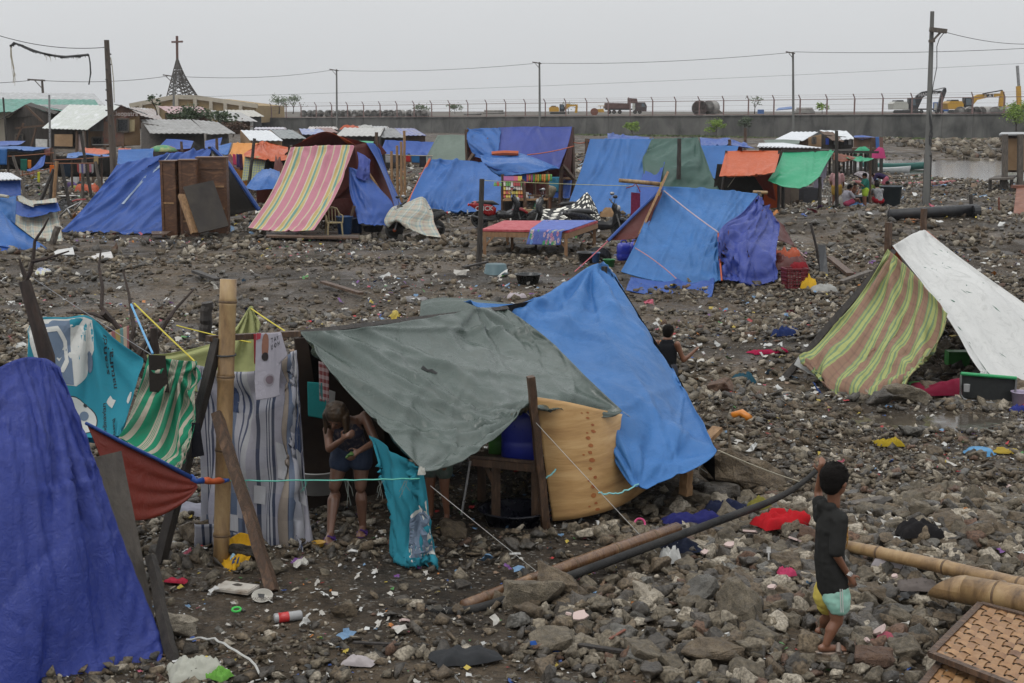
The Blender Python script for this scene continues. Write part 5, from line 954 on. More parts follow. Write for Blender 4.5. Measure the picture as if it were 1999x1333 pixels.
face('lower_tarp',[[(1262,315,51.9),(1285,316,51.7),(1298,316,51.6)],[(1250,355,51.1),(1275,358,51),(1290,350,50.9)],[(1235,405,50),(1265,405,50),(1285,400,50)]],T['royal'],t,n=20,k=12,cr=6,seed=43)
drop([(1152,271,53.05),(1276,271,53),(1362,268,53)],57,m=T['blue'],parent=t);pole(1325,350,1326,270,50.9,.16,parent=t,ground=False);pole(1148,300,1148,271,53.1,.2,M['wood'],parent=t,ground=False,rnd=False)
rope('rope',W(1150,275,52.9),W(1120,278,55.5),.02,.02,T['orange'],'orange cord from the blue tent ridge to the tall tent');rope('rope',W(1030,302,50),W(1120,285,54),.01,.02,T['orange'],'orange cord above the shop awning')
rope('clothes_line',W(940,352,32.6),W(1292,364,31.6),.004,.007,pm((.4,.4,.2),.6),'pale yellow line from the dark stake to the blue tent ridge')
t=thing('tent',G(1380,585),'blue tarp tent with a violet end flap and maroon lining, left of the red crate','tent')
face('blue_tarp',[[(1290,364,31.5),(1350,366,31.6),(1420,372,31.7),(1481,378,31.8)],[(1262,425,30.8),(1325,425,30.7),(1395,420,30.7),(1450,415,31)],[(1238,480,30.1),(1300,485,29.9),(1370,480,29.8),(1412,462,29.9)],[(1212,530,29.5),(1270,545,29.2),(1340,553,28.9),(1408,549,28.9)]],T['netblue'],t,n=64,k=64,cr=34,amp=.035,w=.014,ang=(30,100),seed=51,fans=((1,1,12,.05,.6,1),(0,0,10,.04,.8,1),(.66,1,12,.04,.5,1)))
face('violet_flap',[[(1480,382,31.6),(1487,388,31.5),(1492,400,31.4),(1512,425,31.3)],[(1448,415,30.8),(1470,425,30.4),(1495,435,30.6),(1522,440,30.8)],[(1403,455,29.7),(1440,475,29.4),(1480,490,29.3),(1515,490,29.6)],[(1409,545,28.9),(1440,548,28.7),(1478,556,28.8),(1517,545,29)]],T['violet'],t,n=44,k=44,cr=26,amp=.06,w=.02,ang=(20,110),seed=52,slack=.03,fans=((.66,0,16,.07,.8,1),(1,0,10,.05,.7,1)))
face('left_flap',[[(1294,366,31.6),(1290,385,31.),(1275,410,30.8)],[(1240,418,31),(1250,435,30.8),(1262,448,30.6)],[(1187,469,30.6),(1212,468,30.5),(1238,466,30.4)]],T['maroon'],t,n=20,k=14,cr=4,seed=53,flip=True)
MB().tube([W(1294,366,31.5),W(1240,417,30.9),W(1187,470,30.5)],.035,6).b('hem',T['royal'],t);MB().tube([W(1402,455,29.68),W(1405,500,29.25),W(1409,548,28.85)],.018,6).b('seam',T['orange'],t)
face('skirt',[[(1232,540,29.3),(1290,550,29.0),(1345,553,28.8),(1395,550,28.8)],[(1222,566,28.2),(1290,580,27.7),(1345,590,27.4),(1390,578,27.6)]],T['royal'],t,n=16,k=40,cr=16,amp=.06,w=.03,ang=(0,40),seed=54,slack=.04)
face('right_flap',[[(1500,400,31.6),(1510,420,31.8),(1530,440,32)],[(1512,470,30.5),(1530,472,31),(1553,483,31.6)]],T['maroon'],t,n=10,k=10,cr=2,seed=55)
drop([(1290,364,31.55),(1420,372,31.75),(1481,378,31.85)],34.2,m=T['royal'],parent=t)
MB().slab([W(1236,478,30.45),W(1242,478,30.45),W(1306,336,31.4),W(1302,334,31.4)],.03).b('plank',M['woodp'],t);pole(1485,398,1482,374,31.8,.1,M['grey'],parent=t,ground=False);pole(1395,580,1397,550,29.2,.08,parent=t)
g=bamboo_mb(W(1208,352,31.6),W(1293,360,31.5),.045,.05,.45,10);tag(g.b('bamboo_bar',BAM,None,True),'short bamboo bar sticking out left of the blue tent ridge','bamboo')
MB().tube([W(1470,375,31.9),W(1498,376,31.9)],.04,8).b('bamboo_end',BAM,t)
rope('rope',W(1296,372,31.3),W(1402,453,29.6),.01,.014,pm((.45,.35,.38),.6),'pale pink rope over the blue tent to the violet flap',n=16);rope('rope',W(1240,484,30.),W(1362,586,28.4),-.04,.012,pm((.4,.2,.22),.6),'pink rope lying over the lower blue tent front');rope('rope',W(1187,470,30.5),W(1122,530,30),.01,.012,pm((.5,.12,.15),.6),'red cord from the tent flap down to the ground');rope('rope',W(1552,483,31.6),W(1575,502,31),.01,.012,pm((.45,.3,.3),.6),'short pink cord right of the tent')
hung('towel',W(1232,375,31.7),W(1250,377,31.7),W(1231,420,31.7),W(1249,418,31.7),mat('towel_maroon',(.2,.02,.07),(.12,.01,.04),.9,20,.3),'maroon towel hanging from the bamboo bar','towel',20)
tag(MB().tube([W(1222,367,31.7),W(1236,363,31.7),W(1241,358,31.7),W(1245,364,31.7),W(1250,375,31.7)],.012,5).b('hanger',pm((.3,.03,.03),.5)),'red clothes hanger above the maroon towel','hanger');tag(MB().box(W(1289,368,31.3),(.05,.04,.3),0,0,.3).b('clip',pm((.6,.45,.02),.5)),'yellow clip at the bamboo bar','clip')
jerrycan(W(1218,508,33.)-Vector((0,0,.0)),.33,.3,.46,CANB,'left one of two blue water cans beside the blue tent flap',.1);jerrycan(W(1240,503,33.4),.28,.3,.42,CANB,'right one of two blue water cans, half hidden by the tent',.1)
tag(MB().slab([W(1198,512,32.7),W(1240,514,32.6),W(1240,509,33.4),W(1200,508,33.5)],.06).b('plank',M['wood']),'plank under the blue water cans','plank')
basin(W(1148,512,33),.26,.24,pm((.03,.032,.035),.35),'dark grey pot on the ground left of the blue water cans');tag(basin(W(1168,510,33.6),.3,.14,pm((.03,.032,.035),.3),'x',M3=Matrix.Rotation(-1.1,3,'X')),'tilted dark grey basin leaning behind the pot','basin');bucket(1189,523,32.3,.14,.2,pm((.03,.2,.06),.4),'small green bucket below the blue water cans');bucket(1163,512,32.4,.1,.22,pm((.03,.08,.22),.4),'narrow blue pitcher beside the grey pot')
t=thing('cooler',W(1448,562,29.2),'white and blue cool box under the violet flap','cool box');a=W(1440,566,29.2);MB().box(a+Vector((0,.2,.09)),(.62,.4,.16),-.1).b('box',pm((.3,.4,.5),.4),t);MB().box(a+Vector((0,.2,.19)),(.66,.44,.05),-.1).b('lid',pm((.55,.57,.58),.4),t)
def crate(c,w,d,h,m,lab,rz=0):
 t=thing('crate',c,lab,'crate');c=Vector(c);Mz=Matrix.Rotation(rz,3,'Z');mb=MB();k=7
 for sx_ in(-1,1):
  for i in range(k+1):u=-1+2*i/k;mb.beam(c+Mz@Vector((u*w/2*.9,sx_*d/2*.9,0)),c+Mz@Vector((u*w/2,sx_*d/2,h)),.018);mb.beam(c+Mz@Vector((sx_*w/2*.9,u*d/2*.9,0)),c+Mz@Vector((sx_*w/2,u*d/2,h)),.018)
  for j in range(6):
   z=h*j/5;q=.9+.1*j/5;mb.beam(c+Mz@Vector((-w/2*q,sx_*d/2*q,z)),c+Mz@Vector((w/2*q,sx_*d/2*q,z)),.022);mb.beam(c+Mz@Vector((sx_*w/2*q,-d/2*q,z)),c+Mz@Vector((sx_*w/2*q,d/2*q,z)),.022)
 mb.b('lattice',m,t);MB().slab([c+Mz@Vector(p)for p in((-w*.44,-d*.44,.01),(w*.44,-d*.44,.01),(w*.44,d*.44,.01),(-w*.44,d*.44,.01))],.01).b('bottom',m,t)
crate(G(1550,560),.44,.36,.38,pm((.13,.012,.018),.5),'dark red plastic crate full of clothes right of the violet flap',.15);crumple('garment',G(1560,556)+Vector((0,.1,.35)),.34,.3,.14,cm((.2,.014,.02)),'red cloth heaped in the dark red crate','cloth',seed=3,n=12)
crumple('garment',G(1578,562),.34,.3,.2,cm((.6,.36,.03)),'yellow shirt hanging right of the dark red crate','cloth',seed=4,n=14);crumple('tarp_bundle',G(1540,535)+Vector((0,0,.2)),.8,.4,.3,T['royal'],'blue tarp bundle behind the dark red crate','tarp',seed=14,n=14);crumple('tarp_bundle',G(1532,525)+Vector((0,0,.3)),.7,.3,.3,T['orange'],'orange tarp bundle behind the dark red crate','tarp',seed=15,n=14);crumple('rubbish_heap',G(1607,568),.5,.3,.12,cm((.32,.32,.3)),'heap of pale rags at the leaning black board','rag',seed=16,n=16)
tag(MB().slab([W(1603,558,29.6),W(1618,552,29.6),W(1612,480,30.2),W(1597,478,30.2)],.03).b('black_board',pm((.02,.022,.025),.5)),'dark board standing on end behind the pale rags','board');pole(1607,545,1583,437,30,.06,label='thin dark stake leaning left above the black board');tag(MB().slab([W(1530,540,30.),W(1610,548,30),W(1610,543,31),W(1530,535,31)],.05).b('plank',M['woodd']),'dark plank behind the red crate','plank')
def bedframe():
 t=thing('wooden_bed',G(1040,505),'raw timber bed frame standing in the open with a red mat','bed')
 FL,FR,BR,BL=W(941,458,34.8),W(1110,464,34.4),W(1166,442,37.4),W(985,440,37.6)
 for q in(FL,FR,BR,BL):q.z=.64
 ws=mat('raw_timber',(.27,.15,.075),(.18,.095,.045),.6,4,.3,30,st=(5,5,1))
 MB().slab([FL,FR,BR,BL],.03).b('deck',ws,t)
 for a,b_ in((FL,FR),(FR,BR),(BR,BL),(BL,FL)):MB().beam(a-Vector((0,0,.06)),b_-Vector((0,0,.06)),.04,.1).b('rail',ws,t)
 for a,b_ in((FL,FR),(FR,FL),(BR,BL),(BL,BR)):
  p=a.lerp(b_,.03);MB().beam(Vector((p.x,p.y,gzf(p.x,p.y)-.03)),p,.08).b('leg',ws,t);MB().beam(p-Vector((0,0,.35)),a.lerp(b_,.14)-Vector((0,0,.08)),.035,.05).b('brace',ws,t)
 p=FL.lerp(FR,.35);MB().beam(Vector((p.x,p.y+1.2,0)),p+Vector((0,1.2,0)),.07).b('leg',ws,t)
 RM_=mat('red_mat',(.3,.02,.03),(.42,.1,.11),.7,6,.2);u=Vector((0,0,.05));c=(FL+FR+BR+BL)/4
 mt=tag(MB().slab([q.lerp(c,-.01)+u for q in(FL,FR,BR,BL)],.05).b('red_mat',RM_),'thin worn red mattress on the timber bed','mattress')
 TW=mat('towel_floral',(.1,.15,.42),(.07,.1,.3),.9,6,.2);v=Vector((0,0,.09));a=FL.lerp(FR,.56)+v;b_=FL.lerp(FR,1.0)+v;c2=BL.lerp(BR,.99)+v;d2=BL.lerp(BR,.42)+v;dn=Vector((0,-.03,-.36))
 X=interp([[d2,c2],[a,b_]],20,30,False);X2=interp([[a+Vector((0,-.04,0)),b_+Vector((-.15,-.05,0))],[a+dn+Vector((-.1,-.05,0)),b_+dn+Vector((-.2,-.05,0))]],12,30,False);X=np.concatenate([X,X2[1:]],0)
 tw=tag(sheet('towel',X,TW,None,flip=True,thick=.01),'blue flowered beach towel hanging over the front of the red mattress','towel');r=random.Random(3)
 for k in range(46):
  u0,v0=r.random()*.92+.04,r.random()**.8*.92+.04;cc=r.choice(((.5,.2,.32),(.45,.45,.3),(.08,.35,.1),(.5,.35,.45),(.15,.3,.6)))
  if abs(u0-.32)<.1 and v0>.64:continue
  decal('flower',tw,[ell(u0+.024*cos(a_),v0+.045*sin(a_),.017,.032,6)for a_ in(0,1.26,2.5,3.8,5.0)],pm(cc,.9),.012,0)
 textsheet('lettering',tw,'Bugsi',pm((.6,.6,.55),.8),.32,.82,.06,.075,pi/2)
bedframe()
pole(935,527,941,349,32.6,.13,M['woodd'],'dark burnt stake standing left of the timber bed');basin(W(968,541,31.2),.29,.3,pm((.055,.105,.12),.5),'upturned grey blue basin beside the dark stake',inv=True);basin(G(1031,553),.27,.2,pm((.015,.017,.018),.3),'black basin on the ground right of the upturned one')
t=thing('awning_shelter',G(1470,395),'shelter with an orange awning beside the emerald one','shelter')
face('awning',[[(1417,295,50.5),(1450,294,50.6),(1485,294,50.6),(1523,294,50.5)],[(1411,318,49.6),(1445,322,49.4),(1480,322,49.4),(1518,316,49.5)],[(1404,344,48.8),(1440,343,48.4),(1475,342,48.3),(1512,336,48.6)]],T['orange'],t,n=24,k=34,cr=10,amp=.05,ang=(60,120),seed=61,fans=((1,.5,8,.05,.6,1),))
face('back_wall',[[(1400,320,51),(1500,320,51)],[(1390,388,51),(1490,390,51)]],T['dark'],t,n=5,k=8,cr=0);face('inner_flap',[[(1470,340,49.5),(1505,338,49.5)],[(1500,385,50),(1515,392,50)]],T['red'],t,n=10,k=10,cr=3);drop([(1417,295,50.55),(1523,294,50.55)],53,m=T['orange'],parent=t)
for a in((1520,396,1521,294,50.3),(1405,390,1418,294,50.4)):pole(*a,.1,parent=t)
rope('rope',W(1437,342,48.3),G(1395,392),.01,.012,M['rope'],'pale cord from the middle of the orange awning down left')
t=thing('awning_shelter',G(1580,400),'shelter with a bright emerald green awning','shelter')
face('awning',[[(1530,293,51),(1560,293,51),(1595,293,51),(1629,294,51)],[(1518,322,49.8),(1550,326,49.5),(1585,326,49.5),(1614,318,49.8)],[(1499,352,48.8),(1530,364,48.2),(1570,365,48.),(1600,344,48.6)]],T['emerald'],t,n=30,k=36,cr=10,amp=.045,ang=(70,120),seed=62,fans=((1,0,8,.05,.8,1),(0,1,8,.04,.6,1)))
face('side_flap',[[(1625,295,51.2),(1648,302,51.4),(1660,304,51.5)],[(1627,312,50.6),(1650,316,50.8),(1672,308,51.2)]],pm((.2,.06,.03),.6),t,n=10,k=10);face('green_strip',[[(1648,304,51.5),(1675,306,51.7),(1706,309,52)],[(1655,309,51.),(1680,316,51.3),(1704,311,51.6)]],T['emerald'],t,n=8,k=14)
for a in((1634,405,1633,255,50.6),(1529,396,1529,293,50.9),(1600,405,1601,345,48.7)):pole(*a,.13,parent=t)
MB().beam(W(1525,294,50.9),W(1715,297,51.1),.08).b('ridge_pole',M['woodd'],t);pole(1700,340,1700,278,52,.1,M['wood'],parent=t)
for k,(px,py,w,h,c,lab)in enumerate(((1530,398,.5,.7,(.06,.045,.035),'dark wooden stump under the emerald awning, left'),(1545,398,.5,.8,(.09,.07,.05),'wooden stump under the emerald awning, middle'),(1485,392,.9,.6,(.16,.1,.06),'brown carton under the orange awning'),(1582,398,.8,.6,(.02,.02,.025),'black box under the emerald awning, right'))):
 p=G(px,py);tag(MB().box(p+Vector((0,.2,h/2)),(w,.5,h),.1*k).box(p+Vector((0,.2,h+.03)),(w*.8,.4,.06),.1*k+.2).b('box',pm(c,.7)),lab,'box')
t=thing('tent',G(1400,385),'blue tent behind the dark green one, left of the orange awning','tent')
face('front_tarp',[[(1368,284,56),(1405,284,56),(1442,285,56)],[(1375,315,55.4),(1405,315,55.4),(1432,312,55.4)],[(1385,345,54.8),(1400,350,54.8),(1412,352,54.8)]],T['blue'],t,n=16,k=16,cr=6,seed=71)
face('upper_tarp',[[(1366,268,60),(1400,271,60),(1420,269,60),(1450,280,60)],[(1368,284,58),(1400,284,58),(1430,284,58),(1475,290,58)]],T['royal'],t,n=10,k=24,cr=8,seed=72,amp=.1);drop([(1366,268,60.1),(1450,280,60.1)],63,m=T['royal'],parent=t)
face('tarp',[[(1186,260,60),(1220,264,60),(1268,268,60)],[(1186,275,58),(1220,276,58),(1268,276,58)]],T['royal'],None,'crumpled royal blue tarp on a roof behind the pale blue tent','tarp',n=8,k=20,cr=8,seed=73,amp=.1)
for a,l in(((1345,290,1347,268,53.2),'short post at the end of the green tent ridge'),((1454,300,1455,250,62),'stake behind the orange awning, right'),((1425,290,1424,272,58),'stake end above the blue tent')):pole(*a,.14,M['wood'],l,ground=False)
t=thing('tent',G(1850,770),'scratched white tarp tent on the right with dark posts','tent')
face('white_tarp',[[(1742,480,20.4),(1765,466,21),(1785,455,21.5),(1806,449,22)],[(1796,548,19.7),(1830,520,20.3),(1860,500,20.9),(1880,507,21.5)],[(1850,622,19.0),(1895,590,19.7),(1945,565,20.3),(1975,575,21)],[(1912,722,18.3),(1975,700,18.9),(2050,670,19.6),(2100,660,20.3)],[(1950,748,18.0),(2020,760,18.5),(2110,720,19.2),(2200,700,20)]],T['white'],t,n=60,k=44,cr=24,amp=.03,w=.014,ang=(70,110),seed=81,fans=((0,0,8,.03,1.2,1),(0,1,8,.03,1.,1)))
scr=[o for o in SH if o.name.startswith('white_tarp')][-1];r=random.Random(9);pl=[]
for k in range(44):
 u,v,a,l=r.random()*.9+.05,.1+r.random()*.8,r.gauss(.9,.5),r.uniform(.01,.06);w=.0012+.004*r.random();pl.append([(u,v),(u+l*cos(a)*.5+w,v+l*sin(a)*.5),(u+l*cos(a),v+l*sin(a)),(u+l*cos(a)*.5-w*1.5,v+l*sin(a)*.5+w)])
for k in range(5):u,v=.03+.02*k,.06+.15*k;pl.append([(u,v),(u+.014,v+.08),(u+.02,v+.16),(u+.005,v+.1)])
[decal('scratch',scr,[q],pm((.02,.1,.06),.6),.004,0)for q in pl]
bk=[[W(1742,482,20.5),W(1806,451,22.1)],[W(1700,600,23),W(1880,525,24.6)]];bk[1][0].z=bk[1][1].z=0;sheet('back_tarp',interp(bk,8,8,False),T['orange'],t)
face('red_edge',[[(1806,449,22.05),(1840,480,22),(1878,523,22)],[(1812,452,22.6),(1848,485,22.6),(1885,530,22.6)]],T['orange'],t,n=4,k=12,cr=0);face('lining',[[(1750,520,22.),(1900,600,22.3),(2060,680,22)],[(1700,690,22.3),(1900,700,22.),(2060,705,22)]],T['dark'],t,n=6,k=12,cr=0)  # dark panel added as rear blocking to darken the tent interior
pole(1735,545,1735,434,20.5,.1,M['wood'],parent=t,ground=True,rnd=False);pole(1803,560,1804,407,22.1,.09,M['wood'],parent=t,rnd=False);post('pole',G(1528,742),W(1745,490,20.3),.1,M['woodd'],'',parent=t)
PG=stripe('green_plaid',[(0,(.3,.34,.12)),(.1,(.13,.22,.13)),(.18,(.36,.4,.14)),(.3,(.36,.4,.14)),(.34,(.13,.22,.13)),(.42,(.3,.34,.12)),(.5,(.25,.125,.1)),(.74,(.2,.1,.085)),(.8,(.25,.125,.1)),(.95,(.13,.22,.13))],[(0,(.3,.3,.16)),(.4,(.24,.2,.13)),(.5,(.3,.3,.16)),(.9,(.2,.22,.13))],6.5,9,blend=.22,dirt=.15)
face('plaid_blanket',[[(1733,486,20.2),(1765,515,19.9),(1800,552,19.5),(1850,612,18.9)],[(1690,560,19.9),(1735,590,19.5),(1785,620,19.2),(1835,655,18.7)],[(1630,635,19.5),(1690,665,18.9),(1745,685,18.6),(1800,705,18.2)],[(1585,680,19.3),(1640,725,18.4),(1705,750,17.9),(1772,740,17.8)],[(1560,692,19.2),(1630,765,18.2),(1690,794,17.5),(1765,760,17.5)]],PG,None,'green and rose plaid blanket hung over the open end of the white tent','blanket',n=70,k=60,slack=.03,cr=18,amp=.035,w=.02,ang=(60,130),seed=83,fans=((0,.1,8,.05,1.2,1),(.62,1,10,.05,.8,2),(1,.3,8,.05,.6,2)))
face('sheet_hem',[[(1560,694,19.4),(1600,720,19),(1622,745,18.6)],[(1550,712,19.3),(1590,735,18.9),(1630,770,18.5)]],cm((.35,.35,.34)),None,'white cloth hem showing under the plaid blanket','cloth',n=8,k=14)
def camp_bed():
 t=thing('folding_bed',G(1930,800),'folding bed with a green edged frame lying on its side in the white tent','bed');Y=17.4
 MB().tube([W(1876,729,Y),W(1984,738,Y)],.022,8).b('green_edge',pm((.02,.3,.1),.4),t)
 MB().tube([W(1876,732,Y),W(1875,770,Y),W(1880,778,Y),W(1890,781,Y),W(1970,790,Y),W(1980,782,Y),W(1984,740,Y)],.014,8).b('steel_frame',M['steel'],t)
 X=interp([[W(1877,732,Y+.02),W(1983,740,Y+.02)],[W(1878,776,Y+.02),W(1982,784,Y+.02)]],4,8,False);sheet('mesh_bed',X,pm((.012,.014,.014),.7),t)
camp_bed();tag(MB().lathe(W(1887,764,17.35),[(.035,0),(.04,.09)],12).b('cup',pm((.3,.3,.3),.5)),'small white cup hooked in the folding bed','cup');crumple('foil',W(1922,735,17.5)-Vector((0,0,.02)),.14,.1,.1,pm((.4,.4,.4),.3),'silver foil bag on the green edged bed','bag',seed=5,n=12)
tag(MB().box(W(1868,705,20),(.3,.2,.3)).box(W(1868,692,20),(.24,.15,.05)).b('green_box',pm((.03,.2,.03),.5)),'green tub in the gloom of the white tent','tub');bucket(1992,795,17.3,.12,.2,pm((.35,.3,.4),.4),'pale bucket at the right edge beside the folding bed')
crumple('cloth',G(1845,775,.1),.9,.4,.14,cm((.16,.01,.03)),'crimson cloth on the ground inside the white tent','cloth',seed=8)
tag(MB().add([(4.95+1.75*cos(a),16.3+.75*sin(a),-.004)for a in[k*pi/24 for k in range(48)]],[tuple(range(48))]).b('puddle',wm),kind='structure')
t=thing('pipe',G(1820,432),'long black plastic pipe lying on the rubble','pipe');MB().tube([G(1737,430,.16),G(1905,424,.24)],.17,14).b('pipe_wall',M['black'],t,True);MB().lathe(G(1905,426,.2),[(.19,-.1),(.19,.1)],14,Matrix.Rotation(pi/2,3,'Y')).b('collar',M['black'],t)
for a,l in(((1897,436,1895,380,46),'dark iron post at the right end of the black pipe'),((1951,428,1950,385,47.5),'thin rusty post right of the black pipe')):pole(*a,.13 if a[0]<1900 else .07,M['rust']if a[0]>1900 else M['woodd'],l)
tag(MB().slab([G(1765,436,.05),G(1785,437,.05),G(1790,432,.05),G(1768,431,.05)],.04).b('orange_plank',pm((.4,.14,.04),.6)),'small orange board on the ground below the black pipe','board')
# ==========================================================
GI={}
def roofm(c,c2=None,name='roof_sheet',rough=.45):
 k=(c,c2)
 if k not in GI:GI[k]=mat(name,c,c2 or tuple(x*.6 for x in c),rough,.8,.25,10,c3=tuple(x*.85 for x in c),st=(1.5,1,1))
 return GI[k]
ZN=(.4,.41,.41);ZW=(.62,.64,.65);ZG=(.22,.22,.21)
def roof(t,quad,m,per=.35,nm='roof',th=.0):
 A=corr([W(*q)for q in quad],per*.6,.013*(1 if W(*quad[0]).y<60 else 1.5));o=MB().grid(A).b(nm,m,t,False);s=o.modifiers.new('s','SOLIDIFY');s.thickness=.03;return o
def wallq(t,quad,m,nm='wall',th=.1):return MB().slab([W(*q)for q in quad],th).b(nm,m,t)
def win(t,px0,py0,px1,py1,Y,m=None,fr=None,nm='window'):
 w=MB().slab([W(px0,py1,Y),W(px1,py1,Y),W(px1,py0,Y),W(px0,py0,Y)],.06).b(nm,m or pm((.015,.017,.02),.3),t)
 mb=MB()
 for a,b_ in(((px0,py1),(px1,py1)),((px1,py1),(px1,py0)),((px1,py0),(px0,py0)),((px0,py0),(px0,py1))):mb.beam(W(*a,Y-.05),W(*b_,Y-.05),.1)
 f=mb.b('frame',fr or M['grey'],w);return w
WR=mat('painted_red_ply',(.28,.05,.03),(.2,.13,.1),.8,1.2,.3,8,c3=(.3,.16,.1));WT=mat('tan_ply',(.34,.22,.12),(.24,.15,.08),.8,1,.2,8);WD=mat('dark_boards',(.035,.03,.026),(.06,.05,.042),.85,1.5,.5,8,st=(4,4,.4));WG=mat('grey_sheeting',(.14,.14,.135),(.08,.08,.078),.7,1.2,.3,6,st=(3,3,.5));WB=mat('brown_boards',(.12,.07,.045),(.07,.045,.03),.85,1.5,.4,8,st=(4,4,.4));CRW=mat('cream_wall',(.45,.4,.32),(.36,.32,.25),.8,.5);TN=mat('tan_wall',(.3,.21,.09),(.25,.17,.075),.8,.4)
t=thing('warehouse',W(60,262,135),'long low warehouse with a pale metal roof over a green eave, far left','building')
roof(t,[(-160,195,134),(205,205,134),(183,182,142),(-160,179,142)],roofm(ZN,(.25,.25,.25)),.9,'roof');roof(t,[(-160,220,128),(200,216,130),(185,194,134),(-160,192,134)],roofm((.03,.14,.1),(.05,.2,.15)),.9,'green_eave')
wallq(t,[(-160,285,130),(205,285,133),(205,206,133),(-160,216,130)],CRW);wallq(t,[(205,285,133),(213,285,150),(208,207,148),(186,194,141),(205,206,133)][:4],WG,'end_wall')
t=thing('shack',W(60,300,100),'dark charred looking shack with a broken roof left of the white roofed house','shack')
roof(t,[(0,233,97),(50,204,99),(62,200,104),(12,228,106)],WD,.3);roof(t,[(50,204,99),(106,222,98),(115,218,104),(60,200,104)],WD,.3);wallq(t,[(12,300,99),(100,300,98.5),(100,222,98.5),(12,230,99)],WD);wallq(t,[(15,232,98.8),(100,222,98.6),(50,204,98.8),(48,205,98.8)],WD,'gable')
for a in((25,290,46,240),(60,290,70,250),(85,240,50,206),(30,250,98,244)):MB().beam(W(a[0],a[1],98),W(a[2],a[3],98),.12).b('timber',WB,t)
win(t,30,262,44,280,98.6);wallq(t,[(70,290,96),(92,290,96),(92,272,96),(70,271,96)],M['white'],'pale_sheet')
t=thing('shed',W(130,262,108),'low shed roof of grey metal behind the white roofed house','shed')
roof(t,[(75,205,104),(160,222,104),(170,204,112),(66,204,110)],roofm(ZG),.5);wallq(t,[(90,290,104.5),(160,290,104.5),(158,222,104.5),(90,212,104.5)],WD)
t=thing('house',W(190,300,92),'two storey hut of red and tan boards with a white corrugated roof','house')
roof(t,[(82,250,88),(170,253,87),(235,206,91),(135,204,94)],roofm((.56,.57,.57),(.4,.42,.38)),.45);roof(t,[(235,205,90.5),(288,223,90.5),(280,219,96),(222,203,97)],roofm((.09,.09,.09)),.4)
wallq(t,[(172,290,90.5),(274,283,91.5),(272,222,91.5),(172,250,90.5)],WT);MB().add([W(173,250,90.38),W(275,224,91.38),W(236,204,91)],[(0,1,2)]).b('gable',WR,t)
wallq(t,[(200,284,90.3),(242,284,90.6),(242,226,90.6),(200,240,90.3)],WR,'red_boards');wallq(t,[(242,283,90.7),(273,283,91.2),(273,258,91.2),(242,259,90.7)],WT,'tan_boards');wallq(t,[(176,256,90.1),(202,256,90.2),(202,233,90.2),(176,238,90.1)],WG,'metal_sheet')
win(t,229,232,251,257,90.5);wallq(t,[(252,257,90.6),(263,256,90.7),(263,233,90.7),(252,234,90.6)],mat('capiz_shutter',(.4,.32,.18),(.3,.24,.13),.6,3),'shutter');win(t,180,268,200,284,90.1);textat('lettering','Cleopatra',pm((.4,.35,.33),.7),W(243,222,90.4),(1,.02,0),(0,0,1),.42,t)
wallq(t,[(105,285,88.4),(172,292,88.),(172,253,88),(105,250,88.4)],WD,'lower_wall');wallq(t,[(107,285,87.8),(142,286,87.7),(142,262,87.7),(107,262,87.8)],WT,'tan_board');wallq(t,[(152,292,87.7),(162,292,87.6),(162,262,87.6),(152,262,87.7)],pm((.36,.28,.27),.8),'pink_post')
for a in((150,300,150,255),(166,300,165,255),(205,298,205,284),(240,298,240,284)):MB().beam(W(a[0],a[1],87.6),W(a[2],a[3],87.6),.14).b('post',WB,t)
for i in range(5):MB().beam(W(180,282-i*.0-i*1.0,89.5),W(216,282-i,89.5),.05).b('railing',M['white'],t)if i==0 else None
t=thing('hut',W(340,300,88),'long hut with an old grey asbestos looking roof behind the big blue tent','hut')
roof(t,[(293,260,86),(405,260,86),(372,233,92),(274,233,92)],roofm((.25,.245,.235),(.17,.165,.155)),.5);wallq(t,[(276,305,87.5),(400,305,87.5),(398,260,87.5),(276,240,90)],WD)
t=thing('hut',W(420,300,88),'smaller hut with a matching grey roof right of the long one','hut')
roof(t,[(406,262,86.5),(460,260,86.5),(425,238,92),(375,233,92)],roofm((.23,.225,.215),(.17,.165,.155)),.5);wallq(t,[(403,300,87.5),(448,300,87.5),(446,262,87.5),(403,262,87.5)],WG)
t=thing('hut',W(300,270,105),'hut roof of rusty white sheets behind the red gabled house','hut');roof(t,[(262,222,102),(320,236,102),(300,212,110),(255,209,110)],roofm((.33,.32,.31),(.2,.15,.13)),.5);wallq(t,[(270,250,103),(318,250,103),(318,235,103),(270,224,103)],WB)
t=thing('hut',W(360,250,120),'hut with a faded red striped roof below the church roof','hut');roof(t,[(330,221,116),(412,223,116),(395,208,124),(308,207,124)],roofm((.22,.07,.08),(.35,.22,.22)),.8);wallq(t,[(322,245,118),(412,245,118),(412,222,118),(322,220,118)],WB)
t=thing('hut',W(460,260,105),'hut with a pale metal roof right of the leafy bush','hut');roof(t,[(420,234,102),(503,237,102),(470,219,110),(412,215,110)],roofm((.36,.36,.35),(.26,.25,.24)),.6);wallq(t,[(425,262,103.5),(488,262,103.5),(488,236,103.5),(425,234,103.5)],WB);wallq(t,[(488,262,103.5),(494,262,103.6),(494,236,103.6),(488,236,103.5)],M['white'],'corner_board')
t=thing('hut',W(480,240,130),'hut with a cream roof in front of the left end of the wall','hut');roof(t,[(450,228,126),(516,227,126),(495,215,134),(438,214,134)],roofm((.42,.4,.33),(.33,.31,.27)),.7);wallq(t,[(455,246,127),(510,246,127),(510,227,127),(455,227,127)],WG)
t=thing('church_hall',W(400,232,240),'wide tan hall with cream pilasters and a low gable roof below the lattice spire','church')
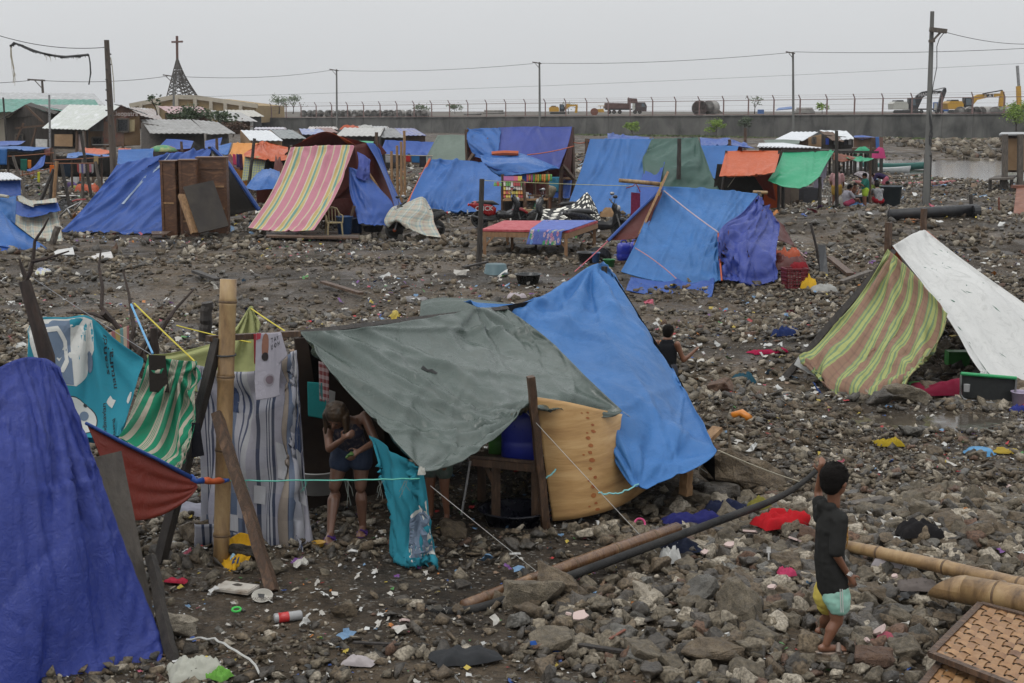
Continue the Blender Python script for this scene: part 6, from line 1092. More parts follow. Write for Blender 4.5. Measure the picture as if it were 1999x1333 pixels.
pr=[(255,206),(340,190),(380,191),(500,206),(500,240),(255,240)];mb=MB();a=[W(x,y,240)for x,y in pr];b_=[v+Vector((0,30,0))for v in a];n=len(a);mb.add(a+b_,[tuple(range(n))[::-1],tuple(range(n,2*n))]+[(i,(i+1)%n,n+(i+1)%n,n+i)for i in range(n)]);mb.b('hall_wall',TN,t)
for p,q in(((253,206),(340,189)),((340,189),(384,190)),((384,190),(503,207))):MB().beam(W(*p,239.6),W(*q,239.6),.7,.3,(0,1,0)).b('cornice',CRW,t)
for x,y in((275,203),(308,197),(345,191),(381,192),(412,197),(440,200),(470,204)):MB().beam(W(x,240,239.5),W(x,y,239.5),.55).b('pilaster',CRW,t)
SPM=mat('spire_timber',(.07,.06,.05),(.045,.04,.036),.85,3);t=thing('spire',W(360,190,245),'open lattice spire like a draped net rising to a cross','spire')
apex=W(346,110,245);base=[(325,190,243),(342,188,241),(358,188,241),(374,190,242),(390,193,244),(382,188,249),(362,187,250),(338,188,249)]
def spt(i,k):
 p=W(*base[i%8]);q=apex.lerp(p,k);w=(p.x-apex.x);q.x=apex.x+w*(k**1.35 if w>0 else k);return q
mb=MB()
for i in range(8):
 for k in range(12):mb.beam(spt(i,k/12),spt(i,(k+1)/12),.13)
 for k in range(1,12):mb.beam(spt(i,k/12),spt(i+1,(k+1)/12),.09);mb.beam(spt(i+1,k/12),spt(i,(k+1)/12),.09)
 for k in(3,5,7,9,12):mb.beam(spt(i,k/12),spt(i+1,k/12),.09)
for k in range(26):
 i,a,b_=R.randrange(8),R.uniform(.2,.8),R.uniform(.3,1);mb.beam(spt(i,a),spt(i+R.choice((2,3)),b_),.08)
mb.b('lattice',SPM,t);xm=mat('cross_timber',(.13,.06,.045),(.09,.05,.04),.8,3);MB().beam(W(346,116,245),W(345.5,70,245),.36).b('cross_post',xm,t);MB().beam(W(335,82,244.8),W(357,81,244.8),.3).b('cross_arm',xm,t)
def hut(lab,px0,px1,ye,yr,Y,d,m,wm_=None,skew=0,wy=12,cat='hut',per=.5):
 """a simple hut: front eave px0..px1 at ye, ridge behind at yr"""
 t=thing(cat,W((px0+px1)/2,ye+wy,Y),lab,cat);roof(t,[(px0,ye,Y),(px1,ye,Y),(px1+skew-4,yr,Y+d),(px0+skew+4,yr,Y+d)],m,per)
 a,b_=W(px0+3,ye,Y+.5),W(px1-3,ye,Y+.5);a2,b2=a.copy(),b_.copy();a2.z=b2.z=0;MB().slab([a2,b2,b_,a],.1).b('wall',wm_ or WD,t)
 for k in(0,1):q,q2=(a,W(px0+skew+4,yr,Y+d))if k==0 else(b_,W(px1+skew-4,yr,Y+d));v=Vector((q2.x,q2.y,0));MB().slab([Vector((q.x,q.y,0)),v,q2,q],.08).b('side_wall',wm_ or WB,t)
 w0=a.lerp(b_,.3);MB().slab([Vector((w0.x,w0.y-.12,.8)),Vector((w0.x+.8,w0.y-.12,.8)),Vector((w0.x+.8,w0.y-.12,1.6)),Vector((w0.x,w0.y-.12,1.6))],.04).b('window',pm((.015,.015,.02),.4),t)
 return t
hut('hut with a clean white tilted roof left of the orange tarps',488,552,274,254,84,5,roofm(ZW,(.5,.52,.54)),WT,-22);hut('hut with a faded roof of red white and blue sheets before the wall',495,560,252,248,118,6,roofm((.3,.22,.24),(.4,.4,.45)));hut('hut with a dark green grey roof left of the maroon tent top',548,598,270,253,88,6,roofm((.1,.13,.13),(.15,.16,.16)),None,-24)
hut('hut with a patched white and blue roof behind the maroon tent top',590,640,262,251,92,6,roofm((.4,.41,.43),(.12,.16,.35)),None,-10);hut('hut with a rusty red roof behind the striped blanket tent',622,660,258,249,100,5,roofm((.22,.1,.08),(.15,.06,.05)),None,-10);hut('hut with rusty roof sheets weighed down in front of the wall',600,660,252,247,120,6,roofm((.3,.2,.18),(.4,.38,.36)))
hut('wide hut with a long pale ribbed roof in the middle distance',656,742,265,249,84,7,roofm((.42,.42,.39),(.33,.32,.3)),WD,12);hut('open hut with a dark triangular gable right of the long pale roof',742,790,268,250,86,6,roofm((.2,.2,.19),(.12,.12,.12)),None,-16);hut('hut with a grey roof edged by a blue tarp before the wall',778,832,264,250,95,6,roofm((.18,.17,.17),(.1,.12,.3)),WB,-20)
hut('hut roof of white sheets close under the wall, middle',700,760,250,246,125,6,roofm((.4,.4,.4)));
crumple('roof_tarp',W(714,250,118),1.6,1.,.4,T['white'],'white tarp lump on a hut roof under the wall','tarp',seed=2,n=12);crumple('roof_tarp',W(683,250,116),1.6,1.,.35,T['orange'],'orange tarp lump on a hut roof under the wall','tarp',seed=3,n=12)
face('tarp',[[(752,273,68),(800,275,68),(848,277,68)],[(745,290,67.5),(795,292,67.5),(842,290,67.5)],[(738,299,67),(790,303,67),(836,304,67)]],T['royal'],None,'long low blue tarp roof left of the sage green tent','tarp',n=12,k=24,cr=8,amp=.1)
face('tarp',[[(685,275,60),(715,275,60),(730,276,60)],[(688,281,59),(712,282,59),(728,281,59)]],T['emerald'],None,'strip of green tarp behind the maroon lining','tarp',n=6,k=10,cr=0);face('tarp',[[(728,275,60),(740,280,60),(755,298,60)],[(722,282,60),(735,296,60),(750,303,60)]],T['maroon'],None,'maroon tarp corner behind the blue side flap','tarp',n=6,k=10,cr=0)
for k,(px,w,h_,c,lab)in enumerate(((790,11,12,(.4,.03,.03),'red shirt'),(803,16,14,(.03,.13,.3),'blue cloth'),(818,14,22,(.03,.03,.04),'dark trousers'),(752,12,14,(.35,.35,.35),'grey shirt'),(765,10,14,(.08,.08,.1),'charcoal shirt'),(834,9,12,(.3,.3,.32),'pale shirt'))):
 face('garment',[[(px,303,62),(px+w,304,62)],[(px+1,303+h_,62),(px+w,304+h_,62)]],cm(c),None,lab+' on the washing line beside the wide blue tent','garment',n=6,k=6,cr=2)
rope('clothes_line',W(745,301,62),W(845,304,62),.005,.02,M['rope'],'washing line left of the wide blue tent');
for px,a in((765,'left'),(776,'middle'),(784,'right')):pole(px,355,px-1,295-(px-765),58,.12,M['woodp'],a+' thin pale pole beside the washing line by the wide blue tent')
pole(790,345,789,255,60,.12,M['woodp'],'tall pale bamboo pole behind the washing line');pole(734,320,735,258,60,.16,M['wood'],'dark pole end behind the maroon lining')
t=thing('tent',G(470,345),'yellow orange tarp tent with clothes hung at its corner','tent')
face('front_tarp',[[(455,279,62),(480,279,62),(505,279,62)],[(448,300,61),(470,303,61),(500,303,61)],[(436,308,60),(455,320,60),(472,332,60)]],T['yellow'],t,n=16,k=18,cr=8,seed=91);drop([(455,279,62),(505,279,62)],66,m=T['yellow'],parent=t);face('side_flap',[[(436,308,60.2),(450,300,60.5)],[(455,325,59.5),(472,334,59.5)]],T['maroon'],t,n=6,k=6,cr=0)
t=thing('tent',G(520,350),'sagging orange tarp shelter with a peak, over a yellow checked blanket','tent')
face('roof_tarp',[[(500,285,60),(512,275,60.4),(530,281,60.4),(562,287,60.4)],[(478,298,58.6),(508,295,58.6),(535,296,58.6),(562,300,58.8)],[(477,305,58.),(505,309,57.8),(530,314,57.8),(560,312,58)]],T['orange'],t,n=22,k=28,cr=10,amp=.08,seed=92,fans=((0,.33,14,.1,.8,1),));drop([(500,285,60.1),(512,275,60.5),(562,287,60.5)],63,m=T['orange'],parent=t)
face('blanket',[[(478,304,58.2),(520,306,58.2)],[(472,353,57.6),(512,350,57.6)]],stripe('yellow_check',[(0,(.36,.38,.16)),(.5,(.18,.22,.28))],[(0,(.4,.42,.18)),(.5,(.22,.26,.28))],9,10),t,n=18,k=16,cr=6,seed=93);face('inner',[[(515,306,59),(560,308,59)],[(512,340,59),(556,342,59)]],T['dark'],t,n=4,k=6,cr=0)
pole(480,362,497,270,57,.14,M['woodd'],'long dark pole leaning before the yellow checked blanket');
for k,(px,c,l)in enumerate(((454,(.4,.04,.1),'red and white shirt'),(461,(.05,.03,.1),'purple garment'),(467,(.06,.02,.05),'plum garment'))):face('garment',[[(px,300,59.7),(px+6,301,59.7)],[(px+1,321+k*5,59.6),(px+8,322+k*5,59.6)]],cm(c),None,l+' hanging on the yellow orange tent','garment',n=8,k=5,cr=2)
t=thing('tent',G(512,372),'small rounded blue tarp dome tent left of the striped blanket','tent')
face('dome_tarp',[[(500,340,54),(515,331,54),(532,330,54),(546,336,54)],[(492,350,53.2),(512,345,52.8),(532,345,52.8),(550,350,53)],[(479,366,52.6),(498,371,52.2),(520,369,52.2),(550,368,52.4)]],T['blue2'],t,n=18,k=24,cr=10,amp=.06,seed=94);drop([(500,340,54),(515,331,54),(546,336,54)],56,m=T['blue2'],parent=t)
crumple('tarp_bundle',W(547,330,55.5)-Vector((0,0,.5)),.7,.5,1.,T['blue2'],'blue tarp bundle at the pole left of the striped blanket','tarp',seed=12,n=12)
t=thing('tent',G(350,340),'blue ridge tent peeking over the big royal blue tent','tent');face('front_tarp',[[(325,271,72),(350,272,72),(378,275,72)],[(300,296,71),(340,292,71),(372,290,71)]],T['royal'],t,n=10,k=16,cr=5,seed=95);face('side_tarp',[[(378,275,72),(396,290,72.4)],[(372,290,71),(385,305,71.5)]],T['dark'],t,n=4,k=4,cr=0);drop([(325,271,72),(378,275,72)],75,m=T['royal'],parent=t)
t=thing('tent',G(280,350),'pale blue tarp tent behind the left end of the royal blue one','tent');face('front_tarp',[[(231,292,60),(262,291,60),(300,290,60)],[(229,320,59),(262,322,59),(300,318,59)]],T['blue2'],t,n=12,k=16,cr=6,seed=96);drop([(231,292,60),(300,290,60)],63,m=T['blue2'],parent=t)
face('tarp',[[(400,275,68),(434,268,68)],[(400,290,67),(428,290,67)]],T['royal'],None,'blue tarp triangle right of the grey hut roofs','tarp',n=8,k=8,cr=3);face('tarp',[[(425,285,66),(452,278,66)],[(420,300,65),(445,302,65)]],T['blue2'],None,'crumpled blue tarp left of the yellow orange tent','tarp',n=8,k=8,cr=5)
g=MB().lathe(W(318,291,66),[(.7,-.1),(.55,.06),(.3,.16),(1e-6,.2)],16).b('umbrella',mat('beach_umbrella',(.3,.03,.04),(.05,.22,.1),.7,1.2,c3=(.4,.35,.15)),None,True);tag(g,'red and green beach umbrella behind the royal blue tent','umbrella')
for a,l in(((424,310,423,270,64),'stake before the blue tarp triangle'),((355,296,354,276,70),'small stake at the far blue ridge tent')):pole(*a,.14,M['wood'],l,ground=False)
def shelter(lab,rows,m,posts,Y,seed,name='shelter',back=None):
 c=W(*rows[-1][len(rows[-1])//2]);t=thing(name,(c.x,c.y,0),lab,'shelter');face('roof_tarp',rows,m,t,n=12,k=26,cr=8,amp=.06,seed=seed)
 for px,y0,y1 in posts:pole(px,y0,px,y1,Y,.1,M['wood'],parent=t)
 if back:face('back_cloth',[[(back[0],back[2],Y+2.5),(back[1],back[2],Y+2.5)],[(back[0],back[3],Y+2.5),(back[1],back[3],Y+2.5)]],T['dark'],t,n=4,k=8,cr=0)
 return t
shelter('long flat blue tarp roof with a red edge at the far left',[[(-60,286,66),(20,285,66),(60,286,66),(98,288,66)],[(-60,292,63),(15,290,63),(50,294,63),(90,290,63)]],T['blue2'],((15,345,292),(100,340,288),(-30,345,290)),64,1,back=(0,104,292,330));face('red_edge',[[(85,291,63.5),(103,288,66)],[(88,303,63.5),(102,305,66)]],T['red'],None,'red tarp side of the far left shelter','tarp',n=5,k=5,cr=0)
face('tarp',[[(-40,276,72),(20,275,72),(50,275,72)],[(-40,285,70),(15,284,70),(40,282,70)]],T['royal'],None,'upper blue tarp sheet behind the far left shelter','tarp',n=6,k=14,cr=6)
face('tarp',[[(-30,290,62),(14,290,62)],[(-30,320,62),(13,322,62)]],T['blue'],None,'blue tarp wall hanging at the far left edge','tarp',n=8,k=10)
face('hammock',[[(80,307,60),(86,304,60),(89,303,60)],[(66,325,59.5),(75,322,59.5),(86,320,59.5)],[(50,332,59.4),(62,334,59.2),(82,326,59.3)]],T['royal'],None,'blue cloth hammock slung between poles at far left','hammock',n=12,k=10)
shelter('curled pale blue tarp roof left of the thick leaning pole',[[(132,300,64),(150,297,64),(165,298,64),(212,304,64)],[(130,308,62),(148,308,62),(162,303,62),(214,306,62)]],T['blue2'],((140,350,305),(198,345,302)),63,4,back=(105,215,305,345))
shelter('orange tarp patch roof behind the thick leaning pole',[[(166,289,70),(190,290,70),(215,294,70)],[(165,300,68),(190,302,68),(214,299,68)]],T['orange'],((180,330,298),),69,5,back=(165,216,298,320));shelter('orange strip of tarp roof right of the thick leaning pole',[[(232,289,70),(255,290,70)],[(230,292,69),(258,292,69)]],T['orange'],((240,330,292),),69,6)
rg=random.Random(21)
for k,(px,py,px1,py1,Y,m_)in enumerate(((100,388,111,315,50,'woodp'),(69,380,105,330,52,'woodd'),(136,374,120,320,52,'woodd'),(94,378,104,330,53,'woodd'),(52,362,25,303,57,'grey'),(111,350,105,290,60,'grey'),(99,348,96,185,84,'steel'),(200,360,186,315,56,'grey'),(178,372,158,262,58,'woodd'),(160,365,162,310,58,'grey'),(12,255,6,190,95,'woodd'),(170,305,162,255,80,'grey'))):
 pole(px,py,px1,py1,Y,.13,M[m_],['pale wooden stake leaning right, nearest of the far left poles','black stake leaning left of the pale one','black stake leaning right of the pale one','short dark stake behind the pale leaning one','grey pole leaning left under the far left shelter','thin upright grey pole before the hung clothes','tall thin steel pole before the dark shack','stout pole leaning left beside the thick utility pole','dark crooked pole before the red gabled house','thin upright pole in front of the washing','thin dark pole before the long warehouse','thin crooked pole beside the white roof'][k])
hc=[(.3,.06,.06),(.4,.38,.38),(.1,.1,.25),(.35,.3,.32),(.05,.05,.06),(.12,.08,.05),(.4,.15,.2),(.3,.3,.3),(.2,.13,.08)]
for k in range(8):px=150+k*4;face('garment',[[(px,318+k*.3,57),(px+4.5,318+k*.3,57)],[(px+1,333+rg.random()*8,57),(px+5,334+rg.random()*8,57)]],cm(hc[k]),None,'patterned shirt in the packed row on the left washing line','garment',n=8,k=4,cr=2,amp=.03,group='shirts on the left washing line')
for px,y0,w,h_,c,lab in((40,310,13,22,(.02,.12,.09),'dark green shirt under the far left shelter'),(54,312,7,16,(.5,.16,.03),'orange shirt under the far left shelter'),(97,322,9,16,(.55,.13,.02),'orange cloth bag on a pole'),(124,320,14,24,(.015,.025,.04),'black cloth hanging between the far left poles'),(73,335,5,20,(.5,.5,.05),'yellow cloth hanging on the far left line'),(183,305,9,14,(.35,.25,.12),'straw hat on the pole'),(155,330,3,22,(.5,.08,.03),'orange strap hanging beside the row of patterned shirts')):face('garment',[[(px,y0,57.5),(px+w,y0,57.5)],[(px,y0+h_,57.5),(px+w,y0+h_+2,57.5)]],cm(c),None,lab,'garment',n=8,k=6,cr=2)
for a,b_,lab in(((105,312,58),(222,305,58),'red cord'),((15,305,58),(105,298,59),'green line'),((30,345,57),(98,328,57),'long orange cord'),((88,318,57),(190,318,57),'washing line')):rope('rope',W(*a),W(*b_),.008,.02,pm((.25,.1,.05),.7),lab+' between the far left poles')
tag(MB().box(G(146,358)+Vector((0,0,.35)),(.34,.3,.7)).box(G(146,358)+Vector((0,0,.72)),(.3,.26,.06)).b('white_can',pm((.5,.5,.5),.5)),'white plastic can on the rubble at far left','can');crumple('hammock',G(172,375),1.1,.6,.35,T['orange'],'orange cloth trailing on the rubble left of the big blue tent','cloth',seed=6,n=14);crumple('sack',G(152,368),.9,.4,.12,pm((.45,.45,.08),.6),'yellow and white sack lying at far left','sack',seed=7,n=12)
crumple('purple_bag',G(140,366),.5,.4,.25,cm((.15,.1,.25)),'purple patterned bundle at far left','bundle',seed=8,n=12);tag(MB().lathe(G(132,384),[(.3,0),(.4,.05),(.1,.07)],14).b('plate',pm((.4,.38,.35),.5)),'pale upturned basin on the rubble at far left','basin')
t=thing('bicycle',G(140,405),'silver bicycle lying at the left edge of the big blue tent','bicycle');c=G(132,412);wheel(t,c+Vector((-.15,.3,.15)),.3,.3,.05,(.2,.2,.2),14);MB().tube([W(117,422,45),W(132,407,45),W(160,393,45)],.03,7).tube([W(132,407,45),W(140,425,45)],.03,7).tube([W(160,393,45),W(145,412,45)],.03,7).b('frame',M['steel'],t,True);MB().tube([W(141,393,45),W(150,390,45),W(168,389,45)],.025,7).b('handlebar',pm((.3,.03,.03),.5),t)
t=thing('hut',G(0,420),'blue tarp hut with a white corrugated roof at the left edge','hut');roof(t,[(-80,352,46),(42,349,46),(20,337,49),(-80,333,49)],roofm(ZW,(.5,.52,.54)),.2);face('wall_tarp',[[(-60,350,46.3),(0,349,46.3),(40,349,46.3)],[(-60,384,46),(0,383,46),(41,382,46)]],T['royal'],t,n=14,k=20,cr=8,seed=101)
t=thing('tent',G(60,490),'small tent wrapped in a pastel checked blanket and blue tarps','tent')
face('blanket',[[(32,400,39.5),(70,418,39.3),(112,412,39.5)],[(30,440,39),(70,445,38.6),(118,440,39)],[(30,482,38.2),(75,488,37.6),(124,484,38)]],PLD,t,n=22,k=26,cr=8,seed=102,amp=.05,w=.03);face('blue_band',[[(32,392,39.4),(65,402,39),(112,394,39.4)],[(31,418,39),(60,424,38.7),(119,411,39.1)]],T['royal'],t,n=12,k=20,cr=6,seed=103)
face('roof_blanket',[[(34,383,39.5),(42,382,39.9),(66,392,39.9),(110,386,39.9)],[(37,392,38.9),(65,404,38.8),(68,398,38.9),(112,395,39.1)]],PLD,t,n=8,k=20,cr=3,seed=104);face('side_tarp',[[(-60,390,40),(0,386,40),(32,382,40)],[(-60,430,39.5),(0,420,39.5),(30,438,39.5)]],T['blue'],t,n=14,k=18,cr=6,seed=105)
tag(MB().tube([W(-10,380,39.9),W(16,384,39.7)],.045,8).b('roll',PLD),'end of a rolled checked mat on the left tent','roll');pole(97,491,113,442,37.5,.15,M['grey'],'short weathered board leaning on the checked blanket',rnd=False)
t=thing('tent',G(40,510),'low blue tarp tent with a dark red corner, left edge middle','tent')
face('front_tarp',[[(-60,380,37),(-10,405,37),(20,430,37),(50,455,36.8),(97,489,36.4)],[(-60,420,36.3),(-10,440,36.2),(20,455,36.1),(50,470,36.1),(96,490,36.2)],[(-60,470,35.6),(-10,478,35.6),(20,483,35.7),(50,487,35.9),(94,492,36.1)]],T['blue2'],t,n=22,k=34,cr=10,seed=106)
face('under_tarp',[[(-60,470,35.7),(0,478,35.7),(57,488,36)],[(-60,495,35.5),(0,495,35.4),(57,504,35.5)]],T['royal'],t,n=10,k=20,cr=5,seed=107);face('red_corner',[[(40,486,36.),(70,489,36.1),(96,490,36.2)],[(35,508,35.5),(70,514,35.3),(101,511,35.5)]],T['red'],t,n=8,k=12,cr=3,seed=108);drop([(-60,380,37),(20,430,37),(97,489,36.4)],38,m=T['dark'],parent=t)
for px,py,c,l in((125,497,(.5,.5,.48),'white sheet of board on the ground right of the red tent corner'),(200,505,(.5,.48,.46),'white paper scraps on the dirt left of the dead tree')):q=G(px,py,.03);tag(MB().slab([q+Vector(p)for p in((-.25,-.35,0),(.35,-.3,0),(.1,.4,.1),(-.25,.3,.05))],.02).b('board',pm(c,.6)),l,'board')
crumple('detergent_bag',G(85,537),.35,.3,.14,mat('print_bag',(.05,.12,.4),(.5,.5,.48),.4,8,.1,c3=(.5,.45,.05)),'blue white and yellow plastic bag on the dirt beside the forked stake','bag',seed=11,n=14)
t=thing('stilt_hut',W(1590,325,84),'hut on stilts with two white metal roofs under the wall','hut');roof(t,[(1513,272,82),(1568,274,82),(1597,257,86),(1545,257,87)],roofm(ZW,(.55,.57,.6)),.4);roof(t,[(1640,273,82),(1668,270,82),(1652,255,87),(1600,254,87)],roofm(ZW,(.5,.52,.54)),.4,'second_roof');roof(t,[(1625,274,81.5),(1648,276,81.5),(1625,257,84.5),(1600,256,85)],WB,.4,'brown_roof')
wallq(t,[(1578,288,83),(1603,286,83),(1603,262,83),(1578,268,83)],WT);wallq(t,[(1603,296,83.2),(1665,296,83.2),(1665,268,83.2),(1603,262,83.2)],WD,'dark_wall');wallq(t,[(1535,290,83.1),(1578,290,83.1),(1578,270,83.1),(1535,271,83.1)],WB,'side_wall');win(t,1586,268,1592,280,82.8);MB().slab([W(1600,297,80),W(1725,296,80),W(1720,290,84),(W(1600,291,84))],.15).b('deck',WD,t)
for k in range(15):px=1604+k*8.4+R.uniform(-2,2);MB().beam(W(px,297,80.3+k%3),Vector((W(px,330,80.3+k%3).x,80.3+k%3,-.8)),.12).b('stilt',M['grey']if k%2 else WD,t)
for px,c in((1612,(.03,.06,.3)),(1628,(.3,.3,.3)),(1648,(.1,.1,.12)),(1656,(.35,.35,.35))):MB().slab([W(px,282,82.5),W(px+6,282,82.5),W(px+6,270,82.5),W(px,270,82.5)],.05).b('hung_cloth',cm(c),t)
t=thing('stilt_shed',W(1692,320,80),'small brown board shed on stilts with a blue tarp roof','shed');wallq(t,[(1667,287,80),(1708,287,80),(1708,268,80),(1667,268,80)],WB);wallq(t,[(1708,292,80),(1722,290,82),(1722,268,82),(1708,268,80)],M['rust'],'side_wall');face('tarp',[[(1666,265,81),(1685,264,81),(1710,268,81)],[(1668,268,79.8),(1685,272,79.8),(1700,268,79.8)]],T['royal'],t,n=6,k=12,cr=4);face('tarp_side',[[(1709,267,79.6),(1716,267,79.8)],[(1710,292,79.6),(1717,292,79.8)]],T['blue2'],t,n=10,k=6,cr=4)
MB().slab([W(1663,291,79),W(1722,291,79),W(1722,289,82),W(1663,289,82)],.12).b('deck',WB,t)
for px in(1668,1682,1695,1708,1720):MB().beam(W(px,291,79.3),Vector((W(px,330,79.3).x,79.3,-.8)),.12).b('stilt',M['woodd'],t)
crumple('tarp',W(1684,292,78.5)-Vector((0,0,.1)),.9,.5,.3,T['emerald'],'small green tarp heap on the stilt deck','tarp',seed=1,n=10);crumple('bag',W(1715,303,76),.8,.6,.5,cm((.4,.05,.15)),'pink bags on the stilt deck end','bag',seed=2,n=10)
t=thing('hut',W(1540,300,70),'low hut with a flat white corrugated roof behind the awnings','hut');roof(t,[(1478,286,66),(1603,288,66),(1530,279,72),(1482,279,72)],roofm(ZW,(.55,.57,.6)),.3);wallq(t,[(1482,330,66.5),(1600,330,66.5),(1600,288,66.5),(1482,285,66.5)],WB)
face('tarp',[[(1490,273,80),(1530,272,80),(1562,274,80)],[(1495,279,78),(1530,280,78),(1560,281,78)]],T['sage'],None,'dark grey tarp on a low roof behind the white flat roof','tarp',n=6,k=14,cr=5)
def boat(px,py,Y,L_,lab,m):
 c=W(px,py,Y);c.z=-.3;t=thing('boat',c,lab,'boat');V=[];n=13
 for i in range(n):
  u=-1+2*i/(n-1);w=.45*(1-abs(u)**2.4)+.02;s=.12*abs(u)**2;V+=[c+Vector((u*L_/2,-w,.38+s)),c+Vector((u*L_/2*.95,-w*.5,0+s*.6)),c+Vector((u*L_/2*.95,w*.5,s*.6)),c+Vector((u*L_/2,w,.38+s))]
 mb=MB().add(V,[(i*4+j,i*4+4+j,i*4+5+j,i*4+1+j)for i in range(n-1)for j in range(3)]);o=mb.b('hull',m,t,True);s=o.modifiers.new('s','SOLIDIFY');s.thickness=.05
 for u in(-.4,0,.4):MB().slab([c+Vector((u*L_/2-.1,-.4,.34)),c+Vector((u*L_/2+.1,-.4,.34)),c+Vector((u*L_/2+.1,.4,.34)),c+Vector((u*L_/2-.1,.4,.34))],.04).b('thwart',M['grey'],t)
 return t
boat(1720,332,88,3.6,'narrow white and blue boat beached by the stilts, left',pm((.4,.42,.42),.5));boat(1745,325,95,4.6,'teal boat loaded with dark bundles on the dirty water',pm((.03,.14,.12),.5));boat(1765,352,70,5,'pinkish red boat hull lying in the mud right of the washing group',pm((.35,.12,.12),.5));boat(1745,338,78,3.4,'weathered grey boat lying on the mud',M['grey'])
t=thing('stilt_hut',W(1985,350,68),'brown board hut on thick posts at the right edge','hut');wallq(t,[(1958,336,66),(2080,336,66),(2080,262,66),(1957,264,66)],WB);MB().slab([W(1950,263,65.4),W(2090,262,65.4),W(2090,258,69),W(1955,259,69)],.06).b('roof',roofm(ZN),t);wallq(t,[(1968,332,65.7),(1999,332,65.7),(1999,270,65.7),(1968,270,65.7)],WT,'board')
for px in(1962,1992,2050):MB().beam(W(px,262,65.3),Vector((W(px,365,65.3).x,65.3,-.4)),.22).b('post',M['grey'],t)
t=thing('low_table',W(1955,358,68),'low rough wooden platform left of the right edge hut','table');MB().slab([W(1930,350,64),W(1978,349,64),W(1985,343,68),W(1945,344,68)],.08).b('top',M['grey'],t)
for px in(1933,1955,1975):MB().beam(W(px,350,64.2),Vector((W(px,362,64.2).x,64.2,-.3)),.12).b('leg',M['woodd'],t)
tag(MB().slab([G(1978,420,.02),G(2040,421,.02),W(2040,363,49.5),W(1984,368,49.5)],.08).box(W(2010,364,49.5),(1.2,.3,.1)).b('brown_board',mat('brown_sheet',(.2,.08,.045),(.14,.055,.035),.7,2)),'red brown board leaning at the right edge','board')
PC=mat('pole_concrete',(.16,.16,.15),(.1,.1,.095),.85,1,.3,6,st=(2,2,.3));PT=mat('pole_timber',(.06,.045,.035),(.1,.08,.065),.85,1.5,.5,8,st=(3,3,.3),c3=(.04,.03,.025))
def upole(lab,px0,py0,px1,py1,Y,w0,w1,m,arms=(),z0=None,name='utility_pole'):
 b_=W(px0,py0,Y);a=W(px1,py1,Y);t=thing(name,b_,lab,'utility pole');MB().tube([b_-Vector((0,0,.3)),b_.lerp(a,.5),a],[w0/2,(w0+w1)/4,w1/2],12).b('shaft',m,t,False)
 for q in arms:MB().beam(W(q[0],q[1],Y-.2),W(q[2],q[3],Y-.2),q[4]if len(q)>4 else .14).b('cross_arm' if abs(q[1]-q[3])<4 else 'brace',M['grey'],t)
 return t
upole('tall weathered concrete utility pole on the right, black at its foot',1808,397,1820,22,54,.26,.15,PC,((1815,57,1848,61,.16),(1822,78,1836,63,.07),(1813,80,1825,80,.09)));t=bpy.data.objects['utility_pole']
tag(MB().tube([G(1808,397,.0)+Vector((0,0,-.1)),W(1812,300,54)],[.155,.142],12).b('tar_coat',mat('tar',(.015,.015,.015),(.05,.045,.04),.6,2)),'black tarred foot of the tall right utility pole','coating');o=bpy.data.objects['tar_coat'];o.parent=t;o.location=o.location-t.location;[o.__delitem__(k)for k in('label','category')]
mb=MB()
for k in range(6):mb.tube([W(1814,215+k*3,53.7),W(1820+R.uniform(-2,3),240+k*6,53.6),W(1815+R.uniform(-3,4),265+k*4,53.6),W(1818,285,53.7)],.018,5)
mb.b('loose_cable',M['wire'],t);MB().tube([W(1843,64,53.8),W(1834,75,53.8),W(1829,90,53.8),W(1829,130,53.8),W(1822,165,53.8),W(1817,200,53.8)],.016,5).b('drop_wire',M['wire'],t)
upole('thick dark tilted wooden pole on the left',222,330,208,78,56,.28,.2,PT);t=bpy.data.objects['utility_pole.001']
mb=MB()
for k in range(16):mb.beam(W(206+k%2*8,95+k*10,55.85),W(209+k%2*8,96+k*10,55.85),.05)
mb.b('step_bolt',M['wire'],t);MB().tube([W(216,112,56),W(219,130,56),W(222,160,56),W(223,200,56)],.018,5).b('loose_wire',M['rope'],t)
upole('far utility pole with a wide cross arm and bare wires, above the warehouse',85,200,82,155,150,.3,.22,PT,((54,155,88,157,.16),(68,157,82,172,.08)));upole('slender far pole before the lattice spire',339,218,339,146,180,.3,.2,PC,((318,146,338,149,.14),(324,149,338,162,.08)))
for px,top,lab in((657,135,'first of the three far slim poles along the wall, at its left'),(1053,121,'middle one of the three far slim poles along the wall'),(1548,101,'right one of the three far slim poles along the wall')):
 Y=wallpt(px).y-3;upole(lab,px+1,272,px,top,Y,.36,.26,PC,((px-14,top,px+4,top+3,.16),(px-8,top+3,px,top+12,.08)))
def wire(a,b_,sag,lab,r=.03):rope('power_line',W(*a),W(*b_),sag,r,M['wire'],lab,'cable',n=24)
wire((82,157,149.8),(330,148,180),.012,'power line from the far cross arm pole to the pole at the spire');wire((-40,163,149.8),(58,157,149.8),.01,'power line running off left from the far cross arm pole');wire((332,148,180),(645,137,230),.012,'power line from the spire to the first far slim pole')
wire((645,137,230),(1040,124,205),.012,'power line between the first and middle far slim poles');wire((1042,123,205),(1537,103,180),.012,'power line between the middle and right far slim poles');wire((1550,101,180),(2060,91,160),.01,'power line running off right from the right far slim pole');wire((1847,63,53.8),(2040,84,70),.01,'cable from the tall right pole to the right edge',.012)
wire((330,190,240),(2060,120,210),.004,'faint long wire low across the sky',.02);wire((-30,60,56),(208,92,56),.055,'slack wire from the left edge to the thick dark pole',.014)
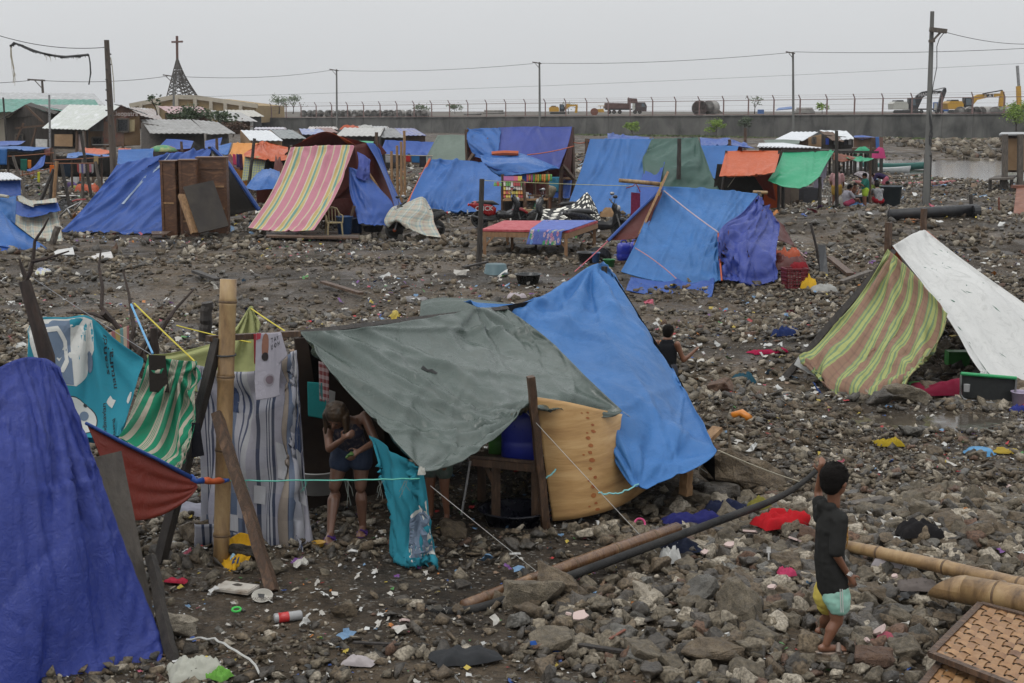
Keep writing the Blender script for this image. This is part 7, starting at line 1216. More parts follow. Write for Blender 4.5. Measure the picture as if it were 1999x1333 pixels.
def hangcable():
 t=thing('cable_bundle',W(100,110,56)-Vector((0,0,3)),'tangled black cable bundle hanging in the air at upper left','cable');rr=random.Random(3);mb=MB()
 key=[(20,90),(28,84),(45,90),(65,99),(95,107),(125,111),(150,109),(172,106)]
 for s in range(12):mb.tube([W(x+rr.uniform(-1.5,1.5),y+rr.uniform(-2,2),56+rr.uniform(-.05,.05))for x,y in key],.018,5)
 for s in range(60):u=rr.randrange(len(key)-1);x,y=key[u];x2,y2=key[u+1];f=rr.random();mb.tube([W(x+(x2-x)*f,y+(y2-y)*f-1.5,56),W(x+(x2-x)*f+2,y+(y2-y)*f+3+rr.random()*2,56.03)],.014,4)
 mb.b('main_bundle',M['wire'],t);mb=MB()
 for s in range(7):x=21+rr.uniform(-1,1);mb.tube([W(x,88,56),W(x+rr.uniform(-1,3),110,56),W(x+4+rr.uniform(-3,4),128+rr.random()*10,56),W(x+8+rr.uniform(-4,4),145+rr.random()*30,56)],.008,4)
 for s in range(6):x=25+rr.random()*140;mb.tube([W(x,104,56),W(x+rr.uniform(-3,3),112+rr.random()*8,56)],.007,4)
 mb.b('loose_strand',M['rope'],t);mb=MB()
 for s in range(4):mb.tube([W(172+rr.random()*2,106,56),W(175+rr.random()*2,122,56),W(176+rr.random()*2,142,56),W(172+rr.random()*2,165,56)],.02,5)
 mb.b('dangling_end',M['wire'],t)
hangcable()
def tree(lab,px,py,Y,h,cw,m,nl=900,leaf=.12,trunk=True,bare=False,z0=None,seed=1,name='tree'):
 rr=random.Random(seed);b_=W(px,py,Y);t=thing(name,b_,lab,'tree');mb=MB();tips=[]
 def grow(p,d,l,r,dep):
  q=p+d*l;mb.tube([p,p.lerp(q,.5)+Vector((rr.uniform(-1,1),rr.uniform(-1,1),0))*l*.06,q],[r,r*.8,r*.6],6)
  if dep==0:tips.append(q);return
  for _ in range(rr.choice((2,3))):grow(q,(d+Vector((rr.uniform(-1,1),rr.uniform(-1,1),rr.uniform(-.15,.6)))*.8).normalized(),l*rr.uniform(.6,.85),r*.6,dep-1)
 grow(b_,Vector((rr.uniform(-.2,.2),0,1)).normalized(),h*.34,h*.035,3);mb.b('trunk',BK,t)
 V=[];Fc=[];c0=b_+Vector((0,0,h*.66))
 cl=[(q,rr.uniform(.16,.3)*cw)for q in tips]+[(c0+Vector((rr.uniform(-.5,.5)*cw,rr.uniform(-.4,.4)*cw,rr.uniform(-.22,.3)*h)),rr.uniform(.1,.22)*cw)for _ in range(14)]
 for k in range(nl):
  q,rd=rr.choice(cl);p=q+Vector((rr.gauss(0,.5),rr.gauss(0,.5),rr.gauss(0,.35)))*rd;a=Vector((rr.gauss(0,1),rr.gauss(0,1),rr.gauss(0,.6))).normalized();x,y,_=frame(a);s=leaf*rr.uniform(.6,1.3);n=len(V);V+=[p-x*s,p+y*s*.5,p+x*s,p-y*s*.5];Fc.append((n,n+1,n+2,n+3))
 mk('crown',V,Fc,m,t);return t
LG=mat('leaf_bright',(.2,.3,.03),(.12,.2,.025),.6,1.5);LD=mat('leaf_dark',(.04,.065,.03),(.06,.085,.035),.6,2);LB=mat('leaf_dull',(.12,.16,.08),(.09,.12,.06),.7,2)
for px,py,h,cw,l,nl,m_,s in((1235,268,2.2,2.0,'bright lime green small tree above the pale blue tent',900,LG,1),(1396,270,2.3,2.4,'bright lime green tree above the green end of the ridge tent',950,LG,2),(1453,262,2.2,1.5,'small darker green tree against the wall',600,LD,3),(1985,268,4.0,4.2,'lime green tree with bare crooked stems at the right edge',1700,LG,4)):tree(l,px,py,wallpt(px).y-4,h,cw,m_,nl,.13,seed=s)
for px,py,h,cw,l,nl,m_,s in((545,222,3.4,4.2,'thin leaved tree behind the fence, left one of a pair',500,LB,5),(572,222,3.2,3.6,'thin leaved tree behind the fence, right one of a pair',400,LB,6),(1200-90,222,1.8,2.2,'nearly bare shrub behind the small yellow excavator',60,LB,7),(888,222,1.5,2.2,'dull green bush on the yard right of the culvert rings',400,LB,8),(820,223,1.5,3.2,'olive mound of weeds on the yard',400,LB,9),(1473,222,2.4,2.4,'bare grey tree on the yard right of the big pipes',90,LB,10),(1605,222,1.4,1.8,'yellowish weed bush on the yard beside the stacked pipes',300,LG,11)):tree(l,px,py,wallpt(px).y+9,h,cw,m_,nl,.14,seed=s,name='bush' if h<2 else 'tree')
tree('leafy dark bush between the grey hut roofs and the red one',372,245,101,1.1,2.6,LD,1100,.1,seed=12,name='bush');tree('leafy dark bush right of the smaller grey roof',438,256,98,1.2,1.8,LD,600,.1,seed=13,name='bush');tree('thin upright sapling before the church roof',307,225,100,1.5,.5,LD,160,.09,seed=14,name='sapling');tree('brown dry bush under the pale metal roof',455,268,92,.9,1.6,mat('dry_leaf',(.1,.06,.04),(.07,.045,.03),.8,2),400,.1,seed=15,name='bush')
def poly3(t,pts,Y,w,m,nm):
 a=[W(x,y,Y)for x,y in pts];b_=[v+Vector((0,w,0))for v in a];n=len(a);return MB().add(a+b_,[tuple(range(n))[::-1],tuple(range(n,2*n))]+[(i,(i+1)%n,n+(i+1)%n,n+i)for i in range(n)]).b(nm,m,t)
GL=pm((.1,.13,.15),.15)
def excavator(lab,X0,sc,Y,m,mdark,boom,boomm,text=None,tc=(.5,.5,.5),yb=222,stick=None):
 f=lambda pts:[(X0+x*sc,yb-y*sc)for x,y in pts];t=thing('excavator',W(X0+25*sc,yb,Y),lab,'excavator')
 for dy in(0,2.2):poly3(t,f([(2,0),(50,0),(54,4),(50,8),(2,8),(-2,4)]),Y+dy,.5,M['rubber'],'track')
 poly3(t,f([(-2,9),(30,9),(30,20),(26,26),(2,26),(-3,21)]),Y,2.6,m,'engine_cover');poly3(t,f([(3,26),(20,26),(19,29),(5,29)]),Y+.3,2,mdark,'engine_top');c=poly3(t,f([(32,9),(48,9),(50,22),(45,34),(32,34)]),Y,1.1,mdark,'cab');poly3(c,f([(34,20),(40,20),(40,32),(34,32)]),Y-.06,.05,GL,'cab_window')if False else poly3(t,f([(35,18),(46,18),(44,31),(35,31)]),Y-.05,.04,GL,'cab_window')
 poly3(t,boom,Y+1.1,.5,boomm,'boom');
 if stick:poly3(t,stick,Y+1.15,.4,boomm,'stick')
 if text:textat('lettering',text,pm(tc,.5),W(text and tx[0],tx[1],Y+1.05),(1,0,.1),(0,0,1),tx[2],t)
 return t
YL=pm((.5,.28,.03),.5);BKM=pm((.02,.02,.022),.4);CRM2=pm((.42,.42,.38),.5);Yx=wallpt(1830).y+10
tx=(1812,184,.62);excavator('white and black excavator with its arm folded behind the tall right pole',1746,.92,Yx,CRM2,BKM,[(1775,210),(1790,186),(1800,179),(1812,177),(1838,177),(1838,182),(1815,184),(1802,190),(1792,212)],BKM,'HANMEK',stick=[(1837,184),(1843,172),(1847,171),(1848,178),(1842,195),(1836,218),(1828,218),(1833,200)])
MB().beam(W(1818,177,Yx+1),W(1844,171,Yx+1),.14).b('cylinder',M['steel'],bpy.data.objects['excavator'])
tx=(1932,187,.7);excavator('yellow excavator with a black badge on its boom, right of the tall pole',1853,.95,Yx,YL,BKM,[(1888,205),(1898,190),(1910,184),(1925,183),(1954,182),(1955,187),(1925,191),(1908,195),(1893,212)],YL,'CAT',(.6,.6,.6),stick=[(1952,190),(1956,175),(1961,180),(1962,195),(1956,215),(1950,215),(1951,200)])
t=bpy.data.objects['excavator.001'];poly3(t,[(1926,190),(1926,184),(1938,184),(1940,190)],Yx+1.07,.03,BKM,'badge');MB().beam(W(1918,183,Yx+1),W(1957,176,Yx+1),.14).b('cylinder',BKM,t);poly3(t,[(1948,214),(1964,214),(1966,209),(1950,207)],Yx+1,.8,BKM,'bucket')
Yw=wallpt(1100).y+6;tx=(0,0,1);excavator('small yellow excavator left of the brown dump truck',1074,.58,Yw,YL,BKM,[(1096,215),(1107,202),(1114,204),(1126,204),(1127,207),(1112,208),(1100,218)],YL,stick=[(1124,207),(1127,202),(1128,208),(1127,220),(1122,220)],yb=223)
def truck(lab,X0,yb,Y,s,body,cab,name='truck',box=True):
 f=lambda pts:[(X0+x*s,yb-y*s)for x,y in pts];t=thing(name,W(X0+30*s,yb,Y),lab,'truck')
 for x in(8,18,30,62,72):wheel(t,W(X0+x*s,yb-4*s,Y),4.2*s*Y/F,0,.3,(.1,.08,.07),6)
 poly3(t,f([(0,8),(85,8),(85,11),(0,11)]),Y+.2,2.,BKM,'chassis')
 if box:poly3(t,f([(-2,11),(52,11),(52,22),(0,23)]),Y,2.4,body,'dump_box');[poly3(t,f([(x,10),(x+1,10),(x+1,23),(x,23)]),Y-.08,.06,body,'rib')for x in(6,16,26,36,46)];poly3(t,f([(48,22),(68,22),(66,32),(48,33)]),Y+.3,1.8,body,'headboard')
 poly3(t,f([(64,5),(86,5),(87,16),(83,24),(64,24)]),Y,2.3,cab,'cab');poly3(t,f([(76,14),(84,14),(81,22),(76,22)]),Y-.06,.05,GL,'cab_window');poly3(t,f([(56,8),(62,8),(62,22),(57,22)]),Y-.1,.1,CRM2,'tank');return t
truck('rusty brown dump truck parked on the yard behind the fence',1182,222,Yw,.93,M['rust']if False else mat('brown_paint',(.07,.035,.03),(.12,.07,.06),.7,1),mat('brown_cab',(.06,.035,.035),(.04,.03,.03),.5,1));truck('blue truck behind the folded black excavator arm',1770,222,Yx+8,.95,pm((.05,.1,.25),.5),pm((.04,.12,.35),.5),box=False)
t=thing('roller',W(1168,222,Yw),'small yellow road roller left of the dump truck','roller');MB().lathe(W(1160,218,Yw),[(.55,-.9),(.55,.9)],16,Matrix.Rotation(pi/2,3,'X')).b('drum',M['rust'],t);poly3(t,[(1160,219),(1180,219),(1178,212),(1166,213)],Yw-.1,.8,YL,'body');MB().beam(W(1172,212,Yw),W(1172,206,Yw),.06).beam(W(1178,212,Yw),W(1178,206,Yw),.06).b('roof_frame',BKM,t);poly3(t,[(1168,207),(1181,207),(1181,206),(1168,206)],Yw-.1,.9,YL,'canopy')
t=thing('crane',W(1980,222,Yx),'yellow mobile crane with its boom standing up at the right edge','crane');MB().beam(W(1990,222,Yx),W(1988,168,Yx),.5).b('lower_boom',YL,t);MB().beam(W(1989,170,Yx),W(1986,128,Yx),.3).b('upper_boom',M['steel'],t);poly3(t,[(1964,222),(1999,222),(1999,207),(1966,206)],Yx,2,YL,'body');MB().beam(W(1976,204,Yx),W(1986,195,Yx),.1).b('strut',M['steel'],t);poly3(t,[(1978,222),(2030,222),(2030,212),(1978,212)],Yx-1,1,pm((.03,.04,.12),.5),'hood')
CUL=mat('culvert',(.3,.29,.27),(.2,.19,.18),.85,1)
def ring(px,py,Y,r,l,rz,lab,grp='concrete culvert rings on the yard',m=CUL):
 c=W(px,py,Y);c.z=c.z+0;Mz=Matrix.Rotation(rz,3,'Z')@Matrix.Rotation(pi/2,3,'Y');return tag(MB().lathe(c,[(r,-l/2),(r,l/2),(r*.85,l/2),(r*.85,-l/2),(r,-l/2)],18,Mz).b('culvert_ring',m,None,True),lab,'culvert',grp)
for k in range(22):px=592+k*11.4+R.uniform(-3,3);ring(px,222-.3,wallpt(px).y+5,.62,1.,R.uniform(.9,1.9),'grey concrete culvert ring in the row behind the fence')
for k,px in enumerate((1875,1893,1907,1925,1945,1962)):ring(px,219,Yx-4,.72,2.2,R.uniform(.7,1.6),'first second third fourth fifth sixth'.split()[k]+' large culvert pipe from the left, below the excavators','culvert pipes below the excavators')
ring(1366,211,Yw-8,1.15,1.8,1.4,'large weathered pipe section on the yard, left one',None,mat('old_pipe',(.2,.18,.17),(.12,.08,.07),.8,1));ring(1388,210,Yw-8,1.05,1.6,.9,'large white pipe section on the yard, right one',None)
def pipes(px0,px1,yb,lab,Y,rows=3):
 t=thing('pipe_stack',W((px0+px1)/2,yb,Y),lab,'pipe stack')
 for r_ in range(rows):
  for k in range(3):a=W(px0+r_*2,yb-3.2*(r_+.6),Y+k*.5);b_=W(px1-r_*2,yb-3.2*(r_+.6),Y+k*.5);MB().tube([a,b_],.22,10).b('pipe',CUL,t,True)
pipes(1551,1590,221,'stack of long grey pipes behind the fence, right',wallpt(1570).y+5);pipes(943,985,222,'stack of grey pipes behind the fence, middle',wallpt(960).y+5,2);pipes(905,940,224,'low row of pipes left of the middle stack',wallpt(920).y+4,1)
for k in range(26):
 px=R.choice((R.uniform(990,1180),R.uniform(1270,1520),R.uniform(1600,1740),R.uniform(700,900)));p=wallpt(px);s=R.uniform(.5,1.3);q=Vector((p.x,p.y+R.uniform(3,8),p.z-.1));me=RK[k%len(RK)][1];o=bpy.data.objects.new('spoil_lump',me);C.objects.link(o);o.location=q;o.scale=(s*1.6,s,s*.6);o.rotation_euler=(0,0,R.uniform(0,6));tag(o,'dark lump of earth and scrap along the yard behind the fence','earth heap','earth heaps on the yard')
tag(poly3(None,[(1395,222),(1403,213),(1412,222)],Yw,2,M['grey'],'tool_hut')if False else MB().add([W(1395,222,Yw),W(1413,222,Yw),W(1404,214,Yw),W(1395,222,Yw+3),W(1413,222,Yw+3),W(1404,214,Yw+3)],[(0,1,2),(5,4,3),(0,2,5,3),(1,4,5,2)]).b('tent_roof',M['grey']),'small grey peaked roof on the yard right of the big pipes','roof')
for px,h,l in((1485,6,'blue drum on the yard'),):tag(MB().lathe(W(px,222,Yw),[(.5,0),(.5,.6),(.45,.65)],14).b('drum',pm((.05,.12,.3),.5)),l+' right of the bare tree','drum')
tag(MB().slab([W(1515,215,Yw),W(1548,212,Yw),W(1545,208,Yw+3),W(1520,211,Yw+3)],.1).b('blue_cover',pm((.05,.12,.3),.5)),'blue covered heap left of the stacked pipes','cover')
# ==========================================================
def blob(name,items,m,parent,vox=.012,sm=6,fold=0.):
 """capsules ('c',p,q,r0,r1[,sx]) and ellipsoids ('e',c,(x,y,z)[,M]) melted into one skin"""
 mb=MB()
 for it in items:
  if it[0]=='c':
   p,q,r0,r1=Vector(it[1]),Vector(it[2]),it[3],it[4];x,y,d=frame(q-p);l=(q-p).length;k=it[5]if len(it)>5 else(1,1)
   pr=[(1e-6,-r0)]+[(r0*cos(a),r0*sin(a))for a in(-1.1,-.55)]+[(r0,0),(r0*.5+r1*.5,l/2),(r1,l)]+[(r1*cos(a),l+r1*sin(a))for a in(.55,1.1)]+[(1e-6,l+r1)]
   mb.lathe(p,pr,14,Matrix((x,y,d)).transposed(),k[0],k[1])
  else:M3=it[3]if len(it)>3 else Matrix.Identity(3);r=it[2];mb.lathe(it[1],[(max(1e-6,sin(pi*i/8)),-cos(pi*i/8)*r[2])for i in range(9)],16,M3,r[0],r[1])
 o=mb.b(name,m,parent,True);d=o.modifiers.new('r','REMESH');d.mode='VOXEL';d.voxel_size=vox;d.use_smooth_shade=True;s=o.modifiers.new('s','SMOOTH');s.iterations=sm;s.factor=.5
 bpy.context.view_layer.update();me=bpy.data.meshes.new_from_object(o.evaluated_get(bpy.context.evaluated_depsgraph_get()));o.modifiers.clear();o.data=me
 if fold:
  from mathutils import noise
  for v in me.vertices:c=v.co;a=abs(noise.noise(Vector((c.x*9+c.z*5,c.y*9-c.z*4,c.z*7))))*2;v.co=c+v.normal*fold*(.6-a+.5*noise.noise(c*30))
 return o
def hand(w,d,s,curl,side):
 """palm, four fingers and a thumb; d points from wrist to knuckles"""
 w=Vector(w);x,y,d=frame(d,(0,1,.1));k=w+d*s*.45;it=[('c',w,k,s*.17,s*.2,(1,.6)),('c',w+d*s*.15+x*s*.1*side,w+d*s*.45+x*s*.1*side,s*.12,s*.12)]
 for i,l in enumerate((.42,.48,.45,.36)):
  a=k+x*s*(.16-.11*i)*side;b_=a+(d+y*curl*.6).normalized()*s*l*.5;c=b_+(d*.7+y*curl*1.3).normalized()*s*l*.5;it+=[('c',a,b_,s*.062,s*.055),('c',b_,c,s*.055,s*.045)]
 a=w+d*s*.15+x*s*.2*side;b_=a+(d*.6+x*side*.8).normalized()*s*.25;it+=[('c',a,b_,s*.07,s*.06),('c',b_,b_+(d+y*curl*.4).normalized()*s*.2,s*.058,s*.048)];return it
def headitems(c,f,up,r):
 """f: facing, up: crown direction"""
 f=Vector(f).normalized();up=Vector(up);up=(up-f*up.dot(f)).normalized();s=f.cross(up);M3=Matrix((s,f,up)).transposed();c=Vector(c)
 return[('e',c+up*r*.15,(r*.8,r*.96,r*.98),M3),('e',c-up*r*.45+f*r*.28,(r*.58,r*.6,r*.62),M3),('c',c+f*r*.92+up*r*.05,c+f*r*1.06-up*r*.2,r*.09,r*.15),('e',c+s*r*.82-up*r*.1,(r*.1,r*.2,r*.27),M3),('e',c-s*r*.82-up*r*.1,(r*.1,r*.2,r*.27),M3),('c',c+f*r*.85-up*r*.48-s*r*.16,c+f*r*.85-up*r*.48+s*r*.16,r*.09,r*.09)],M3
def face_bits(t,c,f,up,r,body,det=True):
 f=Vector(f).normalized();up=Vector(up);up=(up-f*up.dot(f)).normalized();s=f.cross(up);c=Vector(c);mb=MB()
 for g in(-1,1):mb.ball(c+f*r*.86+s*r*.3*g+up*r*.02,r*.1,8,(1,1,.7))
 mb.b('eyes',pm((.02,.015,.012),.2),body)
def hair(t,c,f,up,r,m,ln=.0,vox=.012):
 f=Vector(f).normalized();up=Vector(up);up=(up-f*up.dot(f)).normalized();s=f.cross(up);M3=Matrix((s,f,up)).transposed();c=Vector(c);rr=random.Random(int(c.x*100));it=[('e',c+up*r*.32-f*r*.12,(r*.92,r*1.02,r*.92),M3),('e',c-f*r*.42-up*r*.1,(r*.78,r*.62,r*.8),M3)]
 for k in range(26):a=rr.uniform(0,6.28);e=rr.uniform(.15,1.4);v=(s*cos(a)*cos(e)+f*sin(a)*cos(e)*.95+up*sin(e));p=c+up*r*.3-f*r*.1+v*r*.8;it.append(('c',p,p+(v+Vector((rr.gauss(0,.5),rr.gauss(0,.5),rr.gauss(0,.4)))).normalized()*r*.24,r*.16,r*.06))
 if ln:
  for k in range(9):a=-1.9+k*.47;v=s*sin(a)*.85-f*cos(a)*.7;p=c+v*r;it.append(('c',p+up*r*.2,p-Vector((0,0,ln*rr.uniform(.7,1)))+v*r*.1,r*.3,r*.12))
 return blob('hair',it,m,t,vox,2)
def person(label,c,h,rz,pose,shirt,shorts,skin='skin',hairc='hair',tanned=None,group=None,sleeve=True,vox=.018,pants=.5,long_hair=0.,feet=None,ap=None):
 c=Vector(c);t=thing('person',c,label,'person',group);Mz=Matrix.Rotation(rz,3,'Z')
 def P(x,y,z):return c+Mz@Vector((x*h,y*h,z*h))
 A={'stand':dict(pel=(0,0,.53),ch=(0,.01,.74),nk=(0,.01,.84),hd=(0,.04,.92),f=(0,1,-.15),kn=(.06,.02,.28),an=(.07,-.01,.04),el=(.15,.02,.63),wr=(.13,.12,.52)),'squat':dict(pel=(0,-.08,.17),ch=(0,.04,.37),nk=(0,.09,.46),hd=(0,.15,.53),f=(0,1,-.5),kn=(.1,.2,.26),an=(.08,.05,.04),el=(.13,.2,.3),wr=(.06,.32,.2)),'bend':dict(pel=(0,-.08,.52),ch=(0,.12,.6),nk=(0,.22,.62),hd=(0,.3,.6),f=(0,.6,-.8),kn=(.06,0,.28),an=(.07,-.02,.04),el=(.12,.26,.45),wr=(.06,.32,.3)),'sit':dict(pel=(0,-.08,.14),ch=(0,-.06,.34),nk=(0,-.03,.44),hd=(0,.02,.52),f=(0,1,-.4),kn=(.1,.2,.24),an=(.08,.34,.05),el=(.14,.08,.26),wr=(.08,.22,.2))}[pose]
 if ap:A.update(ap)
 q=lambda k,s=1:P(A[k][0]*s,A[k][1],A[k][2]);f=Mz@Vector(A['f']);r=.068*h;it,_=headitems(q('hd'),f,(0,0,1),r*1.0);sh=.115
 it+=[('c',q('nk'),q('hd'),.034*h,.034*h),('c',q('pel'),q('ch'),.075*h,.08*h,(1.2,.85)),('c',q('ch'),q('nk'),.075*h,.045*h,(1.3,.8))]
 for s in(-1,1):
  S0=q('ch')+(q('nk')-q('ch'))*.65+Mz@Vector((sh*h*s,0,0));H0=q('pel')+Mz@Vector((.055*h*s,0,0));it+=[('c',S0,q('el',s),.034*h,.026*h),('c',q('el',s),q('wr',s),.026*h,.018*h),('c',H0,q('kn',s),.062*h,.038*h),('c',q('kn',s),q('an',s),.036*h,.022*h),('c',q('an',s),q('an',s)+Mz@Vector((0,.1*h,-.02*h)),.02*h,.016*h)]
  it+=hand(q('wr',s),q('wr',s)-q('el',s),.09*h,.6,s)if h>.9 and vox<.015 else[('c',q('wr',s),q('wr',s)+(q('wr',s)-q('el',s)).normalized()*.05*h,.02*h,.012*h)]
 b_=blob('body',it,M[skin],t,vox,3);face_bits(t,q('hd'),f,(0,0,1),r,b_);hair(t,q('hd'),f,(0,0,1),r*1.02,M[hairc]if isinstance(hairc,str)else hairc,long_hair*h,vox*.8)
 if shirt:
  it=[('c',q('pel')+Mz@Vector((0,0,.02*h)),q('ch'),.088*h,.094*h,(1.2,.88)),('c',q('ch'),q('ch').lerp(q('nk'),.7),.09*h,.06*h,(1.3,.85))]
  if sleeve:
   for s in(-1,1):S0=q('ch')+(q('nk')-q('ch'))*.65+Mz@Vector((sh*h*s,0,0));it.append(('c',S0,S0.lerp(q('el',s),.75),.046*h,.046*h))
  blob('shirt',it,shirt,t,vox,4)
 if shorts:
  it=[('c',q('pel')-Mz@Vector((0,0,.0)),q('pel')+(q('ch')-q('pel'))*.2,.09*h,.084*h,(1.2,.9))]
  for s in(-1,1):H0=q('pel')+Mz@Vector((.055*h*s,0,0));it.append(('c',H0,H0.lerp(q('kn',s),pants),.074*h,.068*h))
  blob('shorts',it,shorts,t,vox,3)
 return t
SK=stripe('shirt_stripe',[(0,(.05,.07,.1)),(.4,(.5,.14,.05)),(.6,(.4,.38,.35)),(.75,(.05,.07,.1))],None,6)
PKS=mat('pink_flower',(.4,.25,.25),(.3,.14,.14),.8,9);GRYP=mat('grey_plaid',(.25,.25,.25),(.08,.08,.09),.8,9)
gp='people washing clothes by the emerald awning'
def at(px,py,Y=None):q=G(px,py);return q
person('person in a pink flowered shirt and yellow shorts standing by the awning post',at(1632,408),1.55,radians(-20),'stand',PKS,cm((.4,.25,.05)),group=gp,pants=.6);person('person in a teal and lime outfit standing under the umbrella',at(1688,408),1.3,radians(95),'stand',cm((.03,.16,.13)),cm((.35,.5,.05)),group=gp,ap=dict(wr=(.1,.2,.72),el=(.13,.1,.64)))
person('person in a white shirt and pink shorts sitting by the wash tub',at(1656,408),1.5,radians(-70),'sit',cm((.45,.43,.48)),cm((.45,.08,.15)),group=gp);person('shirtless child crouching behind the yellow rimmed tub',at(1666,392),1.2,radians(180),'squat',None,cm((.1,.1,.1)),group=gp);person('person in a grey plaid shirt and red shorts squatting with their back turned',at(1714,405),1.5,radians(5),'squat',GRYP,cm((.3,.01,.02)),group=gp)
person('person in an olive shirt bending over the washing, right of the umbrella',at(1709,392),1.4,radians(170),'squat',cm((.12,.16,.03)),cm((.1,.05,.05)),group=gp);person('person in a dark purple shirt and pink shorts stooping behind the others',at(1722,385),1.5,radians(80),'bend',cm((.03,.02,.06)),cm((.4,.12,.16)),group=gp);person('person in a pale lilac shirt crouching behind the large black bin',at(1738,392),1.3,radians(120),'squat',cm((.38,.38,.5)),cm((.1,.1,.15)),group=gp)
bucket(1738,405,54,.42,.82,pm((.03,.045,.055),.45),'large dark grey bin at the right of the washing group');bucket(1674,405,54.5,.55,.45,pm((.03,.04,.045),.45),'wide dark tub with a yellow rim among the washing group');bucket(1693,408,53.5,.2,.25,pm((.02,.025,.03),.45),'small black pail at the feet of the standing person');crumple('washing',G(1680,408),.9,.4,.22,cm((.1,.25,.5)),'wet blue and white washing on the ground','washing',seed=4,n=12);crumple('bag',G(1645,408),.7,.4,.5,cm((.35,.33,.3)),'pale bag on the ground before the standing pink shirted person','bag',seed=5,n=12)
uc=W(1690,343,52.8);t=thing('umbrella',uc,'dark umbrella with white dots held over the washing group','umbrella');Mu=Matrix.Rotation(radians(28),3,'Y');UM=bpy.data.materials.new('x')if False else mat('umbrella_dots',(.06,.045,.05),(.3,.27,.28),.7,14);MB().lathe(uc,[(.42,-.16),(.36,-.03),(.25,.06),(.12,.11),(1e-6,.12)],16,Mu).b('canopy',UM,t);MB().tube([uc+Mu@Vector((0,0,.18)),uc-Mu@Vector((0,0,.75))],.012,6).b('shaft',M['steel'],t)
face('shirts',[[(1600,315,51),(1617,310,51)],[(1597,350,50.8),(1612,348,50.8)]],cm((.4,.36,.45)),None,'lilac shirt hanging at the right edge of the emerald awning','shirt',n=10,k=8,cr=3);face('shirts',[[(1590,350,50.6),(1608,347,50.6)],[(1587,366,50.5),(1606,368,50.5)]],cm((.4,.36,.45)),None,'lilac clothes hanging below the first lilac shirt','shirt',n=8,k=8,cr=3);stool_chair(1609,404,52.5,.9,'white plastic chair beneath the emerald awning',pm((.36,.35,.32),.5),2.8)
person('shirtless person bending over inside the shop',G(1072,415),1.6,radians(75),'bend',None,mat('camo',(.2,.17,.12),(.1,.09,.06),.8,9));person('person in a green shirt under the far left shelter',G(48,345),1.5,0.,'stand',cm((.02,.1,.07)),cm((.1,.03,.04)));person('person in an orange shirt under the far left shelter',G(62,346),1.5,.3,'stand',cm((.5,.15,.03)),cm((.1,.1,.12)))
q=W(243,258,91.3);person('person in blue looking out of the window of the red gabled house',q-Vector((0,0,.9)),1.5,pi,'stand',cm((.03,.06,.25)),None,vox=.03)
cb=W(1302,660,16.3);hh=(cb.z+.03);t=person('small child in a black tank top beyond the blue tarp, arm held out',(cb.x,16.3,gzf(cb.x,16.3)),1.08,radians(-25),'stand',cm((.012,.013,.016)),cm((.05,.05,.06)),sleeve=False,vox=.012,ap=dict(el=(.17,.06,.62),wr=(.27,.12,.72)))
person('child in a striped shirt half hidden behind the turquoise sheet',G(846,1036)+Vector((.03,.3,0)),1.12,radians(160),'stand',mat('stripe_shirt',(.3,.08,.03),(.03,.05,.1),.8,3,st=(.2,.2,8),dist=0),mat('plaid_short',(.03,.07,.05),(.1,.1,.09),.8,9),vox=.012)
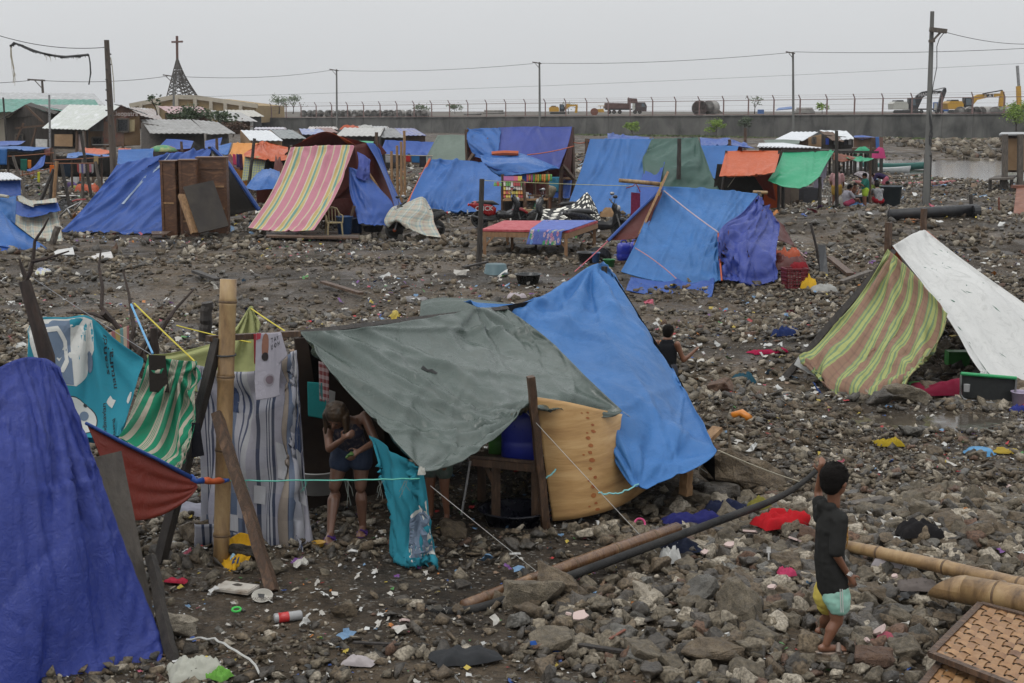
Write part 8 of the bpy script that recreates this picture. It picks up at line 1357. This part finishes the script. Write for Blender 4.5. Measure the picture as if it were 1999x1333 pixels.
def woman():
 Y=11.75;t=thing('person',G(678,1052),'person in a dark camisole and denim shorts bending in the tent opening, peeling something','person');w=lambda x,y,d=0:W(x,y,Y+d);tag(t,'person in dark top and denim shorts bending in the tent opening, working with both hands')
 hc=w(657,812,-.2);f=Vector((-.25,-.75,-.62));r=.1;it,_=headitems(hc,f,(0,-.3,.9),r)
 fl,fr=G(645,1052),G(708,1040);fl.z+=.06;fr.z+=.06;S1,S2=w(640,838,-.08),w(712,812,-.05);E1,E2=w(643,876,-.22),w(733,862,-.18);H1,H2=w(676,853,-.38),w(693,887,-.32);P1,P2=w(668,882,.05),w(706,880,.05)
 it+=[('c',w(672,828,-.1),hc,.045,.045),('c',w(686,880,.05),w(678,842,-.05),.1,.1,(1.25,.9)),('c',w(678,842,-.05),w(675,826,-.08),.1,.08,(1.5,.8)),('c',S1,w(712,816,-.05),.045,.045)]
 it+=[('c',S1,E1,.042,.035),('c',E1,w(668,858,-.34),.034,.022),('c',S2,E2,.045,.036),('c',E2,w(702,880,-.3),.034,.023)]+hand(w(668,858,-.34),H1-w(660,862,-.34),.15,.9,1)+hand(w(702,880,-.3),w(690,889,-.33)-w(702,880,-.3),.15,.9,-1)
 for p,k,a in((P1,w(653,950,-.02),fl),(P2,w(704,950,0),fr)):it+=[('c',p,k,.088,.05),('c',k-Vector((0,-.02,.08)),k.lerp(a,.45)+Vector((0,.03,0)),.05,.05),('c',k.lerp(a,.3),a,.052,.03),('c',a+Vector((0,.04,-.02)),a+Vector((-.01,-.13,-.035)),.032,.026)]+[('c',a+Vector((x,-.12,-.04)),a+Vector((x*1.2,-.17+abs(x)*.6,-.045)),.012,.01)for x in(-.03,-.015,0,.015,.03)]
 b_=blob('body',it,M['skin_sh'],t,.008,9);face_bits(t,hc,f,(0,-.3,.9),r,b_);hm=mat('hair_dyed',(.015,.01,.006),(.05,.028,.012),.5,14,.6,50,st=(1,1,.3),c3=(.02,.012,.008));hair(t,hc,f,(0,-.3,.9),r*1.03,hm,.17,.009)
 blob('camisole',[('c',w(687,872,.04),w(678,842,-.06),.112,.112,(1.25,.92)),('c',w(678,842,-.06),w(676,834,-.08),.112,.09,(1.35,.85)),('c',w(655,836,-.1),w(662,822,-.07),.012,.012),('c',w(700,832,-.1),w(700,815,-.07),.012,.012)],mat('camisole_print',(.012,.014,.035),(.03,.03,.05),.7,22,c3=(.2,.15,.12)),t,.01,3)
 blob('denim_shorts',[('c',w(686,880,.05),w(686,872,.04),.12,.115,(1.3,.95)),('c',P1,P1.lerp(w(656,950,-.02),.3),.098,.1),('c',P2,P2.lerp(w(704,950,0),.3),.098,.1)],mat('denim',(.012,.02,.045),(.02,.035,.07),.85,9,.2,60),t,.01,3)
 for a in(fl,fr):MB().lathe(a+Vector((0,-.05,-.06)),[(.06,0),(.065,.012),(1e-6,.014)],16,None,.75,2.1).tube([a+Vector((-.04,-.06,-.04)),a+Vector((0,-.11,-.0)),a+Vector((.04,-.06,-.04))],.009,6).b('slipper',pm((.08,.03,.2),.5),t)
 blob('held_greens',[('c',w(686,885,-.38),w(676,893,-.4),.016,.01),('c',w(688,887,-.4),w(678,888,-.42),.014,.006)],pm((.05,.12,.02),.6),t,.005,1)
woman()
def boy():
 Y=9.05;ft=G(1626,1283);t=thing('person',ft,'boy in a dark hooded T shirt and yellow teal shorts standing barelegged on the rubble','person');w=lambda x,y,d=0:W(x,y,Y+d)
 hc=w(1630,938);f=Vector((.78,.62,-.05));r=.098;it,_=headitems(hc,f,(0,0,1),r);nk=w(1628,985);S1=w(1640,1013,-.11);S2=w(1604,1008,.12);E1=w(1632,1082,-.15);W1=w(1656,1122,-.1);E2=w(1597,960,.2);W2=w(1602,922,.14);pel=w(1624,1150)
 it+=[('c',nk,hc-Vector((.01,0,.02)),.042,.045),('c',pel,w(1620,1050),.085,.085,(.9,1.1)),('c',w(1620,1050),w(1622,1005),.085,.07,(.9,1.2)),('c',S2,S1,.045,.045)]
 it+=[('c',S1,E1,.036,.028),('c',E1,W1,.028,.019),('c',S2,E2,.036,.028),('c',E2,W2,.026,.018)]+hand(W1,Vector((.5,.12,-1)),.135,.55,1)+hand(W2,Vector((.1,-.2,1)),.12,.9,1)
 K1,A1=w(1634,1212,-.05),G(1612,1276,.07);K2,A2=w(1618,1203,.12),G(1606,1243,.07)
 for p,k,a in((w(1630,1160,-.05),K1,A1),(w(1620,1158,.07),K2,A2)):it+=[('c',p,k,.068,.042),('c',k,k.lerp(a,.4)-Vector((.012,0,0)),.04,.04),('c',k.lerp(a,.35)-Vector((.008,0,0)),a,.041,.025),('c',a-Vector((.03,0,.03)),a+Vector((.11,.03,-.042)),.027,.022)]+[('c',a+Vector((.11,.03+dy,-.045)),a+Vector((.15-abs(dy)*.5,.035+dy,-.05)),.012,.009)for dy in(-.028,-.014,0,.014,.026)]
 b_=blob('body',it,M['skin'],t,.007,4);face_bits(t,hc,f,(0,0,1),r,b_);hair(t,hc,f,(0,0,1),r*1.04,M['hair'],0,.007)
 SHM=mat('dark_shirt',(.019,.019,.018),(.026,.026,.025),.95,3,.2,9,spec=.15)
 s=blob('shirt',[('c',w(1626,1143),w(1619,1090),.112,.106,(.92,1.12)),('c',w(1619,1090),w(1620,1030),.106,.1,(.92,1.15)),('c',w(1620,1030),w(1622,1006),.1,.078,(.92,1.3)),('c',S2,S1,.058,.058),('c',S1,S1.lerp(E1,.88),.056,.052),('c',S2,S2.lerp(E2,.55),.055,.052),('c',w(1608,1000,.03),w(1606,985,0),.055,.04),('c',w(1600,994,.06),w(1622,990,-.05),.038,.034)],SHM,t,.007,5,.006)
 p0=w(1651,1042,-.1);OR=pm((.45,.22,.03),.7);mb=MB()
 for dx in(0,.02):mb.tube([p0+Vector((.012,dx*2,.04)),p0+Vector((.014,dx*2+.02,0)),p0+Vector((.014,dx*2,-.05)),p0+Vector((.012,dx*2+.02,-.09))],.004,5)
 mb.tube([p0+Vector((.012,-.01,.045)),p0+Vector((.013,.07,.045))],.004,5);mb.tube([p0+Vector((.014,-.01,-.02)),p0+Vector((.015,.07,-.03))],.004,5);mb.b('chest_print',OR,t)
 YE=mat('yellow_short',(.5,.42,.08),(.4,.3,.05),.8,8);TE=mat('teal_short',(.22,.45,.36),(.3,.5,.42),.8,8)
 blob('shorts',[('c',w(1614,1150,.04),w(1614,1164,.04),.082,.09),('c',w(1622,1158,.08),w(1617,1178,.09),.078,.078)],YE,t,.008,3,.009);blob('shorts_front',[('c',w(1630,1152,-.04),w(1633,1166,-.04),.086,.094),('c',w(1634,1166,-.05),w(1636,1180,-.05),.082,.08)],TE,t,.008,3,.009);mb=MB();[mb.tube([w(x,1150,-.145),w(x+2,1195,-.14)],.0035,5)for x in(1640,1644)];mb.b('side_stripe',M['white'],t)
 mb=MB().lathe(W1+Vector((0,0,.012)),[(.024,-.01),(.028,-.01),(.028,.012),(.024,.012),(.024,-.01)],14,Matrix.Rotation(.5,3,'Y'));mb.b('bracelet',M['white'],t)
 for a in(A1,A2):MB().lathe(a+Vector((.045,.012,-.075)),[(.05,0),(.054,.014),(1e-6,.016)],16,None,2.1,.85).b('sandal',pm((.32,.25,.2),.6),t);MB().tube([a+Vector((.075,-.03,-.05)),a+Vector((.085,.015,-.01)),a+Vector((.09,.06,-.05))],.016,6,True).b('strap',pm((.22,.17,.14),.6),t)
boy()
# ==========================================================
a=H(905,1183,.1);b_=H(1322,1032,.2);tag(bamboo_mb(a,b_,.045,.055,.42,16).b('bamboo_pole',BAMD,None,True),'wet brown bamboo pole lying slanting in front of the plywood panel','bamboo');nodes(bpy.data.objects['bamboo_pole'])
pts=[H(815,1187,.06),H(880,1194,.07),H(960,1180,.1),H(1130,1118,.17),H(1280,1062,.2),H(1440,1003,.24),W(1500,980,11.9),W(1556,950,12.1),W(1606,908,12.3)]
mb=MB();n=[]
for i in range(len(pts)-1):
 for k in range(5):t_=k/5;p0,p1,p2,p3=pts[max(i-1,0)],pts[i],pts[i+1],pts[min(i+2,len(pts)-1)];n.append(.5*(2*p1+(p2-p0)*t_+(2*p0-5*p1+4*p2-p3)*t_*t_+(3*p1-p0-3*p2+p3)*t_**3))
n.append(pts[-1]);mb.tube(n,[.034]*25+[.034-.014*(i/(len(n)-25))for i in range(len(n)-25)],10,True);tag(mb.b('rubber_hose',mat('hose_rubber',(.012,.012,.012),(.03,.028,.026),.75,4,.4,spec=.3),None,True),'long black rubber strip lying along the brown bamboo, curving up behind the boy','rubber strip')
tag(bamboo_mb(H(1655,1066,.25),H(2080,1165,.36),.045,.062,.6,18).b('bamboo_pole',BAM,None,True),'thinner yellow bamboo pole pointing at the boy from the right edge','bamboo');nodes(bpy.data.objects['bamboo_pole.001'])
p,q=H(1890,1152,.3),H(2130,1200,.38);t=thing('bamboo_pole',p,'thick yellow bamboo with a slanted hollow cut end at the right edge','bamboo');bamboo_mb(p,q,.1,.105,.5,22).b('culm',BAM,t,True);nodes(t)
d=(q-p).normalized();x,y,d=frame(d);mb=MB();V=[];Fc=[];n=26
for i in range(n+1):
 a_=2*pi*i/n;l=.02+.3*(.5-.5*cos(a_+pi*.9));l=.3*max(0,sin(a_-.2))**1+.02 if False else .02+.26*(.5+.5*cos(a_-(-pi/2)-.6));V+=[p+(x*cos(a_)+y*sin(a_))*.1,p+(x*cos(a_)+y*sin(a_))*.1-d*l,p+(x*cos(a_)+y*sin(a_))*.078-d*l,p+(x*cos(a_)+y*sin(a_))*.078]
for i in range(n):
 for j in range(3):a_=i*4+j;Fc.append((a_,a_+4,a_+5,a_+1))
MB().add(V,[f for i,f in enumerate(Fc)if i%3<2]).b('cut_end',BAM,t,True);MB().add(V,[f for i,f in enumerate(Fc)if i%3==2]).lathe(p-d*.01,[(1e-6,0),(.08,.002)],20,Matrix((x,y,d)).transposed()).b('hollow',pm((.035,.022,.014),.9),t)
def panel(c4,lab,kx,ky,seed):
 P=[Vector(v)for v in c4];t=thing('woven_panel',P[0],lab,'panel');rr=random.Random(seed)
 for i in range(4):MB().beam(P[i],P[(i+1)%4],.045,.035).b('frame_strip',M['wood'],t)
 n=(P[1]-P[0]).cross(P[3]-P[0]).normalized();ms=[mat('woven_strip',(.36,.2,.085),(.24,.12,.045),.5,3,.2,c3=(.12,.055,.025)),mat('woven_strip_dark',(.2,.1,.04),(.3,.17,.075),.5,3,.2)]
 def S_(u,v):return P[0].lerp(P[1],u).lerp(P[3].lerp(P[2],u),v)
 for ax in(0,1):
  mb=MB();k=kx if ax==0 else ky;m=(ky if ax==0 else kx)
  for i in range(k):
   u=(i+.5)/k+rr.uniform(-.004,.004);wd=.4/k*rr.uniform(.85,1.04);prev=None;sk=rr.uniform(-.005,.005)
   if rr.random()<.04:continue
   for j in range(m*2+1):
    v=j/(m*2);z=(.008 if((i+j//2+ax)%2)else-.008)*(1 if j%2 else 0);A,B=(S_(u-wd,v),S_(u+wd,v))if ax==0 else(S_(v,u-wd+sk*v),S_(v,u+wd+sk*v));A=A+n*z;B=B+n*z
    if prev:mb.add([prev[0],prev[1],B,A],[(0,1,2,3)])
    prev=(A,B)
  mb.b('weave',ms[ax],t)
 for k in range(5):u,v=rr.random()*.8,rr.random()*.8;MB().beam(S_(u,v)+n*.015,S_(min(1,u+.25),v+.05)+n*.03,.012,.004).b('loose_strip',ms[0],t)
 return t
panel([H(1818,1277,.3),H(1915,1180,.3),H(2140,1240,.36),H(2060,1372,.36)],'upper woven split bamboo panel with a frame, bottom right corner',11,12,3);panel([H(1780,1365,.22),H(1838,1292,.24),H(2080,1385,.28),H(2010,1470,.24)],'lower woven split bamboo panel under the other, cut by the bottom edge',7,12,5)
def can(c,r,h,d,m,band,lab,txt=None):
 t=thing('can',c,lab,'can');x,y,d=frame(d);M3=Matrix((x,y,d)).transposed();c=Vector(c);MB().lathe(c,[(r*.8,0),(r,r*.2),(r,h-r*.25),(r*.8,h),(r*.7,h-.004),(1e-6,h-.006)],20,M3).b('can_body',m,t,True);MB().lathe(c,[(r*1.015,h*.15),(r*1.02,h*.5),(r*1.015,h*.52)],20,M3).b('label_band',band,t,True)
 if txt:textat('lettering',txt,pm((.4,.02,.02),.4),c+d*h*.6+Vector((0,-.7,.72))*r*1.06,d,Vector((0,.7,.7)),r*1.1,t)
 return t
can(G(1305,1085,.05),.036,.13,(1,.35,.22),pm((.5,.5,.5),.3),pm((.45,.03,.04),.3),'red and white drink can lying on dark cloth','xtra');can(G(1358,1090,.05),.03,.06,(.7,.2,.7),pm((.3,.28,.22),.35),pm((.12,.2,.04),.4),'small green labelled tin beside the drink can')
can(G(535,1218,.04),.035,.2,(1,.4,.0),pm((.3,.3,.3),.2),pm((.45,.03,.03),.3),'clear plastic bottle with a red label lying on the dirt')
for nm,px,py,sx_,sy_,h,c,lab,cat,sd in(('red_cloth',1528,1035,.48,.24,.13,(.42,.012,.018),'bright red cloth heaped on the rubble left of the boy','cloth',1),('denim',1420,1000,.4,.22,.1,(.015,.02,.05),'navy denim cloth over the rubber strip','cloth',2),('blue_cloth',1350,1030,.5,.2,.08,(.02,.022,.12),'dark blue cloth beside the end of the brown bamboo','cloth',3),('dark_cloth',1325,1085,.35,.3,.06,(.015,.02,.04),'dark navy cloth under the drink can','cloth',4),('olive_cloth',1483,1005,.22,.14,.08,(.2,.18,.04),'olive and patterned cloth behind the red one','cloth',5),('white_bag',1309,1110,.17,.13,.1,(.5,.5,.48),'white stuffed plastic bag below the drink can','bag',6),('plastic_bag',1745,1120,.32,.16,.1,(.36,.33,.34),'clear crumpled plastic bag with a pink tint under the bamboo','bag',7),('black_cloth',1795,1058,.35,.2,.09,(.015,.014,.015),'charred black cloth above the yellow bamboo','cloth',8),('printed_cloth',1790,1165,.28,.2,.05,(.14,.12,.11),'black and pale printed cloth left of the cut bamboo end','cloth',9),('grey_sheet',905,1290,.45,.22,.06,(.04,.042,.045),'torn dark grey sheet at the bottom centre','sheet',10),('blue_scrap',1062,1268,.26,.13,.04,(.02,.08,.3),'torn blue tarp scrap near the bottom centre','tarp scrap',11),('yellow_helmet',1735,870,.28,.16,.07,(.35,.25,.02),'mustard yellow cloth lump on the far rubble','cloth',12),('blue_bag',1530,655,.4,.2,.14,(.02,.035,.12),'dark blue cloth left of the plaid blanket','cloth',13),('crimson_cloth',1500,690,.55,.22,.06,(.3,.01,.05),'crimson and black cloth on the ground left of the plaid blanket','cloth',14),('grey_shirt',810,590,.5,.22,.1,(.25,.24,.24),'grey crumpled shirt on the rubble above the green tarp','cloth',15),('white_cloth',1008,583,.35,.2,.1,(.45,.4,.42),'pinkish white cloth right of the ridge','cloth',16),('yellow_scrap',1960,885,.3,.16,.04,(.35,.25,.04),'yellow scrap right of the blue disc','scrap',17),('bag_heap',385,1318,.34,.22,.09,(.42,.42,.36),'heap of white and yellow plastic bags at the bottom left','bag',18),('green_bag',425,1325,.16,.12,.05,(.14,.34,.06),'lime and white plastic bag at the bottom left','bag',19),('red_wrapper',345,1140,.18,.08,.03,(.42,.03,.06),'red and white wrapper on the dirt right of the rusty post','wrapper',20),('pink_bag',1535,1140,.13,.1,.05,(.45,.05,.12),'pink plastic scrap left of the boy','scrap',21),('clear_bag',1230,955,.2,.12,.05,(.4,.4,.4),'clear scrap right of the plywood','scrap',22),('purple_wrapper',1170,998,.09,.07,.05,(.2,.03,.25),'purple snack wrapper by the plywood foot','wrapper',23),('clear_bag2',700,1300,.2,.12,.04,(.4,.36,.36),'clear and red plastic film on the stones, bottom','scrap',24),('teal_cloth',1455,745,.3,.2,.1,(.02,.07,.1),'dark teal cloth under the plaid blanket hem','cloth',25),('blue_slipper',1988,805,.2,.12,.07,(.03,.04,.2),'blue plastic bits right of the puddle','scrap',26)):
 crumple(nm.rstrip('2'),G(px,py,.03+(.06 if py>1000 and px>1280 else 0)),sx_,sy_,h,cm(c),lab,cat,rz=R.uniform(-.5,.5),seed=sd,n=22)
TILE=mat('pink_plaster',(.5,.38,.35),(.44,.34,.31),.7,3);rg=random.Random(8)
for k,(px,py,s,lab)in enumerate(((1465,1060,.13,'largest pale pink tile shard left of the red cloth'),(1424,1085,.11,'pale pink tile shard left of the largest one'),(1132,1228,.11,'pale pink tile shard right of the round concrete lump'),(1715,1258,.15,'long pale pink tile shard right of the sandals'),(1506,1172,.07,'small pink shard below the fork'),(1691,1277,.06,'small pink tile piece beside the sandal'),(1550,1075,.1,'narrow pink shard leaning below the red cloth'),(1745,1150,.07,'pink shard below the plastic bag'),(1969,958,.07,'pink piece at the far right rubble'),(1375,1100,.06,'pink chip beside the small tin'),(690,1085,.07,'white tile piece on the stones before the tent'),(1110,1225,.05,'small pale chip beside the pink shard'),(790,1222,.07,'pale pink flake at the bottom centre'),(775,1236,.06,'white flake under the pink one'),(1005,1090,.08,'white scrap above the brown bamboo'))):
 q=G(px,py,.1 if px>1100 and py>1000 else .04);m_=9;rs=[rg.uniform(.6,1.1)for _ in range(m_)];tl=Euler((rg.uniform(.2,.7),rg.uniform(-.3,.3),rg.uniform(0,6))).to_matrix();V=[q+tl@Vector((s*.62*rs[i]*cos(2*pi*i/m_),s*.42*rs[i]*sin(2*pi*i/m_),z))for z in(-.008,.008)for i in range(m_)]
 tag(MB().add(V,[tuple(range(m_))[::-1],tuple(range(m_,2*m_))]+[(i,(i+1)%m_,m_+(i+1)%m_,m_+i)for i in range(m_)]).b('tile_shard',TILE if 'pink' in lab else M['white']),lab,'shard')
q=G(462,1155,.03);tag(MB().box(q,(.29,.17,.02),-.35,.03).box(q+Vector((0,0,.012)),(.27,.15,.006),-.35,.03).b('white_tile',mat('stained_tile',(.5,.47,.42),(.42,.39,.34),.5,5,c3=(.15,.1,.06))),'stained white tile lying in front of the leaning timber','tile');t=thing('paper_bowl',G(513,1172,.02),'half crushed white printed bowl right of the stained tile','bowl');MB().lathe(G(513,1172,.02),[(.04,0),(.075,.03),(.078,.03),(.043,-.004)],22,Matrix.Rotation(.6,3,'X'),1,.8).b('bowl',pm((.45,.43,.38),.6),t);textat('lettering','FASTFOOD',pm((.12,.1,.08),.6),G(513,1182,.05),(1,0,0),(0,.5,.8),.03,t)
def ring2(px,py,r,th,c,lab,cat,tilt=.9):q=G(px,py,.04);M3=Matrix.Rotation(tilt,3,'X');tag(MB().tube([q+M3@Vector((r*cos(a_*pi/10),r*sin(a_*pi/10),0))for a_ in range(21)],th,6,False).b(cat.replace(' ','_'),pm(c,.4)),lab,cat)
ring2(1249,1030,.045,.01,(.6,.06,.2),'bright pink plastic ring above the brown bamboo','ring');ring2(462,1200,.03,.008,(.05,.5,.08),'green plastic scissor handle on the dirt','handle',.2);ring2(402,1303,.04,.012,(.6,.45,.03),'yellow plastic ring on the bag heap','ring',.3)
tag(basin(G(1912,888,.02),.16,.05,pm((.03,.2,.4),.4),'x',inv=True),'round blue plastic lid on the rubble at right','lid');tag(MB().tube([G(1428,818,.04),G(1448,815,.05),G(1462,823,.04)],[.04,.05,.045],10).b('orange_bottle',pm((.6,.2,.02),.4),None,True),'orange plastic bottle right of the blue tarp','bottle');q=G(1500,1112,.12);mb=MB().beam(q+Vector((0,0,-.06)),q+Vector((0,.01,.02)),.012,.006);[mb.beam(q+Vector((x,.01,.02)),q+Vector((x,.02,.06)),.005)for x in(-.012,-.004,.004,.012)];mb.beam(q+Vector((-.015,.01,.02)),q+Vector((.015,.01,.02)),.01);tag(mb.b('fork',M['white']),'white plastic fork standing in the rubble','fork')
rope('cable',G(365,1262,.05),G(520,1333,.02),-.12,.008,pm((.5,.5,.47),.5),'white cable arching over the stones at the bottom left',wob=.01);q=G(620,1075,.02);basin(G(622,1068,.01),.055,.035,pm((.4,.22,.02),.4),'small yellow bowl in front of the slippers');basin(W(622,960,12.6)-Vector((0,0,.0)),.2,.22,pm((.33,.33,.32),.4),'white paint bucket standing behind the legs in the opening',taper=.85);
for a_,b_,w_,m_,lab in(((1130,1275,.06),(1225,1290,.06),.045,'woodd','short charred stick at the bottom, left of the rubble mound'),((1650,1000,.06),(1725,990,.08),.1,'grey','grey plank behind the boy'),((1190,1275,.1),(1220,1262,.12),.02,'rust','small red stick by the charred one'),((630,560,.1),(705,583,.1),.12,'wood','brown driftwood log on the middle rubble'),((1620,510,.08),(1660,545,.1),.16,'wood','brown board lying left of the white tent'),((1640,560,.1),(1700,548,.2),.14,'grey','grey stick lying left of the plaid blanket'),((690,1265,.04),(780,1275,.06),.03,'woodd','thin burnt lath at the bottom centre'),((380,540,.12),(425,560,.15),.14,'woodd','dark log left of the bamboo post top'),((905,530,.1),(950,520,.1),.1,'woodd','dark stick on the dirt by the stake'),((1350,905,.1),(1400,890,.3),.12,'woodp','splintered board end below the right corner of the blue tarp')):tag(MB().beam(G(*a_),G(*b_),w_,w_*.4).b('stick',M[m_]),lab,'stick')
LC=[((.5,.5,.48),'white'),((.42,.4,.36),'dirty white'),((.12,.22,.35),'pale blue'),((.4,.08,.12),'pink'),((.35,.02,.02),'red'),((.02,.06,.22),'blue'),((.4,.3,.04),'yellow'),((.06,.2,.05),'green'),((.4,.14,.02),'orange'),((.14,.05,.2),'purple'),((.03,.03,.03),'black'),((.2,.13,.08),'brown')]
LP=[.27,.27,.07,.04,.04,.04,.04,.03,.03,.02,.07,.08];LM=[pm(c,.55)for c,_ in LC]
def scrapv(seed,n=4):
 r=random.Random(seed);V=np.array([(((j/(n-1))-.5)*(1+r.uniform(-.3,.3)),((i/(n-1))-.5)*(.7+r.uniform(-.3,.3)),r.uniform(-.1,.16))for i in range(n)for j in range(n)]);F_=[]
 for i in range(n-1):
  for j in range(n-1):a_=i*n+j;F_+=[(a_,a_+1,a_+n+1),(a_,a_+n+1,a_+n)]
 return V,np.array(F_)
SV=[scrapv(k,3+k%3)for k in range(12)];rng=np.random.RandomState(77);LME={}
for k in range(288):
 y=9+rng.rand()**1.3*22;x=(rng.rand()*2-1)*.4*y
 if y<10.5 and x<-2.2:x=-x
 if-2.6<x<2.2 and 11<y<14.5:x=2.5+rng.rand()*2
 c=int(rng.choice(12,p=LP));v=int(rng.randint(12));s=(.05+.1*rng.rand()**2)*(1+max(0,y-14)*.06)
 if(v,c)not in LME:V,F_=SV[v];me=bpy.data.meshes.new('scrap');me.from_pydata(V.tolist(),[],F_.tolist());me.materials.append(LM[c]);LME[(v,c)]=me
 o=bpy.data.objects.new('litter_scrap',LME[(v,c)]);C.objects.link(o);o.location=(x,y,gzf(x,y)+.035+s*.15);o.scale=(s,s,s*1.3);o.rotation_euler=(rng.randn()*.4,rng.randn()*.4,rng.rand()*6);tag(o,('small ' if s<.09 else 'larger ')+LC[c][1]+' crumpled scrap '+near(x,y),'litter','scraps of litter on the rubble')
for N,y0,y1,s0,s1,sd in((6000,8,17,.012,.055,1),(9500,17,40,.03,.11,2),(5200,40,100,.1,.3,3)):
 x,y=area(N,y0,y1,sd+300,usecl=False);n=len(x);q=vnoise(x,y,3.5,31)>.35;x,y=x[q],y[q];n=len(x);s=s0+(s1-s0)*np.random.RandomState(sd).rand(n)**2.5;scatter('litter',n,(x,y),s,(LM,LP),sd+400,SV,sink=.45,orient=.8)
# ==========================================================
from collections import defaultdict
dd=defaultdict(list)
for o in C.objects:
 if o.parent is None and o.get('group')and o.get('label'):dd[o['label']].append(o)
ORD='first second third fourth fifth sixth seventh eighth ninth tenth eleventh twelfth'.split()
for l,os_ in dd.items():
 if 1<len(os_)<40 and len(l.split())<13:
  os_.sort(key=lambda o:o.location.x/max(1,o.location.y));n=len(os_)
  for i,o in enumerate(os_):o['label']=l+(', leftmost of these' if i==0 else ', rightmost of these' if i==n-1 else ', %s from the left'%(ORD[i]if i<12 else str(i+1)+'th'))
# ==========================================================
hz=bpy.data.materials.new('air');hz.use_nodes=True;ht=hz.node_tree;ht.nodes.clear();pv=ht.nodes.new('ShaderNodeVolumePrincipled');ou=ht.nodes.new('ShaderNodeOutputMaterial');pv.inputs['Color'].default_value=(.9,.92,.95,1);pv.inputs['Density'].default_value=.00022;pv.inputs['Anisotropy'].default_value=.2;ht.links.new(pv.outputs[0],ou.inputs['Volume'])
tag(MB().box((0,320,12),(1830,800,29.)).b('haze',hz),kind='stuff')
